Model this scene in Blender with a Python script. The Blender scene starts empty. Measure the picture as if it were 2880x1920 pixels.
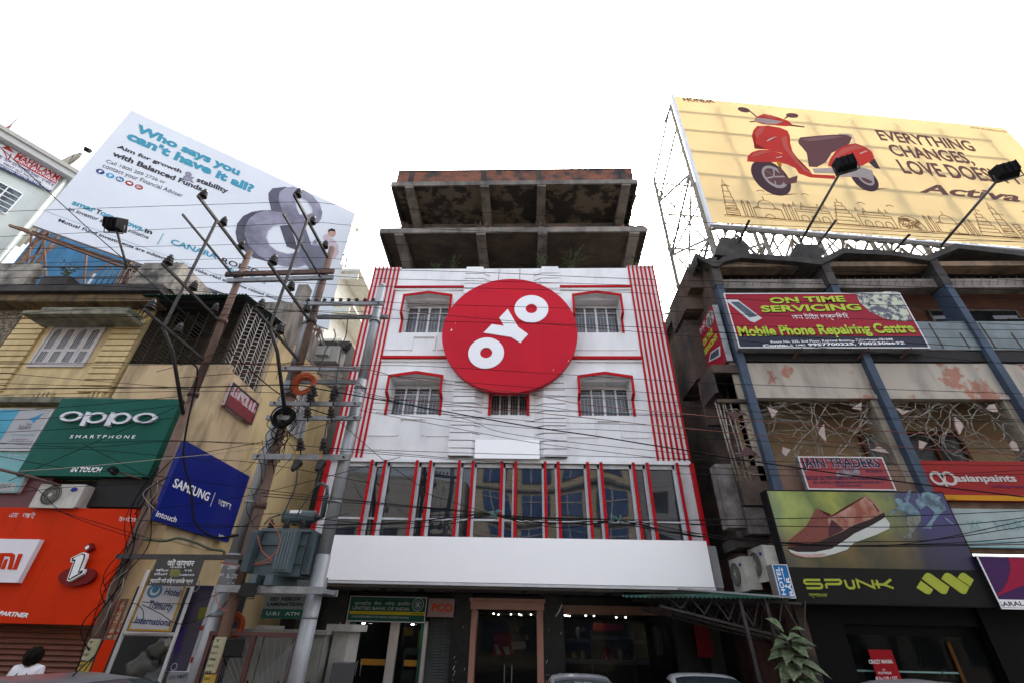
import bpy, bmesh, math, random
from mathutils import Vector as V, Matrix
random.seed(7)
SC = bpy.context.scene
COL = SC.collection
R_ = math.radians

# ------------------------------------------------------------------ camera
H = 2.2
FPX = 1281.6
PIT, ROL, YAW = R_(32.452), R_(1.3425), R_(-2.3725)
CAM = V((0, 0, H))
_f = V((math.sin(YAW)*math.cos(PIT), math.cos(YAW)*math.cos(PIT), math.sin(PIT)))
_r0 = V((math.cos(YAW), -math.sin(YAW), 0))
_u0 = _r0.cross(_f)
CR = math.cos(ROL)*_r0 + math.sin(ROL)*_u0
CU = -math.sin(ROL)*_r0 + math.cos(ROL)*_u0
cd = bpy.data.cameras.new('camera'); cd.sensor_width = 36; cd.lens = FPX/2880*36
cd.clip_end = 2000; cd.clip_start = .05
cam = bpy.data.objects.new('camera', cd); COL.objects.link(cam)
cam.matrix_world = Matrix(((CR.x, CU.x, -_f.x, 0), (CR.y, CU.y, -_f.y, 0), (CR.z, CU.z, -_f.z, H), (0, 0, 0, 1)))
SC.camera = cam

# ------------------------------------------------------------------ sky, sun, exposure
SUN_EL, SUN_AZ = R_(52), R_(24)          # azimuth from +Y towards +X: the sun stands behind the buildings
w = bpy.data.worlds.new('World'); SC.world = w; w.use_nodes = True
nt = w.node_tree; bg = nt.nodes['Background']
sky = nt.nodes.new('ShaderNodeTexSky'); sky.sky_type = 'NISHITA'; sky.sun_disc = False
sky.sun_elevation = SUN_EL; sky.sun_rotation = SUN_AZ
sky.air_density = 1.0; sky.dust_density = 6.0; sky.ozone_density = 1.0; sky.altitude = 50
hs = nt.nodes.new('ShaderNodeHueSaturation'); hs.inputs['Saturation'].default_value = .45
nt.links.new(sky.outputs[0], hs.inputs['Color']); nt.links.new(hs.outputs[0], bg.inputs['Color'])
bg.inputs['Strength'].default_value = .15
sd = bpy.data.lights.new('sun', 'SUN'); sd.energy = 1.0; sd.angle = R_(10); sd.color = (1, .95, .86)
sun = bpy.data.objects.new('sun', sd); COL.objects.link(sun)
_sdir = V((math.sin(SUN_AZ)*math.cos(SUN_EL), math.cos(SUN_AZ)*math.cos(SUN_EL), math.sin(SUN_EL)))
sun.rotation_euler = _sdir.to_track_quat('Z', 'Y').to_euler(); sun.location = (0, 0, 60)
SC.view_settings.view_transform = 'Standard'; SC.view_settings.look = 'None'
SC.view_settings.exposure = 2.22; SC.view_settings.gamma = 1

# ------------------------------------------------------------------ measuring: photo pixel -> point on a real plane
REG = dict(A0=(0,300,720/2016),A1=(500,480,600/1960),A2=(0,720,560/1829),A3=(0,1120,560/1829),A4=(0,1520,480/1882),A5=(440,760,560/1829),
 A6=(400,1180,560/1829),A7=(400,1520,560/2195),B0=(1040,440,800/2352),B1=(920,720,560/1463),B2=(1400,720,580/1516),B3=(900,1260,580/2165),
 B4=(1440,1260,580/2165),B5=(900,1620,580/2352),B6=(1440,1620,580/2352),B7=(1800,240,600/1882),C0=(2300,260,580/1895),C1=(1860,640,540/2016),
 C2=(2340,640,540/2016),C3=(1900,1000,540/2016),C4=(2340,1000,540/2016),C5=(1960,1320,520/2038),C6=(2400,1320,480/1882),C7=(2000,1560,880/2352),
 G=(0,0,2880/2352),D0=(0,560,1440/2352),D1=(1200,560,1680/2352),D2=(0,1100,1440/2352),D3=(1200,1100,1680/2352))
def ray(r, x, y):
    a, b, s = REG[r]; x = a+x*s; y = b+y*s
    return _f + (x-1440)/FPX*CR - (y-960)/FPX*CU
def atY(r, x, y, Y): d = ray(r, x, y); return CAM + d*(Y/d.y)
def atX(r, x, y, X): d = ray(r, x, y); return CAM + d*(X/d.x)
def atZ(r, x, y, Z): d = ray(r, x, y); return CAM + d*((Z-H)/d.z)
def PX(r, *c): return [(r, c[i], c[i+1]) for i in range(0, len(c), 2)]

class Pl:
    """a flat face in the place: origin o, direction u along it, v up; n points out of it"""
    def __init__(s, o, u, v=(0, 0, 1)):
        s.o = V(o); s.u = V(u).normalized(); s.v = V(v).normalized(); s.n = s.u.cross(s.v)
    def uv(s, p):
        d = ray(*p); q = CAM + d*((s.o-CAM).dot(s.n)/d.dot(s.n)) - s.o
        return (q.dot(s.u), q.dot(s.v))
    def w(s, u, v, d=0): return s.o + s.u*u + s.v*v + s.n*d
def front(Y): return Pl((0, Y, 0), (1, 0, 0))
def leftwall(X): return Pl((X, 0, 0), (0, 1, 0))
def rightwall(X): return Pl((X, 0, 0), (0, -1, 0))

# ------------------------------------------------------------------ objects
OFF = {}
def thing(name, label, cat, loc=(0, 0, 0), group=None, kind=None):
    o = bpy.data.objects.new(name, None); COL.objects.link(o); o.location = loc; o.empty_display_size = .3
    o['label'] = label; o['category'] = cat
    if group: o['group'] = group
    OFF[o] = V(loc); return o
class MB:
    def __init__(s): s.v = []; s.f = []; s.sm = False; s.k = 0
    def quad(s, a, b, c, d): n = len(s.v); s.v += [V(a), V(b), V(c), V(d)]; s.f.append((n, n+1, n+2, n+3)); return s
    def hexa(s, p):
        n = len(s.v); s.v += [V(q) for q in p]
        s.f += [tuple(n+i for i in t) for t in ((0,3,2,1),(4,5,6,7),(0,1,5,4),(1,2,6,5),(2,3,7,6),(3,0,4,7))]; return s
    def box(s, x0, x1, y0, y1, z0, z1):
        return s.hexa([(x0,y0,z0),(x1,y0,z0),(x1,y1,z0),(x0,y1,z0),(x0,y0,z1),(x1,y0,z1),(x1,y1,z1),(x0,y1,z1)])
    def pbox(s, pl, u0, u1, v0, v1, d0, d1):
        w = pl.w
        return s.hexa([w(u0,v0,d1),w(u1,v0,d1),w(u1,v0,d0),w(u0,v0,d0),w(u0,v1,d1),w(u1,v1,d1),w(u1,v1,d0),w(u0,v1,d0)])
    def bar(s, a, b, w, h=None, up=(0, 0, 1)):
        a = V(a); b = V(b); h = h or w; t = (b-a).normalized(); up = V(up)
        if abs(t.dot(up)) > .98: up = V((0, 1, 0))
        x = t.cross(up).normalized()*w/2; y = x.cross(t).normalized()*h/2
        return s.hexa([a-x-y, a+x-y, b+x-y, b-x-y, a-x+y, a+x+y, b+x+y, b-x+y])
    def tube(s, pts, r, n=6, r1=None, cap=True):
        pts = [V(p) for p in pts]; s.sm = True; m = len(pts); b = len(s.v); x = None
        for i, p in enumerate(pts):
            t = (pts[min(i+1, m-1)]-pts[max(i-1, 0)]).normalized()
            if x is None: x = t.cross(V((0, 0, 1)) if abs(t.z) < .95 else V((0, 1, 0))).normalized()
            else: x = (x - t*x.dot(t)).normalized()
            y = t.cross(x); rr = r + ((r1 if r1 is not None else r)-r)*i/max(m-1, 1)
            for k in range(n): a = 2*math.pi*k/n; s.v.append(p + (x*math.cos(a)+y*math.sin(a))*rr)
        for i in range(m-1):
            for k in range(n): k2 = (k+1) % n; s.f.append((b+i*n+k, b+i*n+k2, b+(i+1)*n+k2, b+(i+1)*n+k))
        if cap: s.f.append(tuple(b+k for k in range(n))[::-1]); s.f.append(tuple(b+(m-1)*n+k for k in range(n)))
        return s
    def lathe(s, o, axis, prof, n=12):
        o = V(o); t = V(axis).normalized(); x = t.cross(V((0, 0, 1)) if abs(t.z) < .9 else V((1, 0, 0))).normalized(); y = t.cross(x); b = len(s.v); s.sm = True
        for h, r in prof:
            for k in range(n): a = 2*math.pi*k/n; s.v.append(o + t*h + (x*math.cos(a)+y*math.sin(a))*r)
        for i in range(len(prof)-1):
            for k in range(n): k2 = (k+1) % n; s.f.append((b+i*n+k, b+i*n+k2, b+(i+1)*n+k2, b+(i+1)*n+k))
        s.f.append(tuple(b+k for k in range(n))[::-1]); s.f.append(tuple(b+(len(prof)-1)*n+k for k in range(n)))
        return s
    def prism(s, pl, uv, d0, d1):
        A = sum(uv[i][0]*uv[(i+1) % len(uv)][1]-uv[(i+1) % len(uv)][0]*uv[i][1] for i in range(len(uv)))
        if A < 0: uv = uv[::-1]
        b = len(s.v); n = len(uv)
        s.v += [pl.w(u, v, d1) for u, v in uv] + [pl.w(u, v, d0) for u, v in uv]
        s.f.append(tuple(b+i for i in range(n))); s.f.append(tuple(b+n+i for i in range(n))[::-1])
        s.f += [(b+i, b+n+i, b+n+(i+1) % n, b+(i+1) % n) for i in range(n)]
        return s
    def poly(s, pl, px, d0, d1): return s.prism(pl, [pl.uv(p) for p in px], d0, d1)
    def ring(s, pl, c, ro, ri, d0, d1, n=40, sy=1.0):
        b = len(s.v)
        for d in (d1, d0):
            for r in (ro, ri):
                for k in range(n): a = 2*math.pi*k/n; s.v.append(pl.w(c[0]+math.cos(a)*r, c[1]+math.sin(a)*r*sy, d))
        for k in range(n):
            j = (k+1) % n; A, B, C, D = b, b+n, b+2*n, b+3*n
            s.f += [(A+k, A+j, B+j, B+k), (C+k, D+k, D+j, C+j), (A+k, C+k, C+j, A+j), (B+k, B+j, D+j, D+k)]
        return s
    def disc(s, pl, c, r, d0, d1, n=40, sy=1.0): return s.prism(pl, [(c[0]+math.cos(2*math.pi*k/n)*r, c[1]+math.sin(2*math.pi*k/n)*r*sy) for k in range(n)], d0, d1)
    def stroke(s, pl, uvs, wd, d0, d1):
        n = len(uvs); closed = n > 2 and math.dist(uvs[0], uvs[-1]) < 1e-6; d1 += .00015*(s.k % 12); s.k += 1; lf, rt = [], []
        for i, p in enumerate(uvs):
            a = uvs[i-1] if i else (uvs[n-2] if closed else None); b = uvs[i+1] if i < n-1 else (uvs[1] if closed else None)
            t1 = V((p[0]-a[0], p[1]-a[1])).normalized() if a else None; t2 = V((b[0]-p[0], b[1]-p[1])).normalized() if b else None
            t = ((t1 or t2)+(t2 or t1)); t = t.normalized() if t.length > 1e-4 else (t1 or t2)
            q = V((-t.y, t.x)); c = q.dot(V((-(t1 or t2).y, (t1 or t2).x))); h = wd/2/max(c, .5)
            lf.append((p[0]+q.x*h, p[1]+q.y*h)); rt.append((p[0]-q.x*h, p[1]-q.y*h))
        k = len(s.v)
        for l, r in zip(lf, rt): s.v += [pl.w(*l, d1), pl.w(*r, d1), pl.w(*l, d0), pl.w(*r, d0)]
        for i in range(n-1): a = k+4*i; s.f += [(a, a+1, a+5, a+4), (a+2, a+6, a+7, a+3), (a, a+4, a+6, a+2), (a+1, a+3, a+7, a+5)]
        s.f += [(k, k+2, k+3, k+1), (k+4*n-4, k+4*n-3, k+4*n-1, k+4*n-2)]
        return s
    def text(s, pl, t, bl, br, tl, d=.004, bold=.012, shear=0, ext=0, uvin=False, first=True):
        """text on a face: photo pixels of baseline start, baseline end and top of its first letter"""
        a, b, c = (bl, br, tl) if uvin else (pl.uv(bl), pl.uv(br), pl.uv(tl))
        vs, fs, h = glyphs(t, bold, shear, ext)
        x0 = min(p.x for p in vs); x1 = max(p.x for p in vs)
        L = math.hypot(b[0]-a[0], b[1]-a[1]); ux, uy = (b[0]-a[0])/L, (b[1]-a[1])/L
        hh = abs((c[0]-a[0])*-uy + (c[1]-a[1])*ux); k = len(s.v)
        for p in vs:
            X = (p.x-x0)/(x1-x0)*L; Y = p.y/h*hh
            s.v.append(pl.w(a[0]+X*ux-Y*uy, a[1]+X*uy+Y*ux, d+p.z*hh))
        s.f += [tuple(k+i for i in f) for f in fs]; return s
    def boxes(s, name, mat, parent, *bs):
        for b in bs: MB().box(*b).build(name, mat, parent)
    def build(s, name, mat, parent=None, label=None, smooth=None):
        off = OFF[parent] if parent else V((0, 0, 0))
        me = bpy.data.meshes.new(name); me.from_pydata([tuple(p-off) for p in s.v], [], s.f); me.materials.append(mat)
        if s.sm if smooth is None else smooth:
            me.polygons.foreach_set('use_smooth', [len(p.vertices) == 4 for p in me.polygons])
        me.update()
        o = bpy.data.objects.new(name, me); COL.objects.link(o); OFF[o] = off
        if parent: o.parent = parent
        if label: o['label'] = label
        return o
    def solo(s, name, mat, label, cat, group=None):
        """a thing that is a single mesh; its origin goes to the foot of it"""
        xs = [p.x for p in s.v]; ys = [p.y for p in s.v]; zs = [p.z for p in s.v]
        loc = V(((min(xs)+max(xs))/2, (min(ys)+max(ys))/2, min(zs)))
        o = s.build(name, mat); me = o.data; me.transform(Matrix.Translation(-loc)); o.location = loc; OFF[o] = loc
        o['label'] = label; o['category'] = cat
        if group: o['group'] = group
        return o
_G = {}
def glyphs(t, bold, shear, ext):
    key = (t, bold, shear, ext)
    if key in _G: return _G[key]
    def mk(t):
        cu = bpy.data.curves.new('t', 'FONT'); cu.body = t; cu.offset = bold; cu.shear = shear; cu.extrude = ext; cu.resolution_u = 3
        o = bpy.data.objects.new('t', cu); COL.objects.link(o); bpy.context.view_layer.update()
        me = bpy.data.meshes.new_from_object(o.evaluated_get(bpy.context.evaluated_depsgraph_get()))
        r = [v.co.copy() for v in me.vertices], [tuple(p.vertices) for p in me.polygons]
        bpy.data.objects.remove(o); bpy.data.curves.remove(cu); bpy.data.meshes.remove(me); return r
    vs, fs = mk(t); h = max(p.y for p in mk(t.strip()[0])[0]) or .7
    _G[key] = (vs, fs, h); return _G[key]

# ------------------------------------------------------------------ materials
MATS = {}
def M(name, col, rough=.65, col2=None, scale=3.0, lo=.35, hi=.65, metal=0.0, bump=.0, stretch=None, spec=.4, grime=0, coat=0, detail=6, bscale=None):
    """surface: base colour, a second colour showing in patches, optional dirt streaks and relief"""
    if name in MATS: return MATS[name]
    m = bpy.data.materials.new(name); m.use_nodes = True; nt = m.node_tree; p = nt.nodes['Principled BSDF']
    N = nt.nodes.new; Lk = nt.links.new
    tc = N('ShaderNodeTexCoord'); geo = N('ShaderNodeNewGeometry')
    mp = N('ShaderNodeMapping'); mp.inputs['Scale'].default_value = stretch or (1, 1, 1); Lk(geo.outputs['Position'], mp.inputs['Vector'])
    no = N('ShaderNodeTexNoise'); no.inputs['Scale'].default_value = scale; no.inputs['Detail'].default_value = detail; no.inputs['Roughness'].default_value = .65
    Lk(mp.outputs[0], no.inputs['Vector'])
    cr = N('ShaderNodeValToRGB'); c2 = col2 or tuple(c*.82 for c in col)
    cr.color_ramp.elements[0].position = lo; cr.color_ramp.elements[1].position = hi
    cr.color_ramp.elements[0].color = (*c2, 1); cr.color_ramp.elements[1].color = (*col, 1)
    Lk(no.outputs[0], cr.inputs[0]); out = cr.outputs[0]
    if grime:
        mp2 = N('ShaderNodeMapping'); mp2.inputs['Scale'].default_value = (1.6, 1.6, .42); Lk(geo.outputs['Position'], mp2.inputs['Vector'])
        n2 = N('ShaderNodeTexNoise'); n2.inputs['Scale'].default_value = 1.2; n2.inputs['Detail'].default_value = 5; n2.inputs['Roughness'].default_value = .62; Lk(mp2.outputs[0], n2.inputs['Vector'])
        r2 = N('ShaderNodeValToRGB'); r2.color_ramp.elements[0].position = .46; r2.color_ramp.elements[1].position = .72
        Lk(n2.outputs[0], r2.inputs[0]); mx = N('ShaderNodeMixRGB'); mx.blend_type = 'MULTIPLY'; mx.inputs['Color2'].default_value = (1-grime, 1-grime, 1-grime*.95, 1)
        Lk(r2.outputs[0], mx.inputs['Fac']); Lk(out, mx.inputs['Color1']); out = mx.outputs[0]
    Lk(out, p.inputs['Base Color'])
    p.inputs['Roughness'].default_value = rough; p.inputs['Metallic'].default_value = metal; p.inputs['Specular IOR Level'].default_value = spec
    if coat: p.inputs['Coat Weight'].default_value = coat; p.inputs['Coat Roughness'].default_value = .08
    if bump:
        n3 = N('ShaderNodeTexNoise'); n3.inputs['Scale'].default_value = bscale or scale*6; n3.inputs['Detail'].default_value = 5; Lk(geo.outputs['Position'], n3.inputs['Vector'])
        b = N('ShaderNodeBump'); b.inputs['Strength'].default_value = bump; b.inputs['Distance'].default_value = .02; Lk(n3.outputs[0], b.inputs['Height']); Lk(b.outputs[0], p.inputs['Normal'])
    MATS[name] = m; return m
def S(r, g, b, k=1.0):
    f = lambda c: (c/255/12.92 if c <= 10 else ((c/255+.055)/1.055)**2.4)*k
    return (f(r), f(g), f(b))
def paint(name, c, rough=.5, v=.9, coat=0, spec=.09): return M(name, c, rough, tuple(x*v for x in c), 2.5, coat=coat, spec=spec)
def cloth(name, c, tr=.5):
    """printed flex sheet: light comes through it"""
    m = bpy.data.materials.new(name); m.use_nodes = True; nt = m.node_tree; nt.nodes.clear(); N = nt.nodes.new; Lk = nt.links.new
    o = N('ShaderNodeOutputMaterial'); d = N('ShaderNodeBsdfDiffuse'); t = N('ShaderNodeBsdfTranslucent'); mx = N('ShaderNodeMixShader'); mx.inputs[0].default_value = tr
    geo = N('ShaderNodeNewGeometry'); no = N('ShaderNodeTexNoise'); no.inputs['Scale'].default_value = .5; Lk(geo.outputs['Position'], no.inputs['Vector'])
    cr = N('ShaderNodeValToRGB'); cr.color_ramp.elements[0].color = (*[x*.9 for x in c], 1); cr.color_ramp.elements[1].color = (*c, 1); Lk(no.outputs[0], cr.inputs[0])
    Lk(cr.outputs[0], d.inputs[0]); Lk(cr.outputs[0], t.inputs[0]); Lk(d.outputs[0], mx.inputs[1]); Lk(t.outputs[0], mx.inputs[2]); Lk(mx.outputs[0], o.inputs[0])
    return m
def lamp_mat(name, c, e):
    m = bpy.data.materials.new(name); m.use_nodes = True; p = m.node_tree.nodes['Principled BSDF']
    p.inputs['Base Color'].default_value = (*c, 1); p.inputs['Emission Color'].default_value = (*c, 1); p.inputs['Emission Strength'].default_value = e; return m
def glass_mat(name, col, rough=.03, wave=.12, wscale=.9, spec=.5, alpha_t=0.0):
    m = bpy.data.materials.new(name); m.use_nodes = True; nt = m.node_tree; p = nt.nodes['Principled BSDF']; N = nt.nodes.new
    p.inputs['Base Color'].default_value = (*col, 1); p.inputs['Roughness'].default_value = rough; p.inputs['Specular IOR Level'].default_value = spec
    geo = N('ShaderNodeNewGeometry'); no = N('ShaderNodeTexNoise'); no.inputs['Scale'].default_value = wscale; no.inputs['Detail'].default_value = 0
    nt.links.new(geo.outputs['Position'], no.inputs['Vector']); b = N('ShaderNodeBump'); b.inputs['Strength'].default_value = wave; b.inputs['Distance'].default_value = .06
    nt.links.new(no.outputs[0], b.inputs['Height']); nt.links.new(b.outputs[0], p.inputs['Normal'])
    if alpha_t:
        o = [n for n in nt.nodes if n.type == 'OUTPUT_MATERIAL'][0]; t = N('ShaderNodeBsdfTransparent'); t.inputs[0].default_value = (.8, .82, .82, 1); mx = N('ShaderNodeMixShader'); mx.inputs[0].default_value = alpha_t
        nt.links.new(p.outputs[0], mx.inputs[1]); nt.links.new(t.outputs[0], mx.inputs[2]); nt.links.new(mx.outputs[0], o.inputs[0])
    return m
WHITE = M('white_wall_paint', (.78, .78, .78), .65, (.70, .70, .70), .8, bump=.05, bscale=30, grime=.13)
RED = paint('red_paint', (.45, .009, .013), .5, spec=.08)
ALU = M('painted_aluminium', (.62, .63, .64), .4, metal=.0)
GALV = M('galvanised_steel', (.27, .28, .29), .55, (.17, .175, .18), 5, metal=.45, grime=.2)
RUST = M('rusty_steel', (.12, .06, .04), .75, (.05, .03, .025), 4, bump=.25)
DARKSTEEL = M('dark_steel', (.035, .03, .028), .6, (.02, .018, .017), 6)
BLACK = M('flat_black', (.012, .011, .011), .8)
BLKPLASTIC = paint('black_plastic', (.012, .012, .013), .75, spec=.07)
WIRE = paint('black_cable', (.012, .012, .013), .9, spec=.03)
WTXT = paint('white_lettering', (.78, .78, .78), .45, .97)
CONC = M('weathered_concrete', (.24, .215, .185), .85, (.085, .075, .065), .9, .3, .6, bump=.3, grime=.55, bscale=12)
DCONC = M('blackened_concrete', (.06, .053, .047), .9, (.016, .0145, .0135), 1.2, .35, .62, bump=.4, bscale=10)
YELLOW = M('old_yellow_wash', (.6, .46, .235), .8, (.52, .39, .19), .8, bump=.12, grime=.5, bscale=25)
GLASSY = glass_mat('dark_window_glass', (.02, .024, .028))
# ------------------------------------------------------------------ ground
def structure(o, name=None): o['kind'] = 'structure'; return o
gm = M('dusty_earth', (.1, .09, .075), .95, (.07, .062, .052), .6, bump=.3)
structure(MB().box(-400, 400, -400, 400, -.3, 0).build('ground', gm))
structure(MB().box(-120, 120, -3.2, 6.9, 0, .006).build('road', M('asphalt', (.06, .058, .056), .9, (.04, .04, .04), 2, bump=.3, bscale=60)))
structure(MB().box(-120, 120, 7.1, 15.2, 0, .14).build('pavement', M('paving', (.11, .1, .09), .9, (.075, .07, .065), 1.5, bump=.2)))
structure(MB().box(-120, 120, 6.9, 7.095, 0, .15).build('kerb', M('kerb_stone', (.3, .29, .27), .85, bump=.2)))
structure(MB().box(-120, 120, -7.8, -3.2, 0, .14).build('far_pavement', MATS['paving']))
# the other side of the street, behind the photographer; it shows in window reflections, and its height is raised to shade the street
bt = thing('office_building', 'beige office block with blue glass windows across the street, seen only in reflections', 'building', (2, -9, 0))
bb = M('beige_cladding', (.5, .43, .3), .7)
MB().box(-4.2, 8.5, -22, -9, 0, 17.5).build('wall', bb, bt)
bw = glass_mat('blue_window_glass', (.03, .08, .22), .1)
for i in range(4):
    for k in range(6):
        x = -3.4+i*3.0; MB().box(x, x+2.0, -8.99, -8.9, 1+k*3.0, 2.9+k*3.0).build('window', bw, bt)
        MB().box(x+.62, x+.68, -8.9, -8.87, 1+k*3.0, 2.9+k*3.0).build('window_bar', ALU, bt); MB().box(x, x+2.0, -8.865, -8.84, 2.2+k*3.0, 2.26+k*3.0).build('window_bar', ALU, bt)
        if i == 0: MB().box(-4.25, 8.55, -8.98, -8.8, 3.25+k*3.0, 3.45+k*3.0).build('floor_band', CONC, bt)
for x0, x1, h, c in ((-30, -16, 12, (.3, .27, .25)), (-15.7, -5, 13, (.35, .33, .3)), (9, 22, 14, (.3, .3, .32)), (22.5, 40, 12.5, (.34, .3, .26))):
    b = thing('street_building', ['grey shop block', 'pale shop block', 'tall grey shop block', 'brown flats block'][[12, 13, 14, 12.5].index(h)]+' across the street behind the photographer', 'building', ((x0+x1)/2, -9, 0))
    MB().box(x0, x1, -20, -9, 0, h).build('wall', M('far_wall_%d' % int(h*10), c, .8), b)
    for i in range(int((x1-x0)/3)):
        for k in range(int(h/3.3)): MB().box(x0+1+i*3, x0+2.4+i*3, -8.99, -8.93, 1+k*3.1, 2.6+k*3.1).build('window', GLASSY, b)

# ------------------------------------------------------------------ white hotel building
hb = thing('hotel_building', 'white hotel front with red vertical stripes under two bare unfinished concrete storeys', 'building', (-.6, 14, 0))
XL, XR = -6.27, 5.02
WN = [(-4.72, -2.96, 8.24, 9.5, 1), (1.74, 3.46, 8.24, 9.5, 1), (-4.72, -2.96, 11.5, 12.98, 1), (1.74, 3.46, 11.5, 12.98, 1), (-1.3, .03, 8.24, 9.5, 0)]
# wall with openings
xs = sorted({XL, XR, *[a for w_ in WN for a in w_[:2]]}); zs = sorted({6.68, 14.6, *[a for w_ in WN for a in w_[2:4]]})
m = MB()
for i in range(len(xs)-1):
    run = None
    for j in range(len(zs)-1):
        cx, cz = (xs[i]+xs[i+1])/2, (zs[j]+zs[j+1])/2
        hole = any(a < cx < b and c < cz < d for a, b, c, d, _ in WN)
        if not hole:
            if run is None: run = zs[j]
        if (hole or j == len(zs)-2) and run is not None:
            m.box(xs[i], xs[i+1], 14, 14.45, run, zs[j] if hole else zs[j+1]); run = None
m.box(XL, XR, 14.45, 20, 6.3, 6.68).box(XL, XL+.3, 14.46, 24, 0, 13.4).box(XR-.3, XR, 14.46, 24, 0, 13.4).box(XL+.3, XR-.3, 24, 24.3, 0, 13.4)
m.box(XL+.02, XR-.02, 13.94, 13.998, 6.62, 6.72)
m.box(XL-.02, XL+1.1, 13.97, 14.2, 14.6, 14.66).box(XR-1.05, XR+.01, 13.97, 14.2, 14.6, 14.7)
m.build('wall', WHITE, hb)
MB().box(XL+.3, XR-.3, 14.5, 24, 13.0, 13.3).build('roof', CONC, hb)
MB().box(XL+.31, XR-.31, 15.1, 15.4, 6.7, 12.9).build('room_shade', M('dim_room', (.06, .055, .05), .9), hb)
cur = M('window_glass', (.05, .06, .075), .08, (.09, .085, .08), 3, spec=.6)
gr = paint('white_window_frame', (.62, .6, .6), .5)
cord = paint('grille_paint', (.42, .42, .43), .5)
for (a, b, c, d, hood) in WN:
    f = MB(); yw = 14.3; t = .055
    top = d-.1
    f.box(a, b, yw, yw+.07, c+.0, c+t).box(a, b, yw, yw+.07, top-t, top).box(a, b, yw+.08, yw+.14, top-.0, d)
    n = 4
    for k in range(n+1):
        x = a+.03+(b-a-.06)*k/n; wd = .085 if k == 2 else .055
        f.box(x-wd/2, x+wd/2, yw-.01, yw+.075, c+.002, top-.002)
    for k in range(n):
        x0 = a+.03+(b-a-.06)*k/n; x1 = a+.03+(b-a-.06)*(k+1)/n
        f.box(x0, x1, yw+.02, yw+.05, top-.30, top-.265)
    fr = f.build('window', gr, hb)
    MB().box(a, b, yw+.052, yw+.058, c, top).build('pane', cur, fr)
    g = MB()
    for k in range(n):
        x0 = a+.06+(b-a-.06)*k/n; x1 = a+(b-a-.06)*(k+1)/n
        for j in (1, 2): g.bar((x0+(x1-x0)*j/3, yw-.03, c+.05), (x0+(x1-x0)*j/3, yw-.03, c+(top-c)*(.62 if j == 1 else .84)), .009)
        for zz in (.2, .62, .84): g.bar((x0, yw-.03, c+(top-c)*zz), (x1, yw-.03, c+(top-c)*zz), .009)
    g.build('grille', cord, fr)
    if hood:
        x0, x1, xm = a, b, (a+b)/2; zk = c+.63; zt = d-.02; zp = zt+.15; yf = 13.7; dz = zt-zk
        hm = MB(); yz = Pl((0, 0, 0), (0, -1, 0))
        for x in (x0-.07, x1): hm.hexa([(x, yf, zk+.1), (x+.07, yf, zk+.1), (x+.07, 13.999, zk), (x, 13.999, zk), (x, yf, zt), (x+.07, yf, zt), (x+.07, 13.999, zt), (x, 13.999, zt)])
        fp = front(13.999)
        hm.prism(fp, [(x0-.07, zt+.002), (xm, zp), (x1+.07, zt+.002), (x1+.07, zt+.07), (xm, zp+.07), (x0-.07, zt+.07)], 0, 13.999-yf)
        ho = hm.build('window_hood', WHITE, hb)
        rm = MB(); fp = front(yf); e = .085
        rm.prism(fp, [(x0-.075, zt-.02), (xm, zp-.02), (x1+.075, zt-.02), (x1+.075, zt+.08), (xm, zp+.085), (x0-.075, zt+.08)], .003, .03)
        for x, s in ((x0-.075, 1), (x1+.075, -1)):
            rm.box(min(x, x+s*e), max(x, x+s*e), yf-.03, yf-.003, zk+.1, zt-.021)
            rm.hexa([(min(x, x+s*e), yf-.03, zk+.02), (max(x, x+s*e), yf-.03, zk+.02), (max(x, x+s*e), 13.975, zk-.1), (min(x, x+s*e), 13.975, zk-.1), (min(x, x+s*e), yf-.03, zk+.1), (max(x, x+s*e), yf-.03, zk+.1), (max(x, x+s*e), 13.997, zk-.02), (min(x, x+s*e), 13.997, zk-.02)])
            rm.box(min(x, x+s*e), max(x, x+s*e), 13.96, 13.996, c-.02, zk-.03)
        rm.build('red_border', RED, ho)
    else:
        rm = MB()
        for x in (a-.02, b-.07): rm.box(x, x+.09, 13.93, 13.997, c-.02, 9.35)
        rm.build('red_border', RED, hb)
for z, i in ((9.62, 0), (9.62, 1), (13.02, 2)):
    a, b = WN[i][:2]; MB().lathe(((a+b)/2, 14.02, z-.16-.14*(i < 2)), (0, 0, 1), [(0, .012), (.02, .03), (.05, .034), (.08, .02), (.14, .012)], 8).build('light_bulb', paint('old_bulb', (.4, .36, .28), .2), hb)
# ribbed pilasters
for sgn, x0, x1, x2 in ((1, -2.5, -1.78, -1.5), (-1, 1.23, .52, .2)):
    pm = MB(); z = 6.8; top = Pl((0, 14, 0), (1, 0, 0), (0, -1, 0))
    while z < 14.4:
        z1 = min(z+.212, 14.66)
        pts = [(x0, 13.999), (x0, 13.8), (x1, 13.8), (x2, 13.999)]
        if sgn < 0: pts = pts[::-1]
        n = len(pm.v)
        pm.v += [V((p[0], p[1], z)) for p in pts] + [V((p[0], p[1], z1)) for p in pts]
        pm.f += [(n, n+3, n+2, n+1), (n+4, n+5, n+6, n+7)] + [(n+i, n+(i+1) % 4, n+4+(i+1) % 4, n+4+i) for i in range(4)]
        z += .255
    pm.v += []; pm.box(min(x0, x1)+.02, max(x0, x1)-.02, 13.885, 13.998, 6.8, 14.6)
    pm.build('ribbed_pilaster', WHITE, hb)
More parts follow.
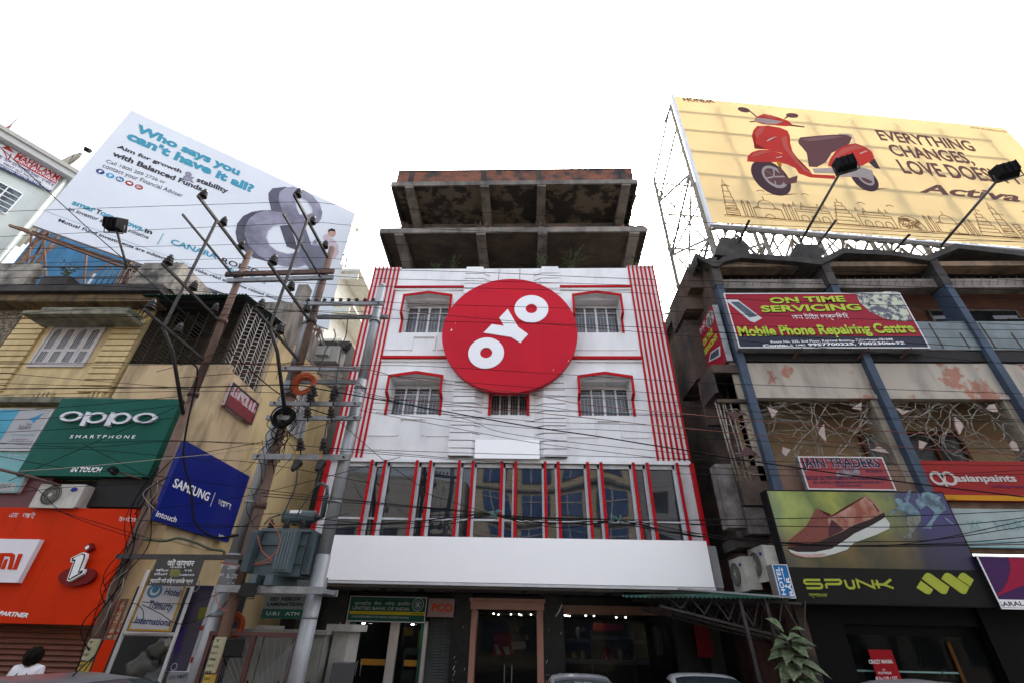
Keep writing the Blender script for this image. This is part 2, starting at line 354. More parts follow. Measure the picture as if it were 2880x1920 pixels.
# stripes
for k in range(7):
    for base in (-6.275, 4.0):
        x = base+k*.1615; MB().box(x, x+.064, 13.955, 13.999, 6.76, 14.68+.03*(base > 0)).build('red_stripe', RED, hb)
rb = MB().box(-5.24, -2.51, 13.86, 13.999, 10.33, 10.43).box(1.24, 3.99, 13.86, 13.999, 10.33, 10.43).box(-1.49, .19, 13.86, 13.999, 10.33, 10.43).build('red_band', RED, hb)
MB().box(-5.27, -2.51, 13.88, 13.999, 13.54, 13.63).build('red_band', RED, hb)
MB().box(1.24, 3.99, 13.88, 13.999, 13.54, 13.63).build('red_band', RED, hb)
led = []
for a, b, z in ((-5.24, -2.51, 10.24), (1.24, 3.99, 10.24), (-5.27, -2.51, 13.46), (1.24, 3.99, 13.46)): led.append((a, b, 13.93, 13.999, z, z+.08))
for x0, x1, z0, z1 in ((-4.27, -3.37, 10.72, 11.34), (-4.26, -3.38, 7.5, 8.12), (2.2, 3.05, 7.5, 8.1)):
    MB().box(x0, x0+.06, 13.955, 13.999, z0, z1).box(x1-.06, x1, 13.955, 13.999, z0, z1).box(x0+.06, x1-.06, 13.95, 13.999, z1-.07, z1).build('plaster_panel', WHITE, hb)
for a, b, z in ((-5.2, -4.3, 10.74), (-3.3, -2.51, 10.74), (1.3, 3.9, 10.74), (-5.2, -4.3, 7.48), (-3.3, -2.51, 7.48), (1.3, 2.2, 7.48), (3.1, 3.9, 7.48)): led.append((a, b, 13.975, 13.999, z, z+.035))
MB().boxes('plaster_moulding', WHITE, hb, *led)
# glass band
gp = MB(); gp.box(-5.68, 4.52, 14.12, 14.13, 4.3, 6.62)
gl = gp.build('band_glass', glass_mat('band_window_glass', (.022, .026, .032), .02, .5, .55, .6), hb)
al = MB().box(-5.68, 4.52, 14.08, 14.118, 4.93, 4.985).box(-5.7, 4.55, 14.07, 14.118, 4.3, 4.42).box(-6.2, -5.67, 14.0, 14.2, 4.2, 6.62).box(4.5, 5.0, 14.0, 14.2, 4.2, 6.62).box(-5.65, 4.5, 14.05, 14.118, 6.5, 6.62)
al.build('band_frame', ALU, hb)
FX = [-4.84, -4.43, -3.43, -3.01, -2.11, -1.69, -.79, -.37, .53, .93, 1.83, 2.24, 3.22, 3.64, 4.54]
sil = paint('silver_mullion', (.6, .61, .63), .35)
for x in FX:
    s = 1 if x < -.7 else -1
    fo = MB().box(x-.035, x+.035, 13.86, 14.1, 4.25, 6.64).box(*(sorted((x+s*.037, x+s*.1))), 14.05, 14.117, 4.3, 6.62).build('fin', sil, hb)
    MB().box(x-.045, x+.045, 13.83, 13.858, 4.25, 6.645).build('red_strip', RED, fo)
MB().box(-6.29, -6.2, 13.83, 14.15, 4.2, 6.64).build('red_stripe', RED, hb)
MB().box(4.95, 5.04, 13.83, 14.15, 4.2, 6.64).build('red_stripe', RED, hb)
MB().box(XL, XR, 13.35, 14.3, 3.25, 4.24).build('canopy', M('grey_canopy', (.3, .3, .31), .6), hb)
sf = MB().box(-5.9, 5.0, 13.35, 15.2, 3.12, 3.24)
sf.build('soffit', M('soffit_panel', (.12, .11, .1), .6), hb)
sj = MB()
for k in range(17): sj.box(-5.4+k*.63, -5.39+k*.63, 13.36, 15.19, 3.112, 3.119)
sj.build('soffit_joint', BLACK, hb)
for x, y in ((-3.9, 13.9), (-3, 14.5), (-.1, 13.9), (2.2, 14.2), (-4.6, 14.6), (-2.9, 14.0)):
    MB().lathe((x, y, 3.118), (0, 0, -1), [(0, .09), (.015, .09), (.02, .07)], 14).build('downlight', BLKPLASTIC, hb)
# bare storeys
BRICK = bpy.data.materials.new('sooty_brick'); BRICK.use_nodes = True
_nt = BRICK.node_tree; _p = _nt.nodes['Principled BSDF']; _g = _nt.nodes.new('ShaderNodeNewGeometry'); _s = _nt.nodes.new('ShaderNodeSeparateXYZ'); _c = _nt.nodes.new('ShaderNodeCombineXYZ')
_a = _nt.nodes.new('ShaderNodeMath'); _a.operation = 'ADD'
_b = _nt.nodes.new('ShaderNodeTexBrick'); _b.inputs['Scale'].default_value = 1; _b.inputs['Brick Width'].default_value = .22; _b.inputs['Row Height'].default_value = .075; _b.inputs['Mortar Size'].default_value = .012
_b.inputs['Color1'].default_value = (.34, .11, .055, 1); _b.inputs['Color2'].default_value = (.2, .07, .04, 1); _b.inputs['Mortar'].default_value = (.03, .026, .023, 1); _b.inputs['Bias'].default_value = -.2
_n = _nt.nodes.new('ShaderNodeTexNoise'); _n.inputs['Scale'].default_value = 1.6; _n.inputs['Detail'].default_value = 7; _r = _nt.nodes.new('ShaderNodeValToRGB'); _r.color_ramp.elements[0].position = .44; _r.color_ramp.elements[1].position = .64
_m = _nt.nodes.new('ShaderNodeMixRGB'); _m.inputs['Color2'].default_value = (.035, .03, .028, 1)
_l = _nt.links.new
_l(_g.outputs['Position'], _s.inputs[0]); _l(_s.outputs[0], _a.inputs[0]); _l(_s.outputs[1], _a.inputs[1]); _l(_a.outputs[0], _c.inputs[0]); _l(_s.outputs[2], _c.inputs[1]); _l(_c.outputs[0], _b.inputs['Vector'])
_l(_g.outputs['Position'], _n.inputs['Vector']); _l(_n.outputs[0], _r.inputs[0]); _l(_r.outputs[0], _m.inputs[0]); _l(_b.outputs[0], _m.inputs[1]); _l(_m.outputs[0], _p.inputs['Base Color']); _p.inputs['Roughness'].default_value = .9
PEEL = M('peeling_soffit', (.135, .108, .078), .9, (.026, .023, .02), 1.3, .47, .55, bump=.3, detail=10)
SOOT = M('brown_soffit', (.095, .07, .05), .9, (.042, .033, .026), 1.1, bump=.3)
CX = [-5.55, -2.02, .62, 4.5]
for (z0, z1, sm, nm) in ((16.6, 16.83, SOOT, 'lower'), (19.68, 19.9, PEEL, 'upper')):
    MB().box(-6.38, 5.02, 13.98, 20, z0, z1).build('floor_slab', sm, hb)
    lip = MB().box(-6.42, 5.06, 13.9, 13.977, z0-.03, z1+.02)
    lip.build('slab_edge', CONC, hb, 'uneven concrete slab edge')
    for x in CX:
        MB().hexa([(x-.2, 13.92, z0-.16), (x+.2, 13.92, z0-.16), (x+.2, 16.3, z0-.5), (x-.2, 16.3, z0-.5), (x-.2, 13.92, z0-.003), (x+.2, 13.92, z0-.003), (x+.2, 16.3, z0-.003), (x-.2, 16.3, z0-.003)]).build('beam', CONC, hb)
        MB().box(x-.2, x+.2, 16.302, 16.7, 13.3 if nm == 'lower' else 16.83, z0-.004).build('column', CONC, hb)
        MB().box(x-.15, x+.15, 16.72, 20, z0-.42, z0-.004).build('beam', CONC, hb)
        MB().box(x-.2, x+.2, 19.5, 19.9, 13.3 if nm == 'lower' else 16.83, z0-.43).build('column', CONC, hb)
    for a, b in ((-6.3, -5.76), (-5.34, -2.23), (-1.81, .41), (.83, 4.29), (4.71, 4.98)):
        MB().box(a, b, 16.33, 16.68, z0-.48, z0-.005).build('beam', SOOT if nm == 'lower' else CONC, hb)
    for x in (-6.36, 4.98):
        MB().hexa([(x-.05, 13.97, z0-.1), (x+.05, 13.97, z0-.1), (x+.05, 16.3, z0-.33), (x-.05, 16.3, z0-.33), (x-.05, 13.97, z0-.004), (x+.05, 13.97, z0-.004), (x+.05, 20, z0-.004), (x-.05, 20, z0-.004)]).build('edge_beam', DCONC, hb)
MB().box(-6.2, 4.9, 20.05, 20.3, 13.3, 16.58).build('back_wall', SOOT, hb)
m = MB().box(-6.24, 4.9, 14.0, 14.25, 19.92, 20.78).box(-6.24, -6.0, 14.26, 18, 19.92, 20.7).box(4.66, 4.9, 14.26, 18, 19.92, 20.7)
br = m.build('brick_parapet', BRICK, hb)
for x in (-5.57, -2.1, .5, 4.42): MB().box(x-.11, x+.11, 13.965, 13.998, 19.92, 20.76).build('pier', DCONC, br)
MB().box(-6.24, 4.9, 13.97, 14.26, 20.785, 20.83).build('coping', DCONC, br)
rub = MB(); rr = random.Random(3)
for i in range(60):
    x = rr.uniform(-2.3, 1.9) if i < 45 else rr.uniform(4.0, 5.0); s = rr.uniform(.05, .11); h = rr.uniform(.03, .09)*(1.6 if i >= 45 else 1)
    rub.box(x, x+s*2, 13.93, 14.06, 16.855, 16.855+h)
rub.build('broken_brick_edge', BRICK, hb)
for x in (-2.05, .55, -5.5):
    m = MB()
    for k in range(6): a = rr.uniform(-.15, .15); b = rr.uniform(-.18, .18); m.tube([(x+a, 14.1+abs(a), 16.85), (x+a+b*.3, 14.1, 17.1), (x+a+b, 14.08, 17.3+rr.uniform(0, .15))], .012, 5)
    m.build('bent_rebar', RUST, hb)
# ------------------------------------------------------------------ hotel ground floor (parts of the hotel)
MARB = M('dark_green_marble', (.018, .021, .019), .4, (.009, .011, .01), 4, spec=.2)
def marble(x0, x1, y0=14.9, z1=3.11):
    o = MB().box(x0, x1, y0, 15.4, 0, z1).build('shop_pillar', MARB, hb); return o
for x0, x1 in ((-6.2, -5.16), (-2.1, -1.58), (.44, 1.0), (4.0, 4.94)): marble(x0, x1)
marble(4.7, 5.06, 14.4, 3.11); marble(-6.32, -5.95, 14.4, 3.11)  # added dark pillars covering the pale wall ends where the alleys are dark
MB().box(-6.2, 4.9, 15.42, 15.5, 2.66, 3.11).build('shop_fascia', MARB, hb)
rr = random.Random(5); fp = front(14.9); sw_ = paint('scratch_white', (.5, .5, .48), .7)
for i in range(16):
    x = rr.choice([rr.uniform(-2.05, -1.62), rr.uniform(.48, .95)]); z = rr.uniform(1.0, 2.5); a = rr.uniform(.8, 2.2); L = rr.uniform(.02, .1)
    MB().stroke(fp, [(x, z), (x+math.cos(a)*L, z+math.sin(a)*L)], rr.uniform(.006, .016), 0, .003).build('scratch', sw_, hb)
MB().poly(fp, PX('B6', 570, 305, 575, 335, 545, 400, 500, 460, 490, 455, 525, 400), 0, .004).build('scratch', sw_, hb)
PINK = M('pink_stone', (.42, .21, .15), .5, (.36, .18, .13), 3)
jm = MB().box(-1.57, -1.42, 14.8, 15.2, 0, 2.72).box(.26, .43, 14.8, 15.2, 0, 2.72).box(-1.6, .46, 14.72, 15.2, 2.72, 2.9).box(-1.63, .49, 14.66, 15.2, 2.903, 2.99)
jm.build('pink_door_surround', PINK, hb)
MB().box(1.0, 4.0, 14.85, 15.3, 2.66, 2.87).build('pink_lintel', M('brown_stone', (.19, .085, .05), .5), hb)
CLG = glass_mat('shop_front_glass', (.01, .012, .012), .03, .03, 1.5, .16, .72)
MB().box(-1.41, .25, 15.1, 15.11, 0, 2.7).build('shop_glass', CLG, hb)
MB().box(1.0, 4.0, 15.1, 15.11, 0, 2.65).build('shop_glass', CLG, hb)
dk = M('shop_interior', (.055, .045, .04), .8)
MB().box(-1.8, 4.4, 18.5, 18.6, 0, 3.1).box(-1.8, 4.4, 15.2, 18.5, .142, .16).box(-1.8, 4.4, 15.42, 18.5, 2.655, 2.75).box(-1.9, -1.8, 15.3, 18.6, 0, 3.1).box(4.4, 4.5, 15.3, 18.6, 0, 3.1).build('shop_room', dk, hb)
spot = lamp_mat('spot_lamp', (1, .93, .8), 16)
for x, y in ((-1.0, 15.6), (-.5, 15.9), (-.25, 15.6), (-.9, 16.4), (-.2, 16.3), (.1, 15.7), (1.1, 15.7), (1.16, 15.9), (1.22, 16.1), (1.28, 16.3), (1.7, 15.6), (1.95, 15.7), (2.75, 16.6), (3.0, 16.4)):
    MB().box(x-.018, x+.018, y-.018, y+.018, 2.63, 2.652).build('spot_lamp', spot, hb)
# things in the shop windows
def solo_box(name, label, cat, x0, x1, y0, y1, z0, z1, mat, group=None):
    return MB().box(x0, x1, y0, y1, z0, z1).solo(name, mat, label, cat, group)
rd = paint('red_print', (.33, .015, .02), .5); yl = paint('yellow_print', (.55, .33, .06), .5); cr_ = paint('cream_print', (.5, .46, .36), .6)
gpr = front(15.5)
t = thing('red_poster', 'red poster with pale lozenge pictures hanging inside the glass door', 'poster', (-.7, 15.5, 1.3))
MB().poly(gpr, PX('B5', 1985, 635, 2185, 640, 2190, 740, 2320, 760, 2160, 905, 1970, 905), 0, .02).build('panel', rd, t)
m = MB()
for px in (('B5', 1985, 770, 2030, 775, 2065, 880, 2020, 890), ('B5', 2080, 800, 2150, 795, 2170, 880, 2120, 895), ('B5', 2180, 745, 2340, 735, 2350, 820, 2200, 830)): m.poly(gpr, PX(*px), .022, .03)
m.build('picture', cr_, t)
t = thing('yellow_poster', 'small yellow and black poster behind the glass of the pink doorway', 'poster', (-.3, 15.5, 1.8))
MB().poly(gpr, PX('B5', 2245, 600, 2350, 600, 2345, 660, 2260, 655), 0, .02).poly(gpr, PX('B6', 55, 600, 160, 605, 190, 720, 165, 720, 145, 650, 60, 650), 0, .02).build('panel', yl, t)
solo_box('red_banner', 'red header board over the shelves behind the wide shop window', 'board', 1.95, 2.8, 15.9, 15.95, 2.28, 2.46, rd)
t = thing('display_shelf', 'grey display shelves across the wide shop window', 'shelf', (2.2, 15.6, .16))
sh = paint('grey_shelf', (.2, .2, .21), .5)
for x0, x1, z in ((1.05, 1.8, 1.98), (1.82, 3.0, 2.06), (3.02, 3.4, 1.98), (1.05, 3.35, 1.5)): MB().box(x0, x1, 15.4, 15.8, z, z+.09).build('shelf_board', sh, t)
for x in (1.06, 1.81, 3.01, 3.38): MB().box(x-.015, x+.015, 15.6, 15.63, .16, 2.3).build('post', sh, t)
for i, (x, z, c, h) in enumerate(((1.45, 2.08, 'white', .28), (1.62, 2.08, 'dark', .26), (1.3, 1.6, 'cream', .16), (1.55, 1.6, 'cream', .2), (1.75, 1.6, 'dark', .24), (2.2, 1.6, 'red', .3), (2.4, 1.6, 'red', .32), (2.6, 1.6, 'white', .26), (2.85, 1.6, 'dark', .24))):
    cm = {'white': cr_, 'dark': M('dark_goods', (.05, .05, .07), .6), 'cream': M('cream_goods', (.45, .36, .2), .6), 'red': rd}[c]
    MB().lathe((x, 15.6, z), (0, 0, 1), [(0, .045), (h*.55, .07), (h*.8, .06), (h, .022)], 8).solo('shop_goods', cm, {'white': 'white garment form', 'dark': 'dark garment form', 'cream': 'cream bag', 'red': 'red garment form'}[c]+' on a grey shelf in the wide shop window', 'goods', 'goods on the shop window shelves')
t = thing('pull_handle', 'pair of long steel pull handles on the glass door', 'door handle', (-.55, 15.05, .9)); t['category'] = 'door handle'
for x in (-.62, -.42): MB().tube([(x, 15.04, .8), (x, 15.04, 1.45)], .014, 8).build('bar', GALV, t)
# bank doorway
wf = paint('white_door_frame', (.42, .38, .35), .5); gf = paint('green_edge', (.015, .07, .045), .5)
f = MB().box(-3.84, -3.6, 14.95, 15.1, 0, 2.36).box(-5.12, -5.0, 14.9, 15.1, 0, 2.36).box(-2.88, -2.78, 14.9, 15.1, 0, 2.4)
f.build('bank_door_frame', wf, hb)
MB().box(-4.995, -4.86, 14.92, 15.1, 0, 2.35).box(-2.97, -2.885, 14.92, 15.1, 0, 2.35).build('green_jamb', gf, hb)
MB().box(-4.85, -3.85, 15.05, 15.06, 0, 2.36).box(-3.59, -2.98, 15.05, 15.06, 0, 2.36).build('bank_glass', CLG, hb)
MB().box(-5.2, -2.7, 16.9, 17, 0, 3).box(-5.3, -5.2, 15.3, 17, 0, 3).box(-2.72, -2.65, 15.3, 17, 0, 3).box(-5.2, -2.7, 15.2, 17, 2.45, 2.5).build('bank_room', M('bank_interior', (.04, .04, .035), .8), hb)
MB().boxes('yellow_glass_band', paint('ochre_band', (.3, .14, .02), .5), hb, (-4.55, -3.87, 15.03, 15.047, 1.36, 1.5), (-3.35, -3.0, 15.03, 15.047, 1.36, 1.5))
t = thing('door_handle', 'bent steel handle on the bank glass door', 'door handle', (-4.5, 15, 1.1))
for x in (-4.62, -4.5): MB().tube([(x, 15.04, 1.12), (x, 14.98, 1.14), (x, 14.98, 1.42), (x, 15.04, 1.44)], .013, 6).build('bar', GALV, t)
t = thing('cash_machine', 'grey cash machine seen through the bank glass', 'cash machine', (-3.25, 15.6, .16))
MB().box(-3.5, -3.05, 15.5, 16.1, .16, 1.75).build('body', paint('machine_grey', (.2, .2, .2), .5), t)
MB().box(-3.44, -3.11, 15.485, 15.498, 1.25, 1.6).build('screen', BLKPLASTIC, t); MB().box(-3.44, -3.11, 15.45, 15.498, 1.05, 1.12).build('keypad', GALV, t)
solo_box('wall_poster', 'orange and yellow poster inside the bank beside the cash machine', 'poster', -3.1, -2.98, 15.3, 15.32, 1.75, 2.2, yl)
solo_box('notice_board', 'yellow notice on the bank back wall above the cash machine', 'notice', -3.56, -3.28, 15.4, 15.42, 2.05, 2.25, yl)
# shutter under the PCO sign
m = MB(); z = .15
while z < 2.52: m.hexa([(-2.76, 15.0, z), (-2.12, 15.0, z), (-2.12, 15.1, z), (-2.76, 15.1, z), (-2.76, 15.04, z+.055), (-2.12, 15.04, z+.055), (-2.12, 15.1, z+.055), (-2.76, 15.1, z+.055)]); z += .065
m.build('roller_shutter', M('grey_green_shutter', (.075, .085, .08), .55), hb)
# ------------------------------------------------------------------ signs
FR = {}
def signbox(name, label, cat, pl, u0, u1, v0, v1, dep, face, side=None, edge=0, edgemat=None, group=None):
    c = pl.w((u0+u1)/2, v0, 0); t = thing(name, label, cat, c, group)
    MB().pbox(pl, u0, u1, v0, v1, -dep, 0).build('box' if side else 'panel', side or face, t)
    if side: MB().pbox(pl, u0+.004, u1-.004, v0+.004, v1-.004, .001, .006).build('panel', face, t)
    if edge:
        e = edge; MB().pbox(pl, u0-.002, u1+.002, v0-.002, v0+e, .002, .02).pbox(pl, u0-.002, u1+.002, v1-e, v1+.002, .002, .02).pbox(pl, u0-.002, u0+e, v0+e, v1-e, .002, .02).pbox(pl, u1-e, u1+.002, v0+e, v1-e, .002, .02).build('frame', edgemat or ALU, t)
    return t
def lines(t, pl, mat, rows, name='lettering', d=.009):
    for r in rows: MB().text(pl, r[0], r[1], r[2], r[3], d=d, **(r[4] if len(r) > 4 else {})).build(name, mat, t)
def pt(r, x, y): return (r, x, y)
BLANK = paint('blank_white_sheet', (.97, .97, .97), .5, .998)
pl = front(13.2)
t = signbox('signboard', 'large blank white signboard running along the hotel front above the shops', 'signboard', pl, -5.28, 4.74, 3.25, 4.34, .14, BLANK, ALU)
MB().pbox(pl, -5.2, 4.76, 3.18, 3.247, -.16, -.01).build('bottom_rail', ALU, t)
pl = front(13.78)
t = signbox('signboard', 'small blank white signboard under the round red sign', 'signboard', pl, -1.66, .37, 6.7, 7.31, .2, BLANK, ALU)
# round sign
pl = front(13.5); c = (-.655, 11.22)
t = thing('round_sign', 'huge round red sign with three slanting white letters on the hotel front', 'sign', pl.w(c[0], c[1]-2.4))
RSIGN = M('red_acrylic', (.53, .012, .026), .45, (.45, .011, .026), .6, spec=.1)
MB().disc(pl, c, 2.41, -.22, 0, 96).build('disc', RSIGN, t)
m = MB()
for px_c, px_r in ((pt('B1', 1169, 712), None), (pt('B2', 247, 391), None)):
    u = pl.uv(px_c); m.ring(pl, u, .62, .21, .003, .03, 48)
m.poly(pl, [pt('B1', 1150, 567), pt('B1', 1210, 505), pt('B1', 1300, 517), pt('B1', 1266, 457), pt('B1', 1327, 393), pt('B2', 150, 525), pt('B2', 222, 577), pt('B2', 167, 641), pt('B2', 97, 598)], .003, .03)
m.build('letter', paint('white_acrylic', (.8, .8, .82), .35, .98), t)
for q in (('B1', 908, 545, 915, 535, 920, 545, 912, 552), ('B2', 515, 770, 522, 764, 524, 770), ('B2', 405, 830, 412, 836, 408, 840), ('B1', 940, 495, 945, 493, 944, 499)): MB().poly(pl, PX(*q), .001, .004).build('chip', WTXT, t)
for x in (-1.86, .55): MB().pbox(pl, x, x+.006, 9.2, 13.2, .0005, .002).build('seam', paint('seam_red', (.3, .01, .02), .5), t)
for x in (-1.15, -.32): MB().tube([(x, 13.6, 13.5), (x, 13.9, 14.6)], .012, 5).build('tie_wire', DARKSTEEL, t)
# bank sign
pl = front(14.8); G_ = paint('bank_green', (.015, .085, .06), .45)
t = signbox('bank_sign', 'green lightbox sign of a bank with a yellow band above the glass doors', 'sign', pl, -5.07, -2.86, 2.36, 2.98, .25, G_, BLKPLASTIC, .022, paint('sign_trim', (.5, .5, .5), .4))
MB().poly(pl, PX('B5', 345, 390, 1200, 405, 1195, 443, 340, 425), .007, .012).build('yellow_band', paint('bank_yellow', (.5, .4, .02), .5), t)
lt = paint('bank_letters', (.42, .45, .44), .5)
lines(t, pl, lt, [('UNITED BANK OF INDIA', pt('B5', 372, 372), pt('B5', 1020, 388), pt('B5', 375, 337)), ('A GOVERNMENT OF INDIA UNDERTAKING', pt('B5', 357, 463), pt('B5', 1012, 480), pt('B5', 360, 441))])
lines(t, pl, lt, [('यूनाइटेड  बैंक  ऑफ़  इंडिया', pt('B5', 390, 318), pt('B5', 1028, 328), pt('B5', 390, 290))])
lines(t, pl, paint('faded_letters', (.1, .15, .13), .5), [('ইউনাইটেড  বেঙ্ক  অফ  ইণ্ডিয়া', pt('B5', 380, 270), pt('B5', 1040, 278), pt('B5', 380, 246))])
lines(t, pl, paint('black_lettering', (.015, .015, .02), .5), [('24 HRS ATM', pt('B5', 1048, 432), pt('B5', 1172, 438), pt('B5', 1048, 412))], d=.014)
m = MB(); u = pl.uv(pt('B5', 1118, 318)); m.ring(pl, u, .165, .145, .007, .012, 32).ring(pl, u, .1, .088, .007, .012, 28)
for a in range(5): m.stroke(pl, [(u[0]+(a-2)*.028, u[1]-.06), (u[0]+(a-2)*.01, u[1]), (u[0]+(a-2)*.034, u[1]+.06)], .014, .007, .012)
m.build('emblem', lt, t)
for x in (-4.55, -3.18):
    o = thing('sign_lamp', 'small lit lamp under the green bank sign, '+('nearer the grey pole' if x < -4 else 'nearer the shutter'), 'lamp', (x, 14.75, 2.3), 'lamps under the bank sign')
    MB().lathe((x, 14.75, 2.355), (0, 0, -1), [(0, .05), (.03, .05)], 12).build('housing', BLKPLASTIC, o); MB().lathe((x, 14.75, 2.324), (0, 0, -1), [(0, .045), (.015, .035)], 12).build('bulb', lamp_mat('white_lamp', (1, .97, .92), 14), o)
t = signbox('phone_sign', 'faded pinkish sign with three orange letters beside the bank sign', 'sign', pl, -2.81, -2.07, 2.51, 2.96, .12, M('faded_pink', (.33, .22, .2), .6), None)
lines(t, pl, paint('orange_letters', (.6, .06, .02), .5), [('PCO', pt('B5', 1272, 388), pt('B5', 1508, 398), pt('B5', 1272, 305), dict(bold=.035))])
# garden lamp beside the bank door
p = atY('B5', 175, 830, 13.6); x = p.x
t = thing('garden_lamp', 'slim lamp post with a conical lantern in front of the dark pillar', 'lamp post', (x, 13.6, .14))
MB().tube([(x, 13.6, .14), (x, 13.6, 1.95)], .035, 8).build('post', GALV, t)
MB().lathe((x, 13.6, 1.95), (0, 0, 1), [(0, .035), (.05, .06), (.17, .105)], 10).build('lantern', paint('milky_glass', (.32, .31, .28), .3), t)
MB().lathe((x, 13.6, 2.125), (0, 0, 1), [(0, .13), (.04, .12), (.09, .05), (.12, .05), (.16, .015), (.2, .01)], 10).build('lantern_cap', GALV, t)
# ------------------------------------------------------------------ vegetation helper
def leafy(name, label, cat, foot, n, hgt, spread, leaf, mats, seed, droop=.3, group=None, width=.45):
    rr = random.Random(seed); foot = V(foot); t = thing(name, label, cat, foot, group); st = MB(); lf = [MB() for _ in mats]
    for i in range(max(3, n//7)):
        a = rr.uniform(0, 6.28); r = spread*rr.uniform(.2, 1); h = hgt*rr.uniform(.5, 1)
        pts = [foot + V((math.cos(a)*r*k*k, math.sin(a)*r*k*k*.6, h*k - droop*h*k*k*.5)) for k in (0, .35, .7, 1)]
        st.tube(pts, leaf*.06, 5, leaf*.03)
        for j in range(7):
            k = rr.uniform(.35, 1); p = foot + V((math.cos(a)*r*k*k, math.sin(a)*r*k*k*.6, h*k-droop*h*k*k*.5))
            d = V((rr.uniform(-1, 1), rr.uniform(-1, .7), rr.uniform(-.4, .8))).normalized(); L = leaf*rr.uniform(.6, 1.15)
            s = d.cross(V((rr.uniform(-.3, .3), rr.uniform(-.3, .3), 1))).normalized()*L*width/2; q = lf[rr.randrange(len(mats))]; up = s.cross(d).normalized()*L*.12
            b = len(q.v); q.v += [p, p+d*L*.35+s+up, p+d*L*.8+s*.6, p+d*L, p+d*L*.8-s*.6, p+d*L*.35-s+up, p+d*L*.5]
            q.f += [(b, b+6, b+1), (b+1, b+6, b+2), (b+2, b+6, b+3), (b+3, b+6, b+4), (b+4, b+6, b+5), (b+5, b+6, b)]
    st.build('stem', M('plant_stem', (.08, .07, .03), .8), t)
    for q, mt in zip(lf, mats):
        if q.v: q.build('foliage', mt, t, smooth=True)
    return t
LG = [M('leaf_green', (.07, .115, .035), .6, (.045, .08, .025), 6), M('leaf_dark', (.035, .065, .022), .6, (.025, .045, .016), 6)]
for i, (r, x, y, h, n, s, lf, lb) in enumerate((('B0', 690, 930, .95, 60, .6, .16, 'bushy green weed on the hotel roof edge'), ('B0', 560, 935, .8, 30, .6, .13, 'straggly weed growing on the hotel roof beside a bushier one'),
     ('B0', 1420, 925, 1.3, 40, .55, .17, 'palm like weed by the concrete column above the round sign'), ('B0', 1650, 930, 1.5, 90, .75, .14, 'largest dark weed clump on the hotel roof'), ('B0', 2170, 905, .8, 60, .35, .11, 'weed clump against the sky at the roof corner by the red stripes'))):
    p = atY(r, x, y, 14.6); leafy('roof_weed', lb, 'plant', (p.x, 14.3, 14.55), n, h+.25, s, lf, LG, 20+i, .2, 'weeds on the hotel roof')
for r, x, y, k in (('B0', 105, 930, 0), ('B1', 410, 92, 0), ('B2', 1145, 75, 1)):
    p = atY(r, x, y, 14.05); leafy('roof_weed', 'thin dry sprig on the stripes beside the alley' if k else 'thin dry sprig on the stripes nearer the grey poles' if r != 'B1' else 'tiny dry sprig on the parapet by the grey pole', 'plant', (p.x, 14.08, 14.66), 14, .3, .2, .06, LG, 31+k, .1, 'weeds on the hotel roof')
p = atY('B5', 130, 1180, 13.4); leafy('potted_plant', 'dark bushy plant at the foot of the slim lamp post', 'plant', (p.x, 13.4, .14), 110, 1.15, .45, .17, LG, 44, .3)
# ------------------------------------------------------------------ yellow building
yb = thing('yellow_building', 'stained yellow plaster building with a shuttered window and a grilled corner balcony', 'building', (-12, 10, 0))
XC = -7.63
m = MB().box(-24, -10.45, 10, 18, 4.2, 10.0).box(-24, -7.75, 10.3, 16.3, 3.6, 4.2)
m.box(-10.45, XC, 11.55, 16.3, 4.2, 10.9)
m.build('wall', YELLOW, yb)
MB().box(-12, -7.66, 16.32, 27, 0, 12.6).build('rear_block', M('alley_shade_dark', (.05, .045, .04), .9), yb)  # near-black colour stands in for shade on the far side wall
MB().box(5.0, 6.02, 21, 21.4, 0, 13).build('alley_blocker', M('alley_shade_dark', (.05, .045, .04), .9), hb)  # added wall closing off the sunlit view, coloured dark as alley shade
MB().box(-7.65, -6.3, 22, 22.4, 0, 12.2).build('alley_blocker', M('alley_shade_dark', (.05, .045, .04), .9), yb)  # added dark wall hiding the bright gap beside the hotel
MB().box(-24, -7.64, 10.02, 16.3, 0, 3.7).build('lower_wall', M('cream_wash', (.5, .37, .19), .8, (.4, .3, .16), 1, bump=.1, grime=.3), yb)
# weathered top of the side wall
m = MB().box(-10.3, XC+.02, 11.5, 16.3, 10.0, 10.95); m.box(-10.5, XC-.04, 11.56, 18, 10.96, 11.05)
m.hexa([(XC-.3, 11.45, 9.9), (XC+.03, 11.45, 9.9), (XC+.03, 12.4, 9.6), (XC-.3, 12.4, 9.6), (XC-.3, 11.45, 10.9), (XC+.03, 11.45, 10.9), (XC+.03, 12.4, 11.0), (XC-.3, 12.4, 11.0)])
m.build('side_parapet', M('rain_streaked_plaster', (.26, .23, .19), .9, (.07, .062, .052), 1.3, .34, .6, bump=.2, stretch=(3, 3, .6)), yb)
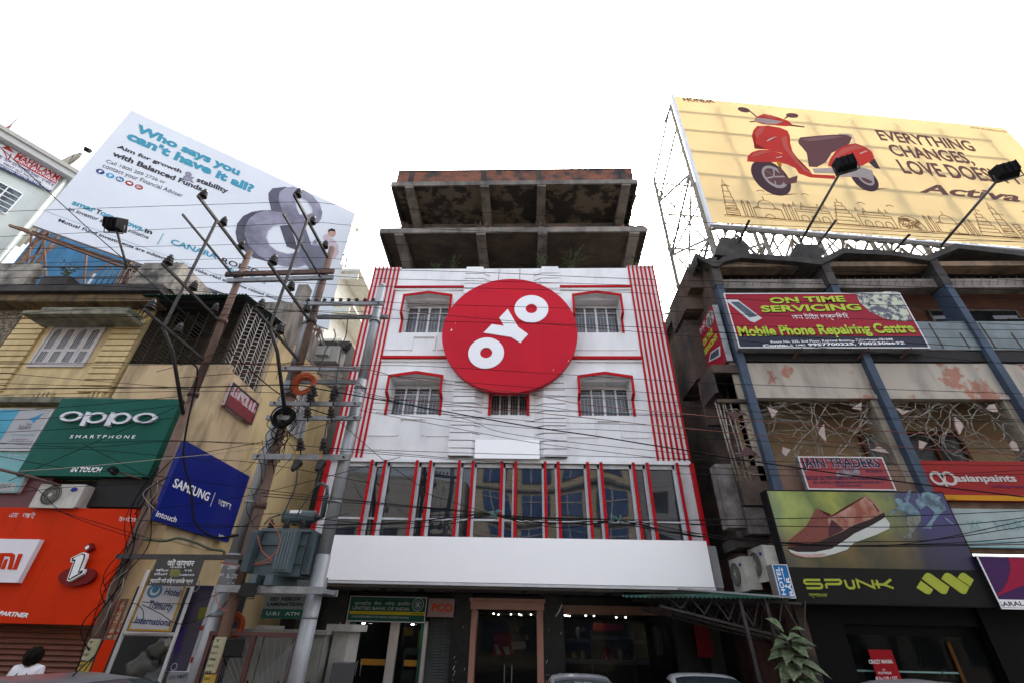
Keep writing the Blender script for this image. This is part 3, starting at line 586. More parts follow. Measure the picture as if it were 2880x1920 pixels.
# cornice, ledge, roof
m = MB().box(-24, -9.98, 9.4, 10.0, 9.8, 10.02)
m.build('cornice', DCONC, yb)
m = MB().box(-24, -10.1, 9.55, 9.99, 9.55, 9.79); m.build('cornice_soffit', M('stained_soffit', (.2, .13, .06), .9, (.06, .045, .03), 1.4, bump=.2, stretch=(3, 1, 1)), yb)
MB().box(-24, -10.05, 9.7, 10.0, 6.64, 6.78).build('ledge', M('mossy_ledge', (.2, .2, .15), .9, (.07, .07, .05), 2.5, bump=.3), yb)
MB().box(-24, -10.45, 10, 18, 10.02, 10.14).build('roof', DCONC, yb)
PW = M('mossy_plaster', (.34, .31, .26), .9, (.06, .056, .05), 1.5, .38, .6, bump=.3, grime=.5)
MB().box(-18, -14.2, 9.55, 9.8, 10.025, 10.95).build('roof_parapet', PW, yb)
MB().box(-13.85, -13.05, 9.6, 10.3, 10.025, 10.5).build('roof_parapet', DCONC, yb)
m = MB().hexa([(-11.3, 9.6, 10.025), (-9.92, 9.6, 10.025), (-9.92, 11.6, 10.025), (-11.3, 11.6, 10.025), (-11.1, 9.6, 10.98), (-9.92, 9.6, 10.98), (-9.92, 11.5, 10.98), (-11.1, 11.5, 10.98)])
m.build('roof_parapet', PW, yb)
m = MB(); m.tube([(-14.2, 9.7, 10.93), (-11.1, 9.7, 10.93)], .025, 6).tube([(-14.2, 9.7, 10.5), (-11.1, 9.7, 10.5)], .018, 6)
for k in range(8): x = -12.3+k*.17; m.tube([(x, 9.7, 10.05), (x, 9.7, 10.9)], .014, 5)
m.build('roof_railing', DARKSTEEL, yb)
# grooved plaster round the window
gv = MB(); z = 7.05
while z < 9.2: gv.box(-14.05, -13.22, 9.93, 9.998, z, z+.135).box(-11.25, -10.46, 9.93, 9.998, z, z+.135); z += .17
for x0, x1, v in ((-14.05, -13.5, 1), (-13.45, -12.3, 0), (-12.25, -11.75, 1), (-11.7, -10.9, 0), (-10.85, -10.46, 1)):
    for (z0, z1) in ((9.27, 9.54), (6.79, 7.02)):
        if v:
            x = x0
            while x < x1-.06: gv.box(x, x+.07, 9.92, 9.998, z0, z1); x += .115
        else:
            z = z0
            while z < z1-.05: gv.box(x0, x1, 9.93, 9.998, z, z+.07); z += .1
gv.build('plaster_moulding', YELLOW, yb)
MB().box(-24, -14.1, 9.94, 9.998, 7.0, 9.54).build('pebble_panel', M('pebbledash', (.25, .2, .13), .95, (.06, .052, .045), 14, .42, .58, bump=.8, bscale=70), yb)
m = MB()
for i in range(16): x = -14.4+i*.0; 
mo = M('mossy_hood', (.24, .23, .17), .9, (.09, .09, .065), 3, bump=.3)
MB().box(-13.0, -10.6, 9.45, 9.998, 9.17, 9.27).hexa([(-12.85, 9.6, 9.06), (-10.75, 9.6, 9.06), (-10.75, 9.998, 9.06), (-12.85, 9.998, 9.06), (-12.98, 9.47, 9.168), (-10.62, 9.47, 9.168), (-10.62, 9.998, 9.168), (-12.98, 9.998, 9.168)]).build('window_hood', mo, yb)
MB().box(-13.25, -10.45, 9.3, 9.9, 8.95, 9.05).build('window_hood', mo, yb)
# shuttered window
wp = M('old_white_window', (.5, .47, .46), .6, (.42, .38, .37), 5)
f = MB(); a, b, c, d = -13.02, -11.5, 7.8, 9.0; yw = 9.97; pl = front(yw)
def casement(f, x0, x1):
    t = .07; f.box(x0, x0+t, yw, yw+.05, c, d).box(x1-t, x1, yw, yw+.05, c, d).box(x0+t, x1-t, yw, yw+.05, c, c+.09).box(x0+t, x1-t, yw, yw+.05, c+.42, c+.5)
    n = 8; xm = (x0+x1)/2; r = (x1-x0)/2-t; zc = d-.07-r
    for k in range(n):
        a0 = math.pi*k/n; a1 = math.pi*(k+1)/n
        f.hexa([(xm+r*math.cos(a0), yw, zc+r*math.sin(a0)), (xm+r*math.cos(a1), yw, zc+r*math.sin(a1)), (xm+r*math.cos(a1), yw+.05, zc+r*math.sin(a1)), (xm+r*math.cos(a0), yw+.05, zc+r*math.sin(a0)),
                (xm+r*math.cos(a0), yw, d), (xm+r*math.cos(a1), yw, d), (xm+r*math.cos(a1), yw+.05, d), (xm+r*math.cos(a0), yw+.05, d)])
wd = (b-a-.1)/4
for k in range(4): casement(f, a+.05+wd*k+.004, a+.05+wd*(k+1)-.004)
f.box(a, a+.05, yw-.02, yw+.06, c-.05, d+.06).box(b-.05, b, yw-.02, yw+.06, c-.05, d+.06).box(a+.05, b-.05, yw-.02, yw+.06, d, d+.06).box(a+.05, b-.05, yw-.02, yw+.06, c-.05, c)
wo = f.build('window', wp, yb)
MB().box(a+.05, b-.05, yw+.022, yw+.028, c, d).build('pane', M('curtained_glass', (.16, .15, .155), .25, (.09, .085, .09), 6, stretch=(4, 1, .5)), wo)
m = MB()
for k in range(4):
    for q in (.33, .5, .67): x = a+.05+wd*(k+q); m.box(x-.006, x+.006, yw+.012, yw+.02, c+.09, d-.1)
m.build('grille', cord, wo)
# corner balcony
m = MB().box(-10.34, XC+.006, 10.0, 10.118, 3.7, 7.86).box(XC-.12, XC+.006, 10.12, 11.72, 3.7, 7.72)
m.build('balcony_parapet', M('stained_pink_plaster', (.54, .41, .24), .85, (.44, .32, .18), .9, bump=.15, grime=.72), yb)
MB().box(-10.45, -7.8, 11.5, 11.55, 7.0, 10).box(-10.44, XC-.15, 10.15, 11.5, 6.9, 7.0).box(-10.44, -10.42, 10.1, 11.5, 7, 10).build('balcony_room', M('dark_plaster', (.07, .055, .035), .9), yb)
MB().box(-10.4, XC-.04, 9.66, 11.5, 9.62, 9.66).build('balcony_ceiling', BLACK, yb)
gw = paint('grille_white', (.52, .49, .45), .6); gd = paint('grille_brown', (.045, .036, .026), .8)
def herring(pl, u0, u1, v0, v1, cols, step, r, dz, clip):
    m = MB(); wd = (u1-u0)/cols
    for k in range(cols+1): u = u0+wd*k; m.bar(pl.w(u, v0, 0), pl.w(u, v1+clip(u), 0), r*1.3)
    for k in range(cols):
        ua, ub = u0+wd*k, u0+wd*(k+1); s = 1 if k % 2 else -1; v = v0
        while v < v1-.02:
            va, vb = (v, v+dz) if s > 0 else (v+dz, v)
            if max(va, vb) < v1+min(clip(ua), clip(ub)): m.bar(pl.w(ua, va, 0), pl.w(ub, vb, 0), r)
            v += step
    return m
herring(Pl((-10.4, 10.06, 0), (1, 0, 0)), 0, 2.75, 7.88, 9.55, 9, .1, .016, .2, lambda u: 0).build('front_grille', gd, yb)
herring(Pl((XC-.02, 9.72, 0), (0, 1, 0)), 0, 1.75, 7.74, 9.62, 7, .125, .012, .12, lambda u: u*.22).build('side_grille', gw, yb)
MB().bar((XC-.02, 9.7, 7.7), (XC-.02, 9.7, 9.6), .05).build('grille_post', gd, yb)
# corrugated green canopy
cg = M('green_corrugated_sheet', (.012, .06, .038), .5, (.008, .035, .024), 3)
def corrugated(p0, p1, q0, q1, pitch, amp, along='u'):
    """sheet p0-p1 (front edge) to q0-q1 (back edge); waves run front to back"""
    p0, p1, q0, q1 = map(V, (p0, p1, q0, q1)); L = (p1-p0).length; n = max(4, int(L/pitch*4)); m = MB(); up = (p1-p0).cross(q0-p0).normalized()
    if up.z < 0: up = -up
    for th in (0, .006):
        for k in range(n+1):
            t = k/n; h = up*(amp*math.sin(t*L/pitch*2*math.pi)+th); m.v += [p0.lerp(p1, t)+h, q0.lerp(q1, t)+h]
    o = 2*(n+1)
    for k in range(n): a = 2*k; m.f += [(a, a+2, a+3, a+1), (o+a, o+a+1, o+a+3, o+a+2), (a, o+a, o+a+2, a+2), (a+1, a+3, o+a+3, o+a+1)]
    return m
corrugated((-10.45, 9.4, 9.66), (XC+.12, 9.4, 9.66), (-10.45, 11.55, 10.12), (XC+.12, 11.55, 10.12), .09, .018).build('balcony_canopy', cg, yb)
# side wall window, ground floor shutter
pl = leftwall(XC)
f = MB(); 
f.pbox(pl, 13.5, 14.5, 7.42, 7.48, 0, .05).pbox(pl, 13.5, 14.5, 8.92, 8.98, 0, .05)
for k in range(4): u = 13.5+k*.315; f.pbox(pl, u, u+.06, 7.48, 8.92, 0, .05)
f.pbox(pl, 13.5, 14.5, 8.4, 8.45, 0, .04)
wo = f.build('window', wp, yb); MB().pbox(pl, 13.56, 14.44, 7.48, 8.92, .002, .008).build('pane', cur, wo)
f = MB()
for k in range(12): f.pbox(pl, 13.5+k*.083, 13.512+k*.083, 7.4, 9, .09, .1)
for k in range(5): f.pbox(pl, 13.48, 14.5, 7.45+k*.36, 7.462+k*.36, .1, .11)
f.build('grille', cord, wo)
sm = M('rust_red_shutter', (.17, .055, .028), .55, (.11, .04, .022), 2, stretch=(1, 1, 4))
m = MB(); z = .15
while z < 2.14: m.hexa([(-16, 9.82, z), (-8.05, 9.82, z), (-8.05, 9.95, z), (-16, 9.95, z), (-16, 9.88, z+.075), (-8.05, 9.88, z+.075), (-8.05, 9.95, z+.075), (-16, 9.95, z+.075)]); z += .085
m.build('roller_shutter', sm, yb)
ORG = M('orange_acrylic', (.55, .03, .003), .5, (.5, .026, .003), 1, spec=.05, grime=.1)
MB().box(-8.05, XC+.02, 9.85, 10.3, 0, 2.2).build('orange_pillar', ORG, yb)
MB().box(-11.5, -8.1, 9.96, 9.998, 4.2, 4.85).build('painted_opening_shade', BLACK, yb)  # flat black sheet painted as the shade inside an opening
MB().box(-9.3, -7.7, 9.7, 10.0, 4.25, 4.84).build('painted_recess_shade', BLACK, yb)  # solid black block painted as shade under the green sign
# ------------------------------------------------------------------ signs on the yellow building
pl = front(9.6)
GRN = M('green_sheet', (.009, .092, .066), .5, (.008, .08, .058), 1, spec=.08, grime=.15)
t = signbox('shop_sign', 'big dark green phone shop sign with raised silver letters', 'sign', pl, -11.12, -8.18, 4.85, 6.69, .3, GRN, paint('green_side', (.01, .06, .04), .5))
# raised logo: two rings, two stemmed rings
m = MB(); A = 'A3'
def ell(c, rx_pt, ry_pt, hole):
    u = pl.uv(c); rx = abs(pl.uv(rx_pt)[0]-u[0]); ry = abs(pl.uv(ry_pt)[1]-u[1]); return u, rx, ry
for cx, cy, l, tp in ((678, 172, 575, 127), (905, 185, 812, 135), (1130, 190, 1040, 138), (1350, 187, 1243, 140)):
    u, rx, ry = ell(pt(A, cx, cy), pt(A, l, cy), pt(A, cx, tp), .6); m.ring(pl, u, rx, rx*.66, .012, .075, 40, ry/rx)
for a in ((820, 130, 858, 135, 795, 262, 752, 258), (1045, 135, 1083, 137, 1028, 266, 975, 262)): m.poly(pl, PX(A, *a), .012, .078)
m.build('logo', M('brushed_silver', (.5, .5, .52), .35, (.42, .42, .44), 8, metal=.3), t)
lines(t, pl, WTXT, [('S M A R T P H O N E', pt(A, 640, 362), pt(A, 1238, 365), pt(A, 645, 333)), ('IN TOUCH', pt(A, 648, 670), pt(A, 925, 672), pt(A, 652, 627), dict(bold=.04, shear=.1))])
pl = front(9.62)
t = signbox('trade_sign', 'white and pale blue travel agency sign with a blue bird, beside the green sign', 'sign', pl, -13.2, -11.17, 5.41, 6.42, .1, paint('pale_grey_print', (.36, .37, .38), .5), ALU, .015, paint('thin_trim', (.6, .6, .6), .4))
MB().pbox(pl, -13.18, -12.0, 5.42, 6.4, .007, .01).build('blue_panel', paint('sky_blue_print', (.07, .3, .42), .5), t)
b = MB().poly(pl, PX(A, 410, 130, 330, 165, 270, 185, 300, 205, 310, 225, 340, 190), .008, .014).build('bird_logo', paint('bird_blue', (.05, .25, .45), .5), t)
gt = paint('grey_lettering', (.12, .12, .13), .5)
lines(t, pl, gt, [('Team', pt(A, 232, 245), pt(A, 292, 245), pt(A, 236, 220)), ('Satyam', pt(A, 160, 280), pt(A, 275, 280), pt(A, 165, 240)), ('Opp. Network Travels,', pt(A, 110, 380), pt(A, 250, 380), pt(A, 112, 368)), ('G.S. Road, Paltan Bazar, Guwahati', pt(A, 65, 398), pt(A, 305, 398), pt(A, 68, 388)), ])
MB().poly(pl, PX(A, 105, 329, 318, 332, 317, 336, 104, 333), .008, .012).build('rule', paint('blue_rule', (.1, .3, .4), .5), t)
pl = front(9.66)
t = signbox('trade_sign', 'pale teal sign with faint phone numbers below the white and blue one', 'sign', pl, -13.2, -10.95, 4.5, 5.4, .25, M('faded_teal_print', (.1, .3, .33), .5, (.14, .34, .36), 1), ALU)
lines(t, pl, paint('pale_lettering', (.45, .5, .5), .5), [('+91 97215 7855', pt(A, 65, 500), pt(A, 280, 498), pt(A, 70, 485)), ('+91 99542 77218', pt(A, 65, 530), pt(A, 275, 530), pt(A, 70, 515)), ('+91 94350 17965', pt(A, 65, 565), pt(A, 245, 568), pt(A, 70, 550))])
MB().poly(pl, PX(A, 0, 770, 165, 778, 130, 850, 0, 850), .008, .012).build('grey_panel', paint('pale_grey_strip', (.36, .37, .37), .5), t)
lines(t, pl, gt, [('ahati-8', pt(A, 0, 806), pt(A, 95, 808), pt(A, 3, 785))], d=.014)
MB().box(-13.5, -10.4, 9.75, 9.98, 3.9, 4.85).solo('fascia_panel', M('maroon_panel', (.1, .018, .02), .5), 'maroon panel under the pale teal sign', 'panel')
# orange sign
pl = front(9.55)
t = signbox('shop_sign', 'bright orange phone shop sign with a white square logo above the rusty shutter', 'sign', pl, -13.0, -7.99, 2.15, 4.18, .25, ORG, None)
MB().pbox(pl, -10.4, -10.395, 2.2, 4.1, .001, .003).pbox(pl, -9.4, -9.395, 2.2, 3.2, .001, .003).pbox(pl, -13, -8, 3.2, 3.204, .001, .003).build('joint', paint('orange_joint', (.3, .03, .01), .5), t)
ww = paint('white_logo_box', (.7, .68, .72), .35, .97)
lb = MB().pbox(pl, -10.72, -9.66, 2.8, 3.56, .002, .1).build('logo_box', ww, t)
MB().poly(pl, PX('A4', 60, 140, 190, 140, 222, 160, 215, 205, 185, 320, 140, 318, 170, 210, 170, 185, 155, 178, 105, 175, 60, 310, 0, 308), .101, .112).poly(pl, PX('A4', 110, 210, 145, 205, 108, 318, 68, 315), .101, .112).poly(pl, PX('A4', 262, 148, 305, 150, 242, 322, 196, 320), .101, .112).build('logo', ORG, lb)
A = 'A4'
dr = paint('deep_red_acrylic', (.17, .012, .014), .35)
eb = MB(); u = pl.uv(pt(A, 885, 392)); rx = abs(pl.uv(pt(A, 690, 392))[0]-u[0]); ry = abs(pl.uv(pt(A, 885, 285))[1]-u[1]); eb.disc(pl, u, rx, .002, .09, 40, ry/rx); eo = eb.build('ellipse_logo', dr, t)
ip = PX(A, 858, 195, 985, 135, 1025, 150, 1015, 200, 960, 330, 1005, 318, 985, 370, 880, 430, 835, 455, 812, 440, 825, 390, 880, 240, 845, 242)
MB().poly(pl, ip, .091, .15).build('letter_outline', WTXT, eo)
iq = PX(A, 866, 200, 980, 147, 1012, 158, 1003, 205, 945, 345, 990, 330, 975, 362, 875, 418, 838, 440, 824, 432, 835, 392, 893, 230, 862, 232)
MB().poly(pl, iq, .151, .155).build('letter_line', BLKPLASTIC, eo)
ir = PX(A, 905, 190, 978, 160, 998, 168, 990, 205, 935, 350, 925, 362, 962, 355, 872, 405, 845, 425, 838, 420, 850, 392, 912, 215, 880, 215)
MB().poly(pl, ir, .156, .16).build('letter_fill', WTXT, eo)
do = MB().poly(pl, PX(A, 970, 75, 1040, 28, 1062, 85, 1000, 130), .002, .1).build('letter_dot', dr, t); MB().poly(pl, PX(A, 982, 80, 1022, 52, 1030, 78, 995, 105), .101, .105).build('dot_fill', WTXT, do)
lines(t, pl, WTXT, [('PARTNER', pt(A, -15, 815), pt(A, 305, 842), pt(A, -5, 768), dict(bold=.04, shear=.15))])
lines(t, pl, paint('pale_letters', (.7, .66, .66), .5), [('এম', pt('A3', 78, 1088), pt('A3', 155, 1092), pt('A3', 82, 1046), dict(bold=.0)), ('আই', pt('A3', 197, 1090), pt('A3', 310, 1098), pt('A3', 200, 1046), dict(bold=.0)), ('ইনটাচ', pt('A3', 1085, 1122), pt('A3', 1262, 1130), pt('A3', 1090, 1078), dict(bold=.0))])
# blue sign on the side wall
pl = leftwall(XC+.12); A = 'A6'
BLU = M('blue_acrylic', (.005, .014, .16), .35, (.005, .013, .145), 1, spec=.1, coat=.12, grime=.1)
t = signbox('shop_sign', 'glossy blue phone shop sign on the side wall of the yellow building', 'sign', pl, 9.42, 12.14, 3.95, 5.6, .12, BLU, None)
lines(t, pl, WTXT, [('SAMSUNG', pt(A, 272, 608), pt(A, 600, 742), pt(A, 285, 520), dict(bold=.022)), ('intouch', pt(A, 118, 880), pt(A, 303, 940), pt(A, 122, 825))])
lines(t, pl, WTXT, [('ছেমছাং', pt(A, 685, 772), pt(A, 805, 818), pt(A, 690, 722)), ('ইনটাচ', pt(A, 695, 1072), pt(A, 755, 1090), pt(A, 697, 1040))])
u = pl.uv(pt(A, 647, 728)); MB().pbox(pl, u[0]-.006, u[0]+.006, u[1]-.16, u[1]+.16, .002, .006).build('rule', WTXT, t)
# red and white sign
pl = leftwall(XC+.1); A = 'A5'
t = signbox('faded_sign', 'small sign with red base and peeling white top on the side wall under the grille', 'sign', pl, 10.17, 11.48, 6.8, 7.44, .1, M('peeled_sign_white', (.5, .42, .42), .7, (.24, .03, .035), 6, .44, .5, stretch=(1, 1.6, .6)), None, .03, DARKSTEEL)
MB().pbox(pl, 10.2, 11.45, 6.83, 7.12, .002, .006).build('red_base', M('maroon_print', (.19, .016, .022), .55), t)
# air conditioner helper
def aircon(label, pl, u0, u1, v0, v1, dep, group, name='air_conditioner'):
    """outdoor unit: fan side in plane pl"""
    t = thing(name, label, 'air conditioner', pl.w((u0+u1)/2, v0, -dep/2), group)
    wm = M('aged_white_plastic', (.5, .49, .44), .5, (.36, .34, .29), 3, grime=.35)
    MB().pbox(pl, u0, u1, v0, v1, -dep, 0).build('casing', wm, t)
    W = u1-u0; c = (u0+W*.36, (v0+v1)/2); r = min(W*.32, (v1-v0)*.44)
    MB().disc(pl, c, r, .002, .012, 32).build('fan_recess', BLKPLASTIC, t)
    g = MB()
    for k in range(28): a = 2*math.pi*k/28; g.bar(pl.w(c[0]+math.cos(a)*r*.18, c[1]+math.sin(a)*r*.18, .02), pl.w(c[0]+math.cos(a)*r, c[1]+math.sin(a)*r, .02), .006)
    for q in (.5, .75, 1): g.ring(pl, c, r*q, r*q-.008, .016, .026, 32)
    g.build('fan_guard', paint('guard_grey', (.25, .24, .22), .5), t)
    MB().disc(pl, c, r*.18, .02, .034, 20).build('fan_hub', wm, t)
    e = (u0+W*.8, v1-(v1-v0)*.24); MB().disc(pl, e, W*.075, .002, .01, 20, .6).build('badge', paint('badge_blue', (.02, .03, .2), .4), t)
    MB().pbox(pl, u0+.02, u1-.02, v0-.03, v0-.002, -.05, .01).build('foot', wm, t)
    return t
aircon('grimy white air conditioner between the green and the orange sign', front(9.45), -10.28, -9.3, 4.19, 4.64, .35, None)
# little flood lamp on an arm in front of the green sign
def arm_lamp(label, head, foot, mat=DARKSTEEL, s=1.0, group=None, tilt=(0, -1, -.6)):
    head, foot = V(head), V(foot); t = thing('floodlight', label, 'floodlight', foot, group); d = V(tilt).normalized(); side = d.cross(V((0, 0, 1))).normalized(); up = side.cross(d)
    MB().tube([foot, foot.lerp(head, .5), head], .022*s+.008, 6).build('arm', RUST if s < 1 else DARKSTEEL, t)
    h = MB(); a, b, c = .2*s, .17*s, .12*s
    h.hexa([head-side*a-up*b+d*c, head+side*a-up*b+d*c, head+side*a*.8-up*b*.75-d*c, head-side*a*.8-up*b*.75-d*c, head-side*a+up*b+d*c, head+side*a+up*b+d*c, head+side*a*.8+up*b*.75-d*c, head-side*a*.8+up*b*.75-d*c])
    for k in range(4): q = -.75+k*.5; h.hexa([head+side*a*(q-.03)-up*b*.7-d*c*1.35, head+side*a*(q+.03)-up*b*.7-d*c*1.35, head+side*a*(q+.03)-up*b*.7-d*c, head+side*a*(q-.03)-up*b*.7-d*c, head+side*a*(q-.03)+up*b*.7-d*c*1.35, head+side*a*(q+.03)+up*b*.7-d*c*1.35, head+side*a*(q+.03)+up*b*.7-d*c, head+side*a*(q-.03)+up*b*.7-d*c])
    h.build('housing', BLKPLASTIC, t)
    MB().hexa([head-side*a*.92-up*b*.92+d*c*1.01, head+side*a*.92-up*b*.92+d*c*1.01, head+side*a*.92-up*b*.92+d*c*1.06, head-side*a*.92-up*b*.92+d*c*1.06, head-side*a*.92+up*b*.92+d*c*1.01, head+side*a*.92+up*b*.92+d*c*1.01, head+side*a*.92+up*b*.92+d*c*1.06, head-side*a*.92+up*b*.92+d*c*1.06]).build('lens', M('lamp_lens', (.03, .03, .03), .3, spec=.2), t)
    m = MB(); m.tube([head-side*a*1.06-up*b*.1, head-side*a*1.06-up*b*1.3, head+side*a*1.06-up*b*1.3, head+side*a*1.06-up*b*.1], .014*s, 5); m.build('bracket', DARKSTEEL, t)
    return t
arm_lamp('small flat lamp on a rusty arm in front of the green sign', atY('A3', 1040, 660, 8.9), atY('A3', 1300, 740, 9.4), s=.42, tilt=(-.6, -.1, -.8))
arm_lamp('flood lamp head on a dark arm in front of the slogan billboard', atY('A0', 905, 925, 9.2), atY('A0', 1000, 1270, 9.7), s=1.25, tilt=(-.1, .7, .35))
MB().tube([atY('A3', -40, 640, 9.0), atY('A3', 300, 720, 9.3), atY('A3', 560, 800, 9.45)], .03, 6).solo('bracket_rod', RUST, 'long rusty bracket rod below the green sign', 'rod')
# ------------------------------------------------------------------ slogan billboard behind the yellow building
a = R_(38.66); pl = Pl((-16.05, 10.0, 13.0), (math.cos(a), math.sin(a), 0)); A = 'A0'
t = thing('billboard', 'white slogan billboard with a giant grey ampersand, on the roof behind the yellow building', 'billboard', pl.w(4.8, 0, 0))
SHEET = M('white_flex_print', (.67, .70, .74), .5, (.62, .65, .70), .35, spec=.3)
MB().poly(pl, [pt(A, 1035, 30), pt('A1', 1635, 395), pt('A1', 1590, 520), pt('A1', 1500, 830), pt('A5', 1580, 540), pt('A5', 900, 310), pt('A5', 470, 160), pt(A, 260, 935)], -.12, 0).build('sheet', SHEET, t)
TEAL = paint('teal_print', (.06, .3, .42), .5); GREY = paint('charcoal_print', (.045, .04, .05), .5)
lines(t, pl, TEAL, [('Who says you', pt(A, 1060, 190), pt(A, 1880, 545), pt(A, 1080, 133), dict(bold=.05)), ('can’t have it all?', pt(A, 990, 250), pt(A, 1985, 680), pt(A, 1005, 205), dict(bold=.05)),
   ('smar', pt(A, 562, 770), pt(A, 745, 835), pt(A, 575, 745), dict(bold=.035)), ('omorrows.', pt(A, 785, 852), pt(A, 1125, 985), pt(A, 795, 825), dict(bold=.035)), ('CANARA', pt(A, 1338, 1080), pt('A1', 355, 815), pt(A, 1350, 1040), dict(bold=.03)), ('Mutual Fund', pt('A1', 440, 905), pt('A1', 800, 1045), pt('A1', 450, 875), dict(bold=.02))])
lines(t, pl, GREY, [('Aim for growth', pt(A, 918, 325), pt(A, 1425, 525), pt(A, 930, 300), dict(bold=.035)), ('stability', pt(A, 1545, 590), pt(A, 1790, 685), pt(A, 1550, 565), dict(bold=.035)), ('with Balanced Funds', pt(A, 880, 385), pt(A, 1585, 668), pt(A, 890, 360), dict(bold=.035)),
   ('Call 1800 209 2726 or', pt(A, 832, 440), pt(A, 1300, 612), pt(A, 838, 415), dict(bold=.0)), ('contact your Financial Adviser', pt(A, 803, 478), pt(A, 1432, 718), pt(A, 808, 455), dict(bold=.0)),
   ('T', pt(A, 748, 838), pt(A, 787, 852), pt(A, 758, 805), dict(bold=.04)), ('in', pt(A, 1135, 992), pt(A, 1195, 1008), pt(A, 1140, 960), dict(bold=.04)), ('an investor awareness initiative', pt(A, 530, 815), pt(A, 1165, 1045), pt(A, 535, 795)),
   ('Mutual Fund investments are subject to market risks, read all scheme related documents', pt(A, 455, 905), pt('A5', 1215, 318), pt(A, 462, 880), dict(bold=.02)), ('ROBECO', pt('A1', 395, 845), pt('A1', 815, 985), pt('A1', 410, 800), dict(bold=.02))])
m = MB().stroke(pl, [pl.uv(pt(A, 1240, 1088)), pl.uv(pt(A, 1288, 1000))], .03, .004, .009).stroke(pl, [pl.uv(pt(A, 355, 822)), pl.uv(pt('A5', 1210, 285))], .012, .003, .006)
m.build('rule', paint('pale_teal_print', (.2, .38, .45), .5), t)
for (x, y, c) in ((790, 514, (.03, .06, .2)), (868, 545, (.08, .33, .55)), (944, 574, (.02, .16, .33)), (1019, 606, (.36, .025, .04)), (1094, 636, (.36, .04, .04))):
    u = pl.uv(pt(A, x, y)); o = MB().disc(pl, u, .118, .004, .009, 24).build('round_icon', paint('icon_%d' % x, c, .5), t)
    k = {790: 'f', 868: 'v', 944: 'in', 1019: '-', 1094: 'G+'}[x]
    m = MB()
    if k == '-': m.pbox(pl, u[0]-.06, u[0]+.06, u[1]-.04, u[1]+.04, .01, .013)
    else: m.text(pl, k, (u[0]-.05-.02*(len(k)-1), u[1]-.06), (u[0]+.05+.02*(len(k)-1), u[1]-.06), (u[0]-.05, u[1]+.06), d=.012, bold=.03, uvin=True)
    m.build('icon_mark', WTXT, o)
B = 'A1'
LIL = M('grey_lilac_print', (.12, .115, .16), .4, (.28, .27, .35), .6, .4, .62)
LILD = M('dark_lilac_print', (.033, .03, .05), .4, (.075, .07, .105), .7, .4, .6)
m = MB().poly(pl, PX(B, 1000, 150, 870, 165, 832, 210, 835, 270, 860, 372, 960, 386, 1000, 300), .003, .006).poly(pl, PX(B, 870, 365, 760, 368, 680, 382, 600, 420, 545, 490, 530, 570, 545, 650, 600, 735, 690, 800, 860, 850, 800, 700, 680, 560, 760, 420), .003, .006)
m.build('ampersand_side', LILD, t)
# face of the ampersand, as two bowls with real holes
def holed(pl, outer, holes, d0, d1, mat, name, parent):
    bm = bmesh.new(); ed = []
    for loop in [outer]+holes:
        vs = [bm.verts.new((*pl.uv(p), 0)) for p in loop]; ed += [bm.edges.new((vs[i], vs[(i+1) % len(vs)])) for i in range(len(vs))]
    bmesh.ops.triangle_fill(bm, edges=ed, use_beauty=True); m = MB(); bm.verts.index_update()
    m.v = [pl.w(v.co.x, v.co.y, d1) for v in bm.verts]; m.f = []
    for f in bm.faces:
        vs = [v.index for v in f.verts]; 
        n = (m.v[vs[1]]-m.v[vs[0]]).cross(m.v[vs[2]]-m.v[vs[0]])
        m.f.append(tuple(vs if n.dot(pl.n) > 0 else vs[::-1]))
    bm.free(); return m.build(name, mat, parent)
outer = PX(B, 990,158,1060,152,1150,178,1240,235,1305,310,1328,390,1315,450,1280,490,1165,505,1190,580,1230,690,1250,640,1280,628,1276,670,1330,700,1385,780,1350,950,1250,960,1180,870,1100,890,980,885,850,845,740,780,650,690,612,590,620,510,660,440,730,390,820,368,965,387,925,270,935,200)
h1 = PX(B, 1080,285,1100,262,1140,258,1190,285,1230,345,1235,390,1180,410,1120,405,1095,350)
h2 = PX(B, 940,500,1030,497,1070,600,1110,740,1080,757,1010,768,910,740,845,690,815,620,830,560,880,515)
holed(pl, outer, [h1, h2], .007, .010, LIL, 'ampersand_face', t)
m = MB()
for lp in (h1, h2):
    q = [pl.uv(p) for p in lp]; m.stroke(pl, q+[q[0]], .045, .010, .013)
m.build('ampersand_glint', paint('glint_print', (.5, .5, .56), .4), t)
MB().poly(pl, PX(B, 1165, 505, 1190, 580, 1230, 690, 1330, 700, 1385, 780, 1350, 950, 1250, 960, 1180, 870, 1110, 760, 1150, 650), .0105, .0125).build('ampersand_leg', M('steel_grey_print', (.085, .092, .125), .4, (.13, .135, .18), 1), t)
MB().poly(pl, PX(B, 935, 510, 1025, 500, 1075, 620, 1108, 740, 1000, 700), .004, .0055).build('ampersand_shade', LILD, t)
m = MB(); m.text(pl, '&', pt(A, 1440, 575), pt(A, 1530, 600), pt(A, 1450, 505), d=.01, bold=.05); m.build('small_ampersand', LIL, t)
o = MB().poly(pl, PX(B, 1385, 545, 1415, 535, 1445, 550, 1450, 590, 1430, 615, 1395, 605, 1380, 580), .004, .008).build('printed_face', paint('skin_print', (.5, .3, .24), .5), t)
MB().poly(pl, PX(B, 1380, 575, 1383, 545, 1412, 533, 1445, 545, 1450, 585, 1440, 560, 1400, 555), .0085, .011).build('printed_hair', BLKPLASTIC, o)
MB().poly(pl, PX(B, 1330, 600, 1380, 580, 1395, 612, 1440, 640, 1475, 690, 1478, 760, 1440, 820, 1400, 750, 1340, 650), .003, .005).build('printed_shirt', paint('pale_pink_print', (.55, .45, .5), .5), o)
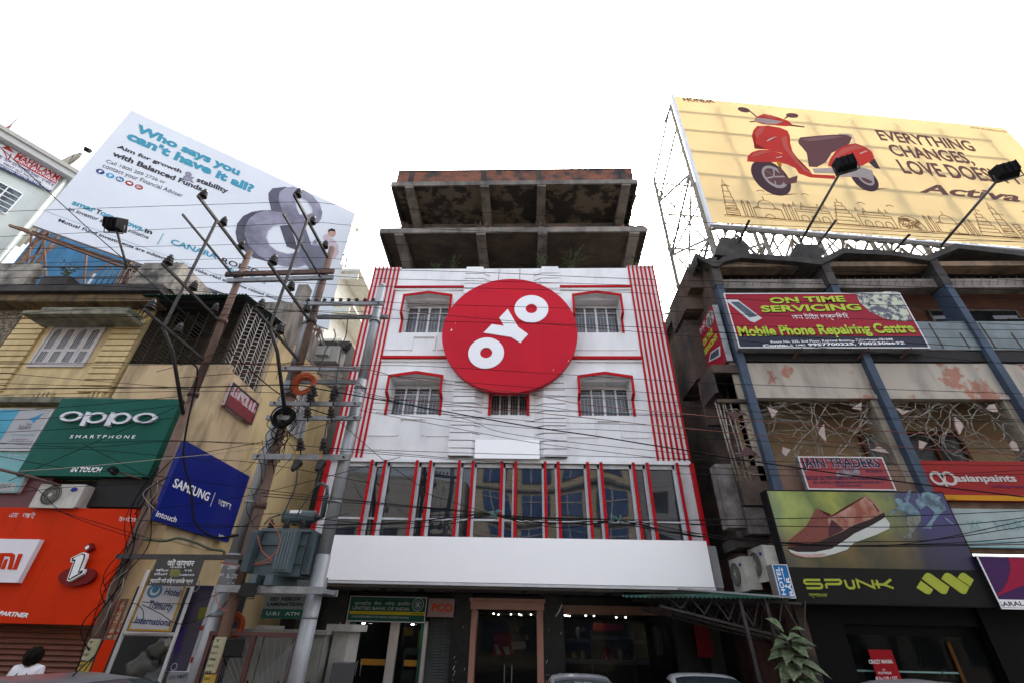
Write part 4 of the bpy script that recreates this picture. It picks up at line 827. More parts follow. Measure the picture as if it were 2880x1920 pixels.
# its frame
m = MB(); back = 1.3
for u in (.25, 2.6, 4.9, 7.2, 9.3):
    m.bar(pl.w(u, -2.3, -.2), pl.w(u, 6.3, -.2), .09).bar(pl.w(u, -2.3, -back), pl.w(u, 4.4, -back), .08).bar(pl.w(u, 6.2, -.2), pl.w(u, 3.2, -back), .06).bar(pl.w(u, -1.8, -back), pl.w(u, 1.0, -.2), .06)
    m.bar(pl.w(u, -.05, -.2), pl.w(u+.9, -1.9, .1), .06)
for v in (-.12, 2, 4.3): m.bar(pl.w(0, v, -.22), pl.w(9.4, v, -.22), .07)
m.bar(pl.w(-.3, -.5, .35), pl.w(7.5, -.75, .35), .07).bar(pl.w(-.3, -.5, .35), pl.w(-.1, -.1, -.2), .06)
for u in (0, 1.4, 2.6, 3.8, 5.2): m.bar(pl.w(u, -.1, -.3), pl.w(u+.75, -2.1, .2), .05).bar(pl.w(u+.8, -.1, -.3), pl.w(u+.1, -2.2, .3), .045)
m.build('support_frame', M('old_steel_frame', (.2, .12, .08), .8, (.1, .05, .035), 3), t)
# blue painted roof room behind it
t = thing('roof_room', 'blue painted roof room behind the rusty billboard frame', 'roof room', (-13, 15.5, 10.1))
bq = atY('A0', 100, 1240, 14.6); bt_ = atY('A0', 320, 962, 14.6)
MB().box(bq.x, -13.5, 14.6, 17, 10.15, bt_.z).box(-13.5, -10.6, 14.6, 17, 10.15, 15.2).build('wall', M('blue_wash', (.05, .2, .36), .7, (.03, .14, .27), .8, grime=.3), t)
for x in (-18.8, -16.8, -14.8, -12.9): MB().box(x, x+.1, 14.55, 14.598, 10.2, 14.9).build('seam', ALU, t)
MB().box(-14.2, -13.3, 14.5, 14.598, 10.3, 13.2).build('door', M('dark_blue_door', (.03, .07, .13), .5), t)
p = atY('A0', 550, 1330, 9.9); leafy('roof_weed', 'young green sapling on the yellow building parapet', 'plant', (p.x, 9.8, 10.4), 70, .95, .4, .1, [M('leaf_pale', (.16, .2, .07), .6, (.1, .13, .05), 6)], 12, .1)
# ------------------------------------------------------------------ pale hotel building far left
A = 'A0'; o0 = atZ(A, 0, 190, 22); a = R_(58.4); pl = Pl(o0, (math.cos(a), math.sin(a), 0))
t = thing('pale_building', 'pale grey tall building with a rooftop hotel banner at the edge', 'building', pl.w(0, -22, -3))
PB = M('pale_green_wall', (.5, .52, .48), .7, (.45, .47, .43), .5, grime=.12)
MB().pbox(pl, -8, 2.95, -22, -.45, -9, -.25).build('wall', PB, t)
MB().pbox(pl, -8, 3.2, -.44, -.12, -9, .25).build('roof_slab', paint('pale_concrete', (.5, .49, .46), .8), t)
m = MB().pbox(pl, -8, 3.35, -.118, .1, -9, .35); m.build('roof_coping', M('grey_coping', (.4, .38, .34), .8), t)
f = MB(); u0 = -2.2; u1, v1 = pl.uv(pt(A, 190, 680)); v0 = -3.75
f.pbox(pl, u0, u1, v0-.05, v0, -.249, -.18).pbox(pl, u0, u1, v1, v1+.05, -.249, -.18)
for k in range(9): u = u0+(u1-u0)*k/8; f.pbox(pl, u-.02, u+.02, v0, v1, -.249, -.19)
for k in range(1, 5): v = v0+(v1-v0)*k/5; f.pbox(pl, u0, u1, v-.015, v+.015, -.249, -.2)
wo = f.build('window', WTXT, t); MB().pbox(pl, u0, u1, v0, v1, -.249, -.235).build('pane', M('grey_window_glass', (.11, .14, .15), .15, (.03, .03, .035), 1.5, .45, .5), wo)
MB().tube([pl.w(2.8, -22, -.1), pl.w(2.8, -.5, -.1)], .07, 8).build('drain_pipe', PB, t)
s = thing('hotel_banner', 'white banner with red hotel lettering under the roof of the pale building', 'banner', pl.w(0, -2.2, -.2))
spl = Pl(pl.w(0, 0, -.12), pl.u)
MB().poly(spl, PX(A, -60, 262, 510, 530, 400, 672, -60, 440), -.06, 0).build('sheet', paint('white_banner', (.62, .6, .61), .5), s)
rdb = paint('red_lettering', (.4, .03, .03), .5); nv = paint('navy_lettering', (.04, .05, .13), .5)
MB().poly(spl, PX(A, 112, 405, 448, 588, 440, 612, 106, 425), .003, .006).poly(spl, PX(A, 12, 325, 60, 312, 118, 372), .003, .006).poly(spl, PX(A, 20, 345, 30, 345, 60, 400, 50, 400), .003, .006).poly(spl, PX(A, 85, 370, 95, 375, 70, 425, 60, 420), .003, .006).build('red_print', rdb, s)
MB().poly(spl, PX(A, -60, 432, 0, 452, 405, 660, 400, 674, -60, 458), .003, .006).build('navy_strip', nv, s)
lines(s, spl, rdb, [('MAHALAXMI', pt(A, 112, 402), pt(A, 462, 590), pt(A, 125, 355), dict(bold=.03)), ('H O T E L', pt(A, 148, 372), pt(A, 462, 562), pt(A, 155, 360))])
lines(s, spl, nv, [('হোটেল মহালক্ষ্মী ইন্ডো মানিমার', pt(A, -20, 398), pt(A, 415, 632), pt(A, -15, 375)), ('FIRST ISO 9001-2008', pt(A, 25, 455), pt(A, 320, 610), pt(A, 30, 440))])
lines(s, spl, WTXT, [('INDO-MYANMAR', pt(A, 118, 422), pt(A, 438, 602), pt(A, 120, 408)), ('CERTIFIED HOTEL IN N.E. INDIA', pt(A, -30, 458), pt(A, 395, 665), pt(A, -28, 446))], d=.012)
d0 = pl.w(2.2, .25, -1.5)
t = thing('dish_antenna', 'round mesh dish antenna on the pale building roof', 'dish antenna', pl.w(2.4, .1, -1.2))
dc = atZ(A, 505, 450, 22.9); ax = V((-.25, -1, .12)).normalized()
dm = MB().lathe(dc, ax, [(-.22, .05), (-.16, .5), (-.02, .95), (0, 1.02), (.02, 1.0), (0, .95), (-.14, .5), (-.19, .05)], 28)
dm.build('dish', M('beige_dish', (.36, .33, .26), .6), t)
m = MB(); sx = ax.cross(V((0, 0, 1))).normalized(); sy = sx.cross(ax)
for k in range(9): q = 2*math.pi*k/9; m.bar(dc-ax*.15, dc+(sx*math.cos(q)+sy*math.sin(q))*1.0+ax*.02, .03)
m.tube([dc-ax*.2, dc-V((0, 0, 1.6))-ax*.4], .06, 6); m.build('rib', M('dish_rib', (.2, .19, .16), .6), t)
fp_ = atZ(A, 35, 195, 22.6); tp_ = atZ(A, 85, 150, 23.3)
t = thing('flag', 'small orange red pennant on the pale building roof', 'flag', fp_)
MB().tube([fp_-V((0, 0, .6)), fp_+V((0, 0, 1))], .025, 5).build('pole', DARKSTEEL, t)
fpl = Pl(fp_, pl.u); MB().poly(fpl, PX(A, 30, 190, 38, 168, 102, 135, 88, 160, 75, 175, 60, 180), 0, .01).build('cloth', paint('flag_red', (.5, .03, .02), .7), t)
h = atZ(A, 690, 345, 19.0); f_ = atZ(A, 728, 362, 18.6)
arm_lamp('small floodlight sticking out past the slogan billboard edge', h, f_, s=.6, tilt=(.3, -.3, .9))
h = atY('A1', 1640, 545, 16); t = thing('hanging_tag', 'small tan scrap hanging from a rod at the billboard corner', 'scrap', h)
hp = front(16); MB().poly(hp, PX('A1', 1640, 510, 1650, 520, 1662, 555, 1636, 570), 0, .02).build('scrap', paint('tan_scrap', (.4, .27, .1), .7), t)
MB().tube([atY('A1', 1610, 470, 16), atY('A1', 1745, 527, 16)], .025, 5).build('rod', RUST, t)
# far white flats between billboard and hotel
t = thing('far_flats', 'pale far apartment block seen in the gap between billboard and hotel', 'building', (-8.6, 26, 0))
pf = front(26); q0 = atY('A1', 1500, 860, 26); q1 = atY('A1', 1600, 1045, 26); q2 = atY('A1', 1680, 1440, 26)
FW = M('pale_cream_wall', (.55, .53, .46), .8)
MB().box(q0.x-4, q0.x+.2, 26, 34, 0, q0.z).build('wall', FW, t)
z = q0.z-.4
while z > 6: MB().box(q0.x+.2, q1.x+.35, 26, 32, z-.3, z-.15).build('balcony_slab', FW, t); MB().box(q0.x+.21, q1.x+.3, 26, 26.1, z-1.1, z-.6).build('balcony_wall', FW, t); z -= 3.1
MB().tube([atY('A1', 1540, 890, 26), atY('A1', 1560, 770, 26)], .05, 5).build('antenna_pole', DARKSTEEL, t)
# ------------------------------------------------------------------ motor scooter billboard on the roof to the right
a = R_(6.487); pl = Pl((7.3, 12.93, 16.0), (math.cos(a), math.sin(a), 0)); A = 'B7'
t = thing('billboard', 'huge yellow scooter advertisement billboard on a lattice of steel above the roof', 'billboard', pl.w(9, 0, 0))
YF = cloth('yellow_flex', (.74, .64, .435), .62)
MB().pbox(pl, 0, 17.9, 0, 9.05, -.006, 0).build('sheet', YF, t)
MB().pbox(pl, -.12, -.005, -.05, 9.1, -.12, .03).pbox(pl, -.12, 17.9, -.14, -.055, -.12, .03).build('white_edge', paint('white_edge', (.7, .72, .76), .5), t)
BRN = cloth('brown_print', (.19, .115, .12), .4); LBR = cloth('light_brown_print', (.36, .19, .1), .5)
lines(t, pl, BRN, [('HONDA', pt(A, 385, 140), pt(A, 662, 158), pt(A, 388, 112), dict(bold=.05)), ('EVERYTHING', pt('C0', 575, 438), pt('C0', 1460, 545), pt('C0', 512, 343), dict(bold=.03)), ('CHANGES,', pt('C0', 690, 580), pt('C0', 1445, 660), pt('C0', 620, 475), dict(bold=.03)), ('LOVE DOESN’T.', pt('C0', 790, 742), pt('C0', 1930, 852), pt('C0', 722, 620), dict(bold=.03)),
    ('Activa', pt('C0', 930, 918), pt('C0', 1880, 1010), pt('C0', 955, 838), dict(bold=.03, shear=.4)), ('The Power of Dreams', pt(A, 420, 152), pt(A, 650, 164), pt(A, 422, 146)), ('you can see anything you like', pt('C0', 1405, 330), pt('C0', 1740, 375), pt('C0', 1405, 318))])
RD = cloth('scooter_red', (.7, .1, .085), .5); RDD = cloth('scooter_dark_red', (.40, .05, .05), .45); DK = cloth('scooter_dark', (.12, .075, .09), .4); SV = cloth('scooter_silver', (.62, .55, .53), .5); DB = cloth('seat_brown', (.22, .115, .12), .4)
so = thing('x', 'x', 'x') if 0 else None
def pp(name, mat, d, *polys):
    m = MB()
    for q in polys: m.poly(pl, q, .004, .004+d)
    return m.build(name, mat, t)
def circ(r, cx, cy, px, py, k=1.0):
    u = pl.uv(pt(r, cx, cy)); return u, abs(pl.uv(pt(r, px, cy))[0]-u[0]), abs(pl.uv(pt(r, cx, py))[1]-u[1])
def tyre(cx, cy, rx, ry, r):
    q = []
    for k in range(28): a = 2*math.pi*k/28; q.append((r, cx+rx*math.cos(a), cy+ry*math.sin(a)))
    return q
def slant(r, pts, ang=0): return [(r, x, y) for x, y in pts]
def oval(r, cx, cy, ra, rb, deg, n=28):
    c, s = math.cos(R_(deg)), math.sin(R_(deg)); return [(r, cx+ra*math.cos(2*math.pi*k/n)*c-rb*math.sin(2*math.pi*k/n)*s, cy+ra*math.cos(2*math.pi*k/n)*s+rb*math.sin(2*math.pi*k/n)*c) for k in range(n)]
pp('printed_shadow', LBR, .002, PX('B7', 1050, 965, 1300, 962, 1400, 958, 1300, 972), PX('C0', 350, 895, 660, 880, 500, 905))
for A_ in (('B7', 1155, 820, 205, 120, 38), ('C0', 430, 800, 150, 85, 38)): pp('printed_wheel', DK, .004, oval(*A_))
for A_ in (('B7', 1185, 812, 130, 75, 38), ('C0', 440, 790, 95, 48, 38)): pp('printed_rim', SV, .007, oval(*A_))
for A_ in (('B7', 1180, 810, 100, 54, 38), ('C0', 440, 790, 70, 33, 38)): pp('printed_rim', DB, .0075, oval(*A_))
for k in range(6):
    q = oval('B7', 1182, 811, 122, 68, 38, 12); pp('printed_spoke', SV, .0085+k*.0002, [q[2*k], ('B7', 1176, 805), ('B7', 1188, 817), (q[2*k][0], q[2*k][1]+14, q[2*k][2]+12)])
pp('printed_hub', DB, .009, oval('B7', 1215, 830, 45, 30, 38), oval('B7', 1150, 780, 26, 16, 38), PX('B7', 1230, 700, 1290, 830, 1390, 800, 1380, 860, 1280, 880, 1210, 740))
pp('printed_front_guard', RD, .010, PX('B7', 945, 675, 950, 630, 985, 595, 1050, 575, 1150, 575, 1260, 610, 1310, 650, 1370, 700, 1420, 760, 1300, 700, 1200, 680, 1080, 685))
pp('printed_leg_shield', RD, .012, PX('B7', 985, 450, 1000, 400, 1030, 365, 1130, 362, 1230, 378, 1300, 405, 1320, 450, 1325, 520, 1345, 590, 1420, 690, 1490, 755, 1520, 790, 1720, 800, 1720, 830, 1500, 815, 1400, 780, 1330, 670, 1250, 600, 1150, 575, 1060, 560, 1005, 520))
pp('printed_head', RD, .014, PX('B7', 1010, 320, 1020, 285, 1090, 258, 1150, 268, 1240, 295, 1310, 320, 1345, 355, 1290, 365, 1180, 355, 1080, 345))
pp('printed_lamp', SV, .016, PX('B7', 1025, 290, 1150, 305, 1260, 325, 1200, 348, 1110, 345, 1015, 320))
pp('printed_body', RDD, .013, PX('B7', 1010, 560, 1000, 480, 1010, 430, 1020, 520, 1110, 570), PX('B7', 1110, 500, 1210, 450, 1180, 480, 1120, 508), PX('B7', 1330, 600, 1400, 660, 1500, 760, 1420, 740))
RDL = cloth('scooter_bright_red', (.74, .2, .17), .5); GLW = cloth('white_glint_print', (.85, .75, .68), .5)
pp('printed_highlight', RDL, .0165, PX('B7', 1030, 395, 1060, 375, 1110, 372, 1075, 420, 1030, 470, 1015, 440))
pp('printed_highlight', RDL, .0166, PX('B7', 970, 640, 1010, 600, 1090, 585, 1180, 590, 1100, 605, 1020, 630))
pp('printed_highlight', RDL, .0167, PX('B7', 1240, 470, 1290, 450, 1300, 540, 1400, 680, 1500, 780, 1450, 765, 1340, 650, 1270, 560))
pp('printed_highlight', RDL, .0168, PX('C0', 150, 590, 220, 525, 340, 485, 420, 515, 300, 540, 200, 590, 140, 650))
pp('printed_highlight', RDL, .0169, PX('B7', 1070, 275, 1130, 265, 1220, 295, 1180, 300))
pp('printed_glint', GLW, .0175, PX('B7', 1112, 498, 1140, 478, 1205, 455, 1180, 470, 1125, 500))
pp('printed_glint', GLW, .0176, PX('B7', 1198, 643, 1250, 630, 1252, 636, 1200, 650))
pp('printed_glint', GLW, .0177, PX('C0', 380, 565, 440, 540, 455, 545, 390, 572))
pp('printed_glint', GLW, .0178, PX('C0', 195, 385, 280, 385, 330, 420, 345, 460, 290, 480, 330, 440, 290, 400))
pp('printed_grab_rail', SV, .0135, PX('B7', 1740, 440, 1760, 430, 1830, 430, 1880, 445, 1860, 450, 1800, 440))
pp('printed_seat_shine', cloth('seat_shine', (.33, .2, .2), .4), .0155, PX('B7', 1420, 480, 1560, 460, 1700, 450, 1800, 455, 1700, 475, 1500, 500))
pp('printed_seat', DB, .012, PX('B7', 1395, 490, 1410, 465, 1560, 450, 1700, 440, 1820, 442, 1870, 465, 1845, 520, 1800, 545, 1690, 600, 1640, 680, 1560, 725, 1490, 720, 1470, 600, 1430, 550, 1400, 520))
pp('printed_rear', RD, .015, PX('C0', 92, 680, 110, 620, 165, 540, 250, 490, 345, 472, 440, 510, 495, 550, 515, 600, 500, 630, 410, 675, 330, 680, 200, 700))
pp('printed_underside', SV, .011, PX('C0', 180, 700, 400, 690, 500, 720, 520, 830, 430, 790, 330, 780, 200, 780), PX('B7', 1520, 740, 1700, 730, 1720, 780, 1540, 775))
pp('printed_tail', DK, .013, PX('C0', 490, 620, 520, 610, 570, 705, 530, 700, 470, 650))
pp('printed_mirror', DB, .012, oval('B7', 915, 220, 55, 20, 12), oval('B7', 1342, 270, 55, 20, 5), PX('B7', 960, 228, 968, 226, 1030, 278, 1020, 280), PX('B7', 1270, 300, 1285, 280, 1310, 282, 1280, 300), PX('B7', 965, 322, 1015, 318, 1015, 326, 966, 330), PX('B7', 1300, 345, 1450, 368, 1450, 376, 1320, 362))
pp('printed_indicator', cloth('orange_print', (.6, .25, .03), .3), .016, oval('B7', 1228, 698, 26, 14, 45))
# line drawn town along the foot: plain domes, towers and gates
rr = random.Random(11); m = MB(); w_ = .035
def arc(c, r, a0=0, a1=180, n=10, sy=1): return [(c[0]+r*math.cos(R_(a0+(a1-a0)*k/n)), c[1]+r*sy*math.sin(R_(a0+(a1-a0)*k/n))) for k in range(n+1)]
def rect(x0, x1, y0, y1): return [(x0, y0), (x0, y1), (x1, y1), (x1, y0), (x0, y0)]
u = .75; base = .55; kinds = ['tower', 'dome', 'gate', 'temple', 'gate', 'mound', 'dome', 'temple', 'tower', 'blocks', 'tower', 'temple', 'gate', 'dome', 'blocks', 'temple', 'gate', 'tower', 'dome', 'blocks']
for k in kinds:
    W = {'tower': .6, 'dome': 2.2, 'gate': 1.5, 'temple': 1.0, 'mound': 1.2, 'blocks': 1.2}[k]; L = []
    if k == 'tower':
        for i in range(5): L += [rect(u+.04*i, u+W-.04*i-.05, base+.36*i, base+.36*(i+1))]
        L += [[(u+.2, base+1.8), (u+.27, base+2.2), (u+.35, base+1.8)]]; L += [[(u+.05, base+.1*i), (u+.5, base+.1*i+.1)] for i in range(6)]
    elif k == 'dome':
        L += [rect(u+.5, u+1.7, base, base+.55), arc((u+1.1, base+.6), .36, 0, 180, 10, 1.3), [(u+1.1, base+1.05), (u+1.1, base+1.3)], arc((u+1.1, base), .2), arc((u+.7, base+.5), .12), arc((u+1.5, base+.5), .12)]
        for x in (.05, .3, 1.85, 2.1): L += [rect(u+x, u+x+.1, base, base+.8), [(u+x, base+.8), (u+x+.05, base+.95), (u+x+.1, base+.8)]]
    elif k == 'gate':
        L += [rect(u, u+W, base, base+.55), rect(u, u+W, base+.55, base+.68), rect(u+.3, u+W-.3, base+.68, base+.85)]
        for x in (.3, .75, 1.2): L += [arc((u+x, base+.18), .15), [(u+x-.15, base), (u+x-.15, base+.18)], [(u+x+.15, base), (u+x+.15, base+.18)]]
        for x in (.05, .4, 1.1, 1.4): L += [[(u+x-.06, base+.85), (u+x, base+1.1), (u+x+.06, base+.85)]]
    elif k == 'temple':
        for i in range(6): L += [rect(u+.07*i, u+W-.07*i, base+.22*i, base+.22*(i+1))]
        L += [[(u+W/2, base+1.32), (u+W/2, base+1.55)]]
    elif k == 'mound':
        L += [arc((u+.6, base), .58, 0, 180, 12, 1.4)]+[arc((u+rr.uniform(.2, 1), base+rr.uniform(.1, .6)), .08, 0, 360, 6) for _ in range(26)]
    else:
        for i in range(4): h_ = rr.uniform(.4, 1.1); L += [rect(u+.3*i, u+.3*i+.26, base, base+h_)]+[[(u+.3*i, base+j*.15), (u+.3*i+.26, base+j*.15+.08)] for j in range(int(h_/.15))]
    m = MB()
    for q in L: m.stroke(pl, q, w_, .004, .007)
    if rr.random() < .6: cx = u+rr.uniform(0, W); m.stroke(pl, arc((cx, base+rr.uniform(1.3, 1.8)), .16, 0, 180, 5, .6), w_, .004, .007)
    m.build('line_drawing', LBR, t); u += W+.12
m = MB().stroke(pl, [(.6, base-.03), (17.5, base-.03)], .03, .004, .007); m.stroke(pl, [(.6, base-.1), (17.5, base-.1)], .02, .004, .007)
m.build('drawn_ground', LBR, t)
# lattice behind
TR = M('grey_green_lattice', (.2, .2, .18), .7, (.14, .135, .115), 4)
m = MB(); n = 8; dx = 2.35
for i in range(n):
    u = .0+dx*i; f0, b0 = -.45, -3.6
    m.bar(pl.w(u, -2.6, f0), pl.w(u, 9.0, f0), 0.120).bar(pl.w(u, -2.6, b0), pl.w(u, 7.2, b0), 0.128).bar(pl.w(u, 9.0, f0), pl.w(u, 7.2, b0), 0.085)
    lv = [-2.4, -.4, 1.6, 3.6, 5.4, 7.1]
    for j in range(len(lv)-1):
        a_, b_ = (f0, b0) if j % 2 else (b0, f0); m.bar(pl.w(u, lv[j], a_), pl.w(u, lv[j+1], b_), 0.085).bar(pl.w(u, lv[j], f0), pl.w(u, lv[j], b0), 0.064)
    m.bar(pl.w(u, -2.5, b0), pl.w(u, 3.4, f0), 0.071)
    if i < n-1:
        for v in (-.2, 1.5, 3.1, 4.7, 6.3, 7.8): m.bar(pl.w(u, v, -.1), pl.w(u+dx, v, -.1), 0.071)
        for v in (-.3, 2.1, 4.5, 6.9): m.bar(pl.w(u, v, b0), pl.w(u+dx, v, b0), 0.071)
        for v in (-2.4, 2.1): m.bar(pl.w(u, v, b0), pl.w(u+dx, v+4.5, b0), 0.064).bar(pl.w(u+dx, v, b0), pl.w(u, v+4.5, b0), 0.064)
        m.bar(pl.w(u, -2.2, f0), pl.w(u+dx*.5, -.1, f0), 0.085).bar(pl.w(u+dx, -2.2, f0), pl.w(u+dx*.5, -.1, f0), 0.085)
        m.bar(pl.w(u+.6, -2.6, f0), pl.w(u+.35, -.1, f0), 0.056)
m.bar(pl.w(0, 8.9, -.2), pl.w(-1.0, 6.2, -6.0), 0.071).bar(pl.w(-1.0, 6.2, -6.0), pl.w(-1.0, -2.6, -6.0), 0.050).bar(pl.w(0, 6.9, -3.6), pl.w(-1.0, 6.2, -6.0), 0.056)
for v in (4.5, 2.1, -.3): m.bar(pl.w(0, v, -3.6), pl.w(-.9, v-.2, -6.0), 0.056)
m.bar(pl.w(-.9, 4.3, -6.0), pl.w(0, 2.1, -3.6), 0.056).bar(pl.w(-.9, 1.9, -6.0), pl.w(0, -.3, -3.6), 0.056).bar(pl.w(-.9, -.5, -6.0), pl.w(.05, -2.9, -1.5), 0.071)
for u in range(0, 36): m.bar(pl.w(u*.5, -.16, -.2), pl.w(u*.5+.2, -.16, -.2), 0.071)
m.build('lattice', TR, t)
# ------------------------------------------------------------------ weathered building on the right
rb_ = thing('arcade_building', 'blackened old shopping building with blue columns and a twisted iron screen', 'building', (12, 12, 0))
TC = M('terracotta_plaster', (.24, .145, .1), .85, (.14, .09, .065), 1.1, bump=.15, grime=.5)
BW = M('tan_wall', (.4, .285, .16), .8, (.33, .22, .12), .9, bump=.1, grime=.2)
RBW = M('red_brown_wall', (.16, .06, .03), .85, (.1, .04, .025), .8, bump=.1, grime=.3)
SIDE = M('sooty_side_wall', (.085, .055, .04), .9, (.02, .018, .017), .9, .38, .6, bump=.4, bscale=9)
BLUEC = M('blue_column_paint', (.05, .075, .115), .8, (.035, .05, .075), 2, bump=.12, grime=.3)
MB().box(6.2, 30, 13.62, 14, 5.2, 9.2).build('wall', BW, rb_)
MB().box(6.2, 30, 13.4, 14, 9.4, 13.2).build('upper_wall', RBW, rb_)
MB().box(6.0, 6.2, 12.05, 22, 0, 13.1).build('side_wall', SIDE, rb_)
MB().box(6.2, 30, 12.1, 13.6, 9.1, 9.4).build('floor_slab', DCONC, rb_)
MB().box(6.2, 30, 12.1, 13.6, 5.4, 5.6).build('floor_slab', DCONC, rb_)
MB().box(6.21, 30, 11.93, 12.3, 9.12, 9.46).build('slab_edge', BLACK, rb_)  # black strip painted as the shade of the gap at the floor slab
MB().box(6.2, 30, 12.02, 12.3, 4.0, 6.05).build('lower_wall', TC, rb_)
PW2 = bpy.data.materials.new  # parapet: white wash worn off to pink in patches
PEELW = M('peeling_whitewash', (.38, .34, .28), .8, (.32, .15, .1), .8, .42, .455, bump=.15, grime=.4, detail=10)
cols = [6.18, 9.83, 13.42, 17.0, 20.6]
for i, x in enumerate(cols):
    MB().box(x, x+.22, 11.8, 12.35, 4.9 if i < 2 else 5.4, 11.9).build('column', BLUEC, rb_)
    MB().box(x-.03, x+.25, 11.78, 12.38, 11.903, 13.1).build('column_top', DCONC, rb_)
    MB().box(x-.18, x+.0, 12.0, 12.5, 5.6, 9.1).build('column_side', M('column_plaster', (.35, .3, .23), .85, (.2, .17, .13), 2, grime=.3), rb_)
for a, b in zip(cols, cols[1:]):
    o = MB().box(a+.222, b-.002, 11.98, 12.16, 7.93, 9.08).box(a+.222, b-.002, 11.94, 11.978, 7.93, 8.06).build('parapet', PEELW, rb_)
    MB().box(a+.23, b-.01, 12.0, 12.35, 11.93, 12.3).build('beam', CONC, rb_)
    MB().box(a+.26, b-.04, 11.9, 12.35, 12.78, 12.98).build('beam', M('tan_beam', (.3, .2, .12), .85, (.09, .07, .05), 1.2, grime=.4), rb_)
MB().box(6.45, 30, 11.9, 11.96, 9.5, 10.52).build('metal_sheet', M('blue_grey_sheet', (.16, .2, .21), .6, (.11, .135, .14), 2, grime=.3), rb_)
for k in range(12): x = 12.35+k*.75; MB().bar((x, 11.89, 9.55), (x-.02, 11.89, 10.1 if k % 2 else 10.45), .02).build('sheet_joint', RUST, rb_)
# folded roof
m = MB(); pl = front(11.7)
prof = [(4.9+.8, 12.95), (5.72, 13.25), (6.2, 12.85), (6.36, 12.84), (6.62, 13.05), (7.2, 13.22), (8.85, 13.05), (9.75, 12.9), (10.68, 13.42), (12.2, 13.3), (13.28, 13.05), (14.5, 13.6), (16.6, 13.2), (17.0, 13.1), (18.2, 13.6), (20.5, 13.2), (21.8, 13.6), (24, 13.2), (30, 13.3)]
m.prism(pl, prof+[(x, z-.22) for x, z in prof[::-1]], -8, 0)
m.build('folded_roof', DCONC, rb_)
for i, pts in enumerate((('C1', 560, 285, 570, 225, 605, 170, 625, 100, 700, 108, 830, 115, 850, 160, 890, 165, 912, 215, 930, 268, 700, 300), ('C1', 1350, 300, 1385, 220, 1430, 172, 1640, 180, 1655, 212, 1690, 215, 1722, 262, 1650, 345))):
    MB().poly(front(11.75), PX(*pts), -.9, 0).build('concrete_stump', DCONC, rb_)
m = MB()
for (r, x0, y0, x1, y1) in (('B7', 965, 1190, 870, 1390), ('B7', 1730, 1190, 1570, 1410), ('C0', 845, 1305, 700, 1460)): m.bar(atY(r, x0, y0, 11.0), atY(r, x1, y1, 11.7), .07, .04)
m.build('steel_stub', DARKSTEEL, rb_)
# sooty stepped corner towards the alley
MB().boxes('corner_ledge', SIDE, rb_, (5.55, 5.99, 12.3, 13.1, 12.2, 13.05), (5.4, 5.99, 12.7, 14.2, 11.6, 12.75), (5.45, 5.98, 13.2, 14.9, 9.2, 11.5), (5.4, 6.17, 11.9, 13.1, 8.72, 8.98), (5.38, 5.46, 11.95, 13.0, 8.1, 8.72), (5.36, 6.17, 12.9, 13.05, 7.5, 8.72), (5.35, 6.17, 11.92, 12.05, 7.78, 7.88)); m = MB()
m.hexa([(5.45, 12, 5.0), (6.17, 12, 5.0), (6.17, 13, 5.0), (5.45, 13, 5.0), (5.42, 12, 6.0), (6.17, 12, 6.0), (6.17, 13, 6.0), (5.42, 13, 6.0)])
m.build('corner_ledge', SIDE, rb_)
MB().box(5.0, 5.44, 12.2, 12.6, 4.5, 6.1).box(5.45, 6.17, 12.1, 12.9, 4.35, 4.98).build('broken_parapet', M('grey_sooty_plaster', (.2, .18, .17), .9, (.05, .045, .042), 1.4, .35, .62, bump=.4, grime=.4), rb_)
MB().box(5.3, 6.0, 12.5, 13.6, 4.1, 4.34).build('corner_slab', DCONC, rb_)
# twisted iron screen
ir = M('pale_iron', (.3, .27, .22), .7, (.11, .09, .07), 6); rr = random.Random(4)
for i, (a, b) in enumerate(zip([6.42, 10.07, 13.66], [9.65, 13.24, 16.8])):
    m = MB(); zt = 7.9; zb = 6.0
    def walk(x, z, dx, dz, n, r):
        pts = [V((x, 12.1, z))]
        for k in range(n):
            dx += rr.uniform(-.13, .13); dz += rr.uniform(-.09, .09); dx = max(-.3, min(.3, dx)); L = math.hypot(dx, dz) or 1
            x += dx/L*.2; z += dz/L*.2
            if x < a or x > b or z < zb or z > zt: break
            pts.append(V((x, 12.1+rr.uniform(-.04, .04), z)))
        if len(pts) > 1: m.tube(pts, r, 5, r*.75)
        return pts
    for k in range(13):
        x = a+(b-a)*(k+.5)/13+rr.uniform(-.1, .1); p = walk(x, zt-.02, rr.uniform(-.25, .25), -.16, 13, .017)
        for _ in range(4):
            q = p[rr.randrange(len(p))]; walk(q.x, q.z, rr.choice([-.2, .2]), rr.uniform(-.12, .1), rr.randint(3, 7), .011)
    for k in range(7): walk(a if k % 2 else b, zb+.1+(zt-zb)*k/7, .2 if k % 2 else -.2, rr.uniform(-.06, .08), 9, .012)
    m.build('iron_screen', ir, rb_)
m = MB()
for k in range(9): z = 5.9+k*.21; m.tube([(5.55+rr.uniform(-.1, .1), 12.0, z), (5.85, 11.97, z+rr.uniform(-.2, .2)), (6.12, 12, z+rr.uniform(-.2, .2))], .014, 5)
for x in (5.4, 5.5, 5.62, 5.75, 5.5): m.tube([(x, 12.0, 5.6), (x+rr.uniform(-.1, .05), 11.95, 6.6), (x+rr.uniform(-.12, .05), 12, 7.8)], .02, 5)
m.build('iron_screen', ir, rb_)
MB().box(5.9, 6.17, 12.3, 12.4, 5.9, 7.75).build('corner_wall', BW, rb_)
pk = M('pink_white_plate', (.4, .31, .27), .6, (.3, .22, .19), 4); pf = front(12.02)
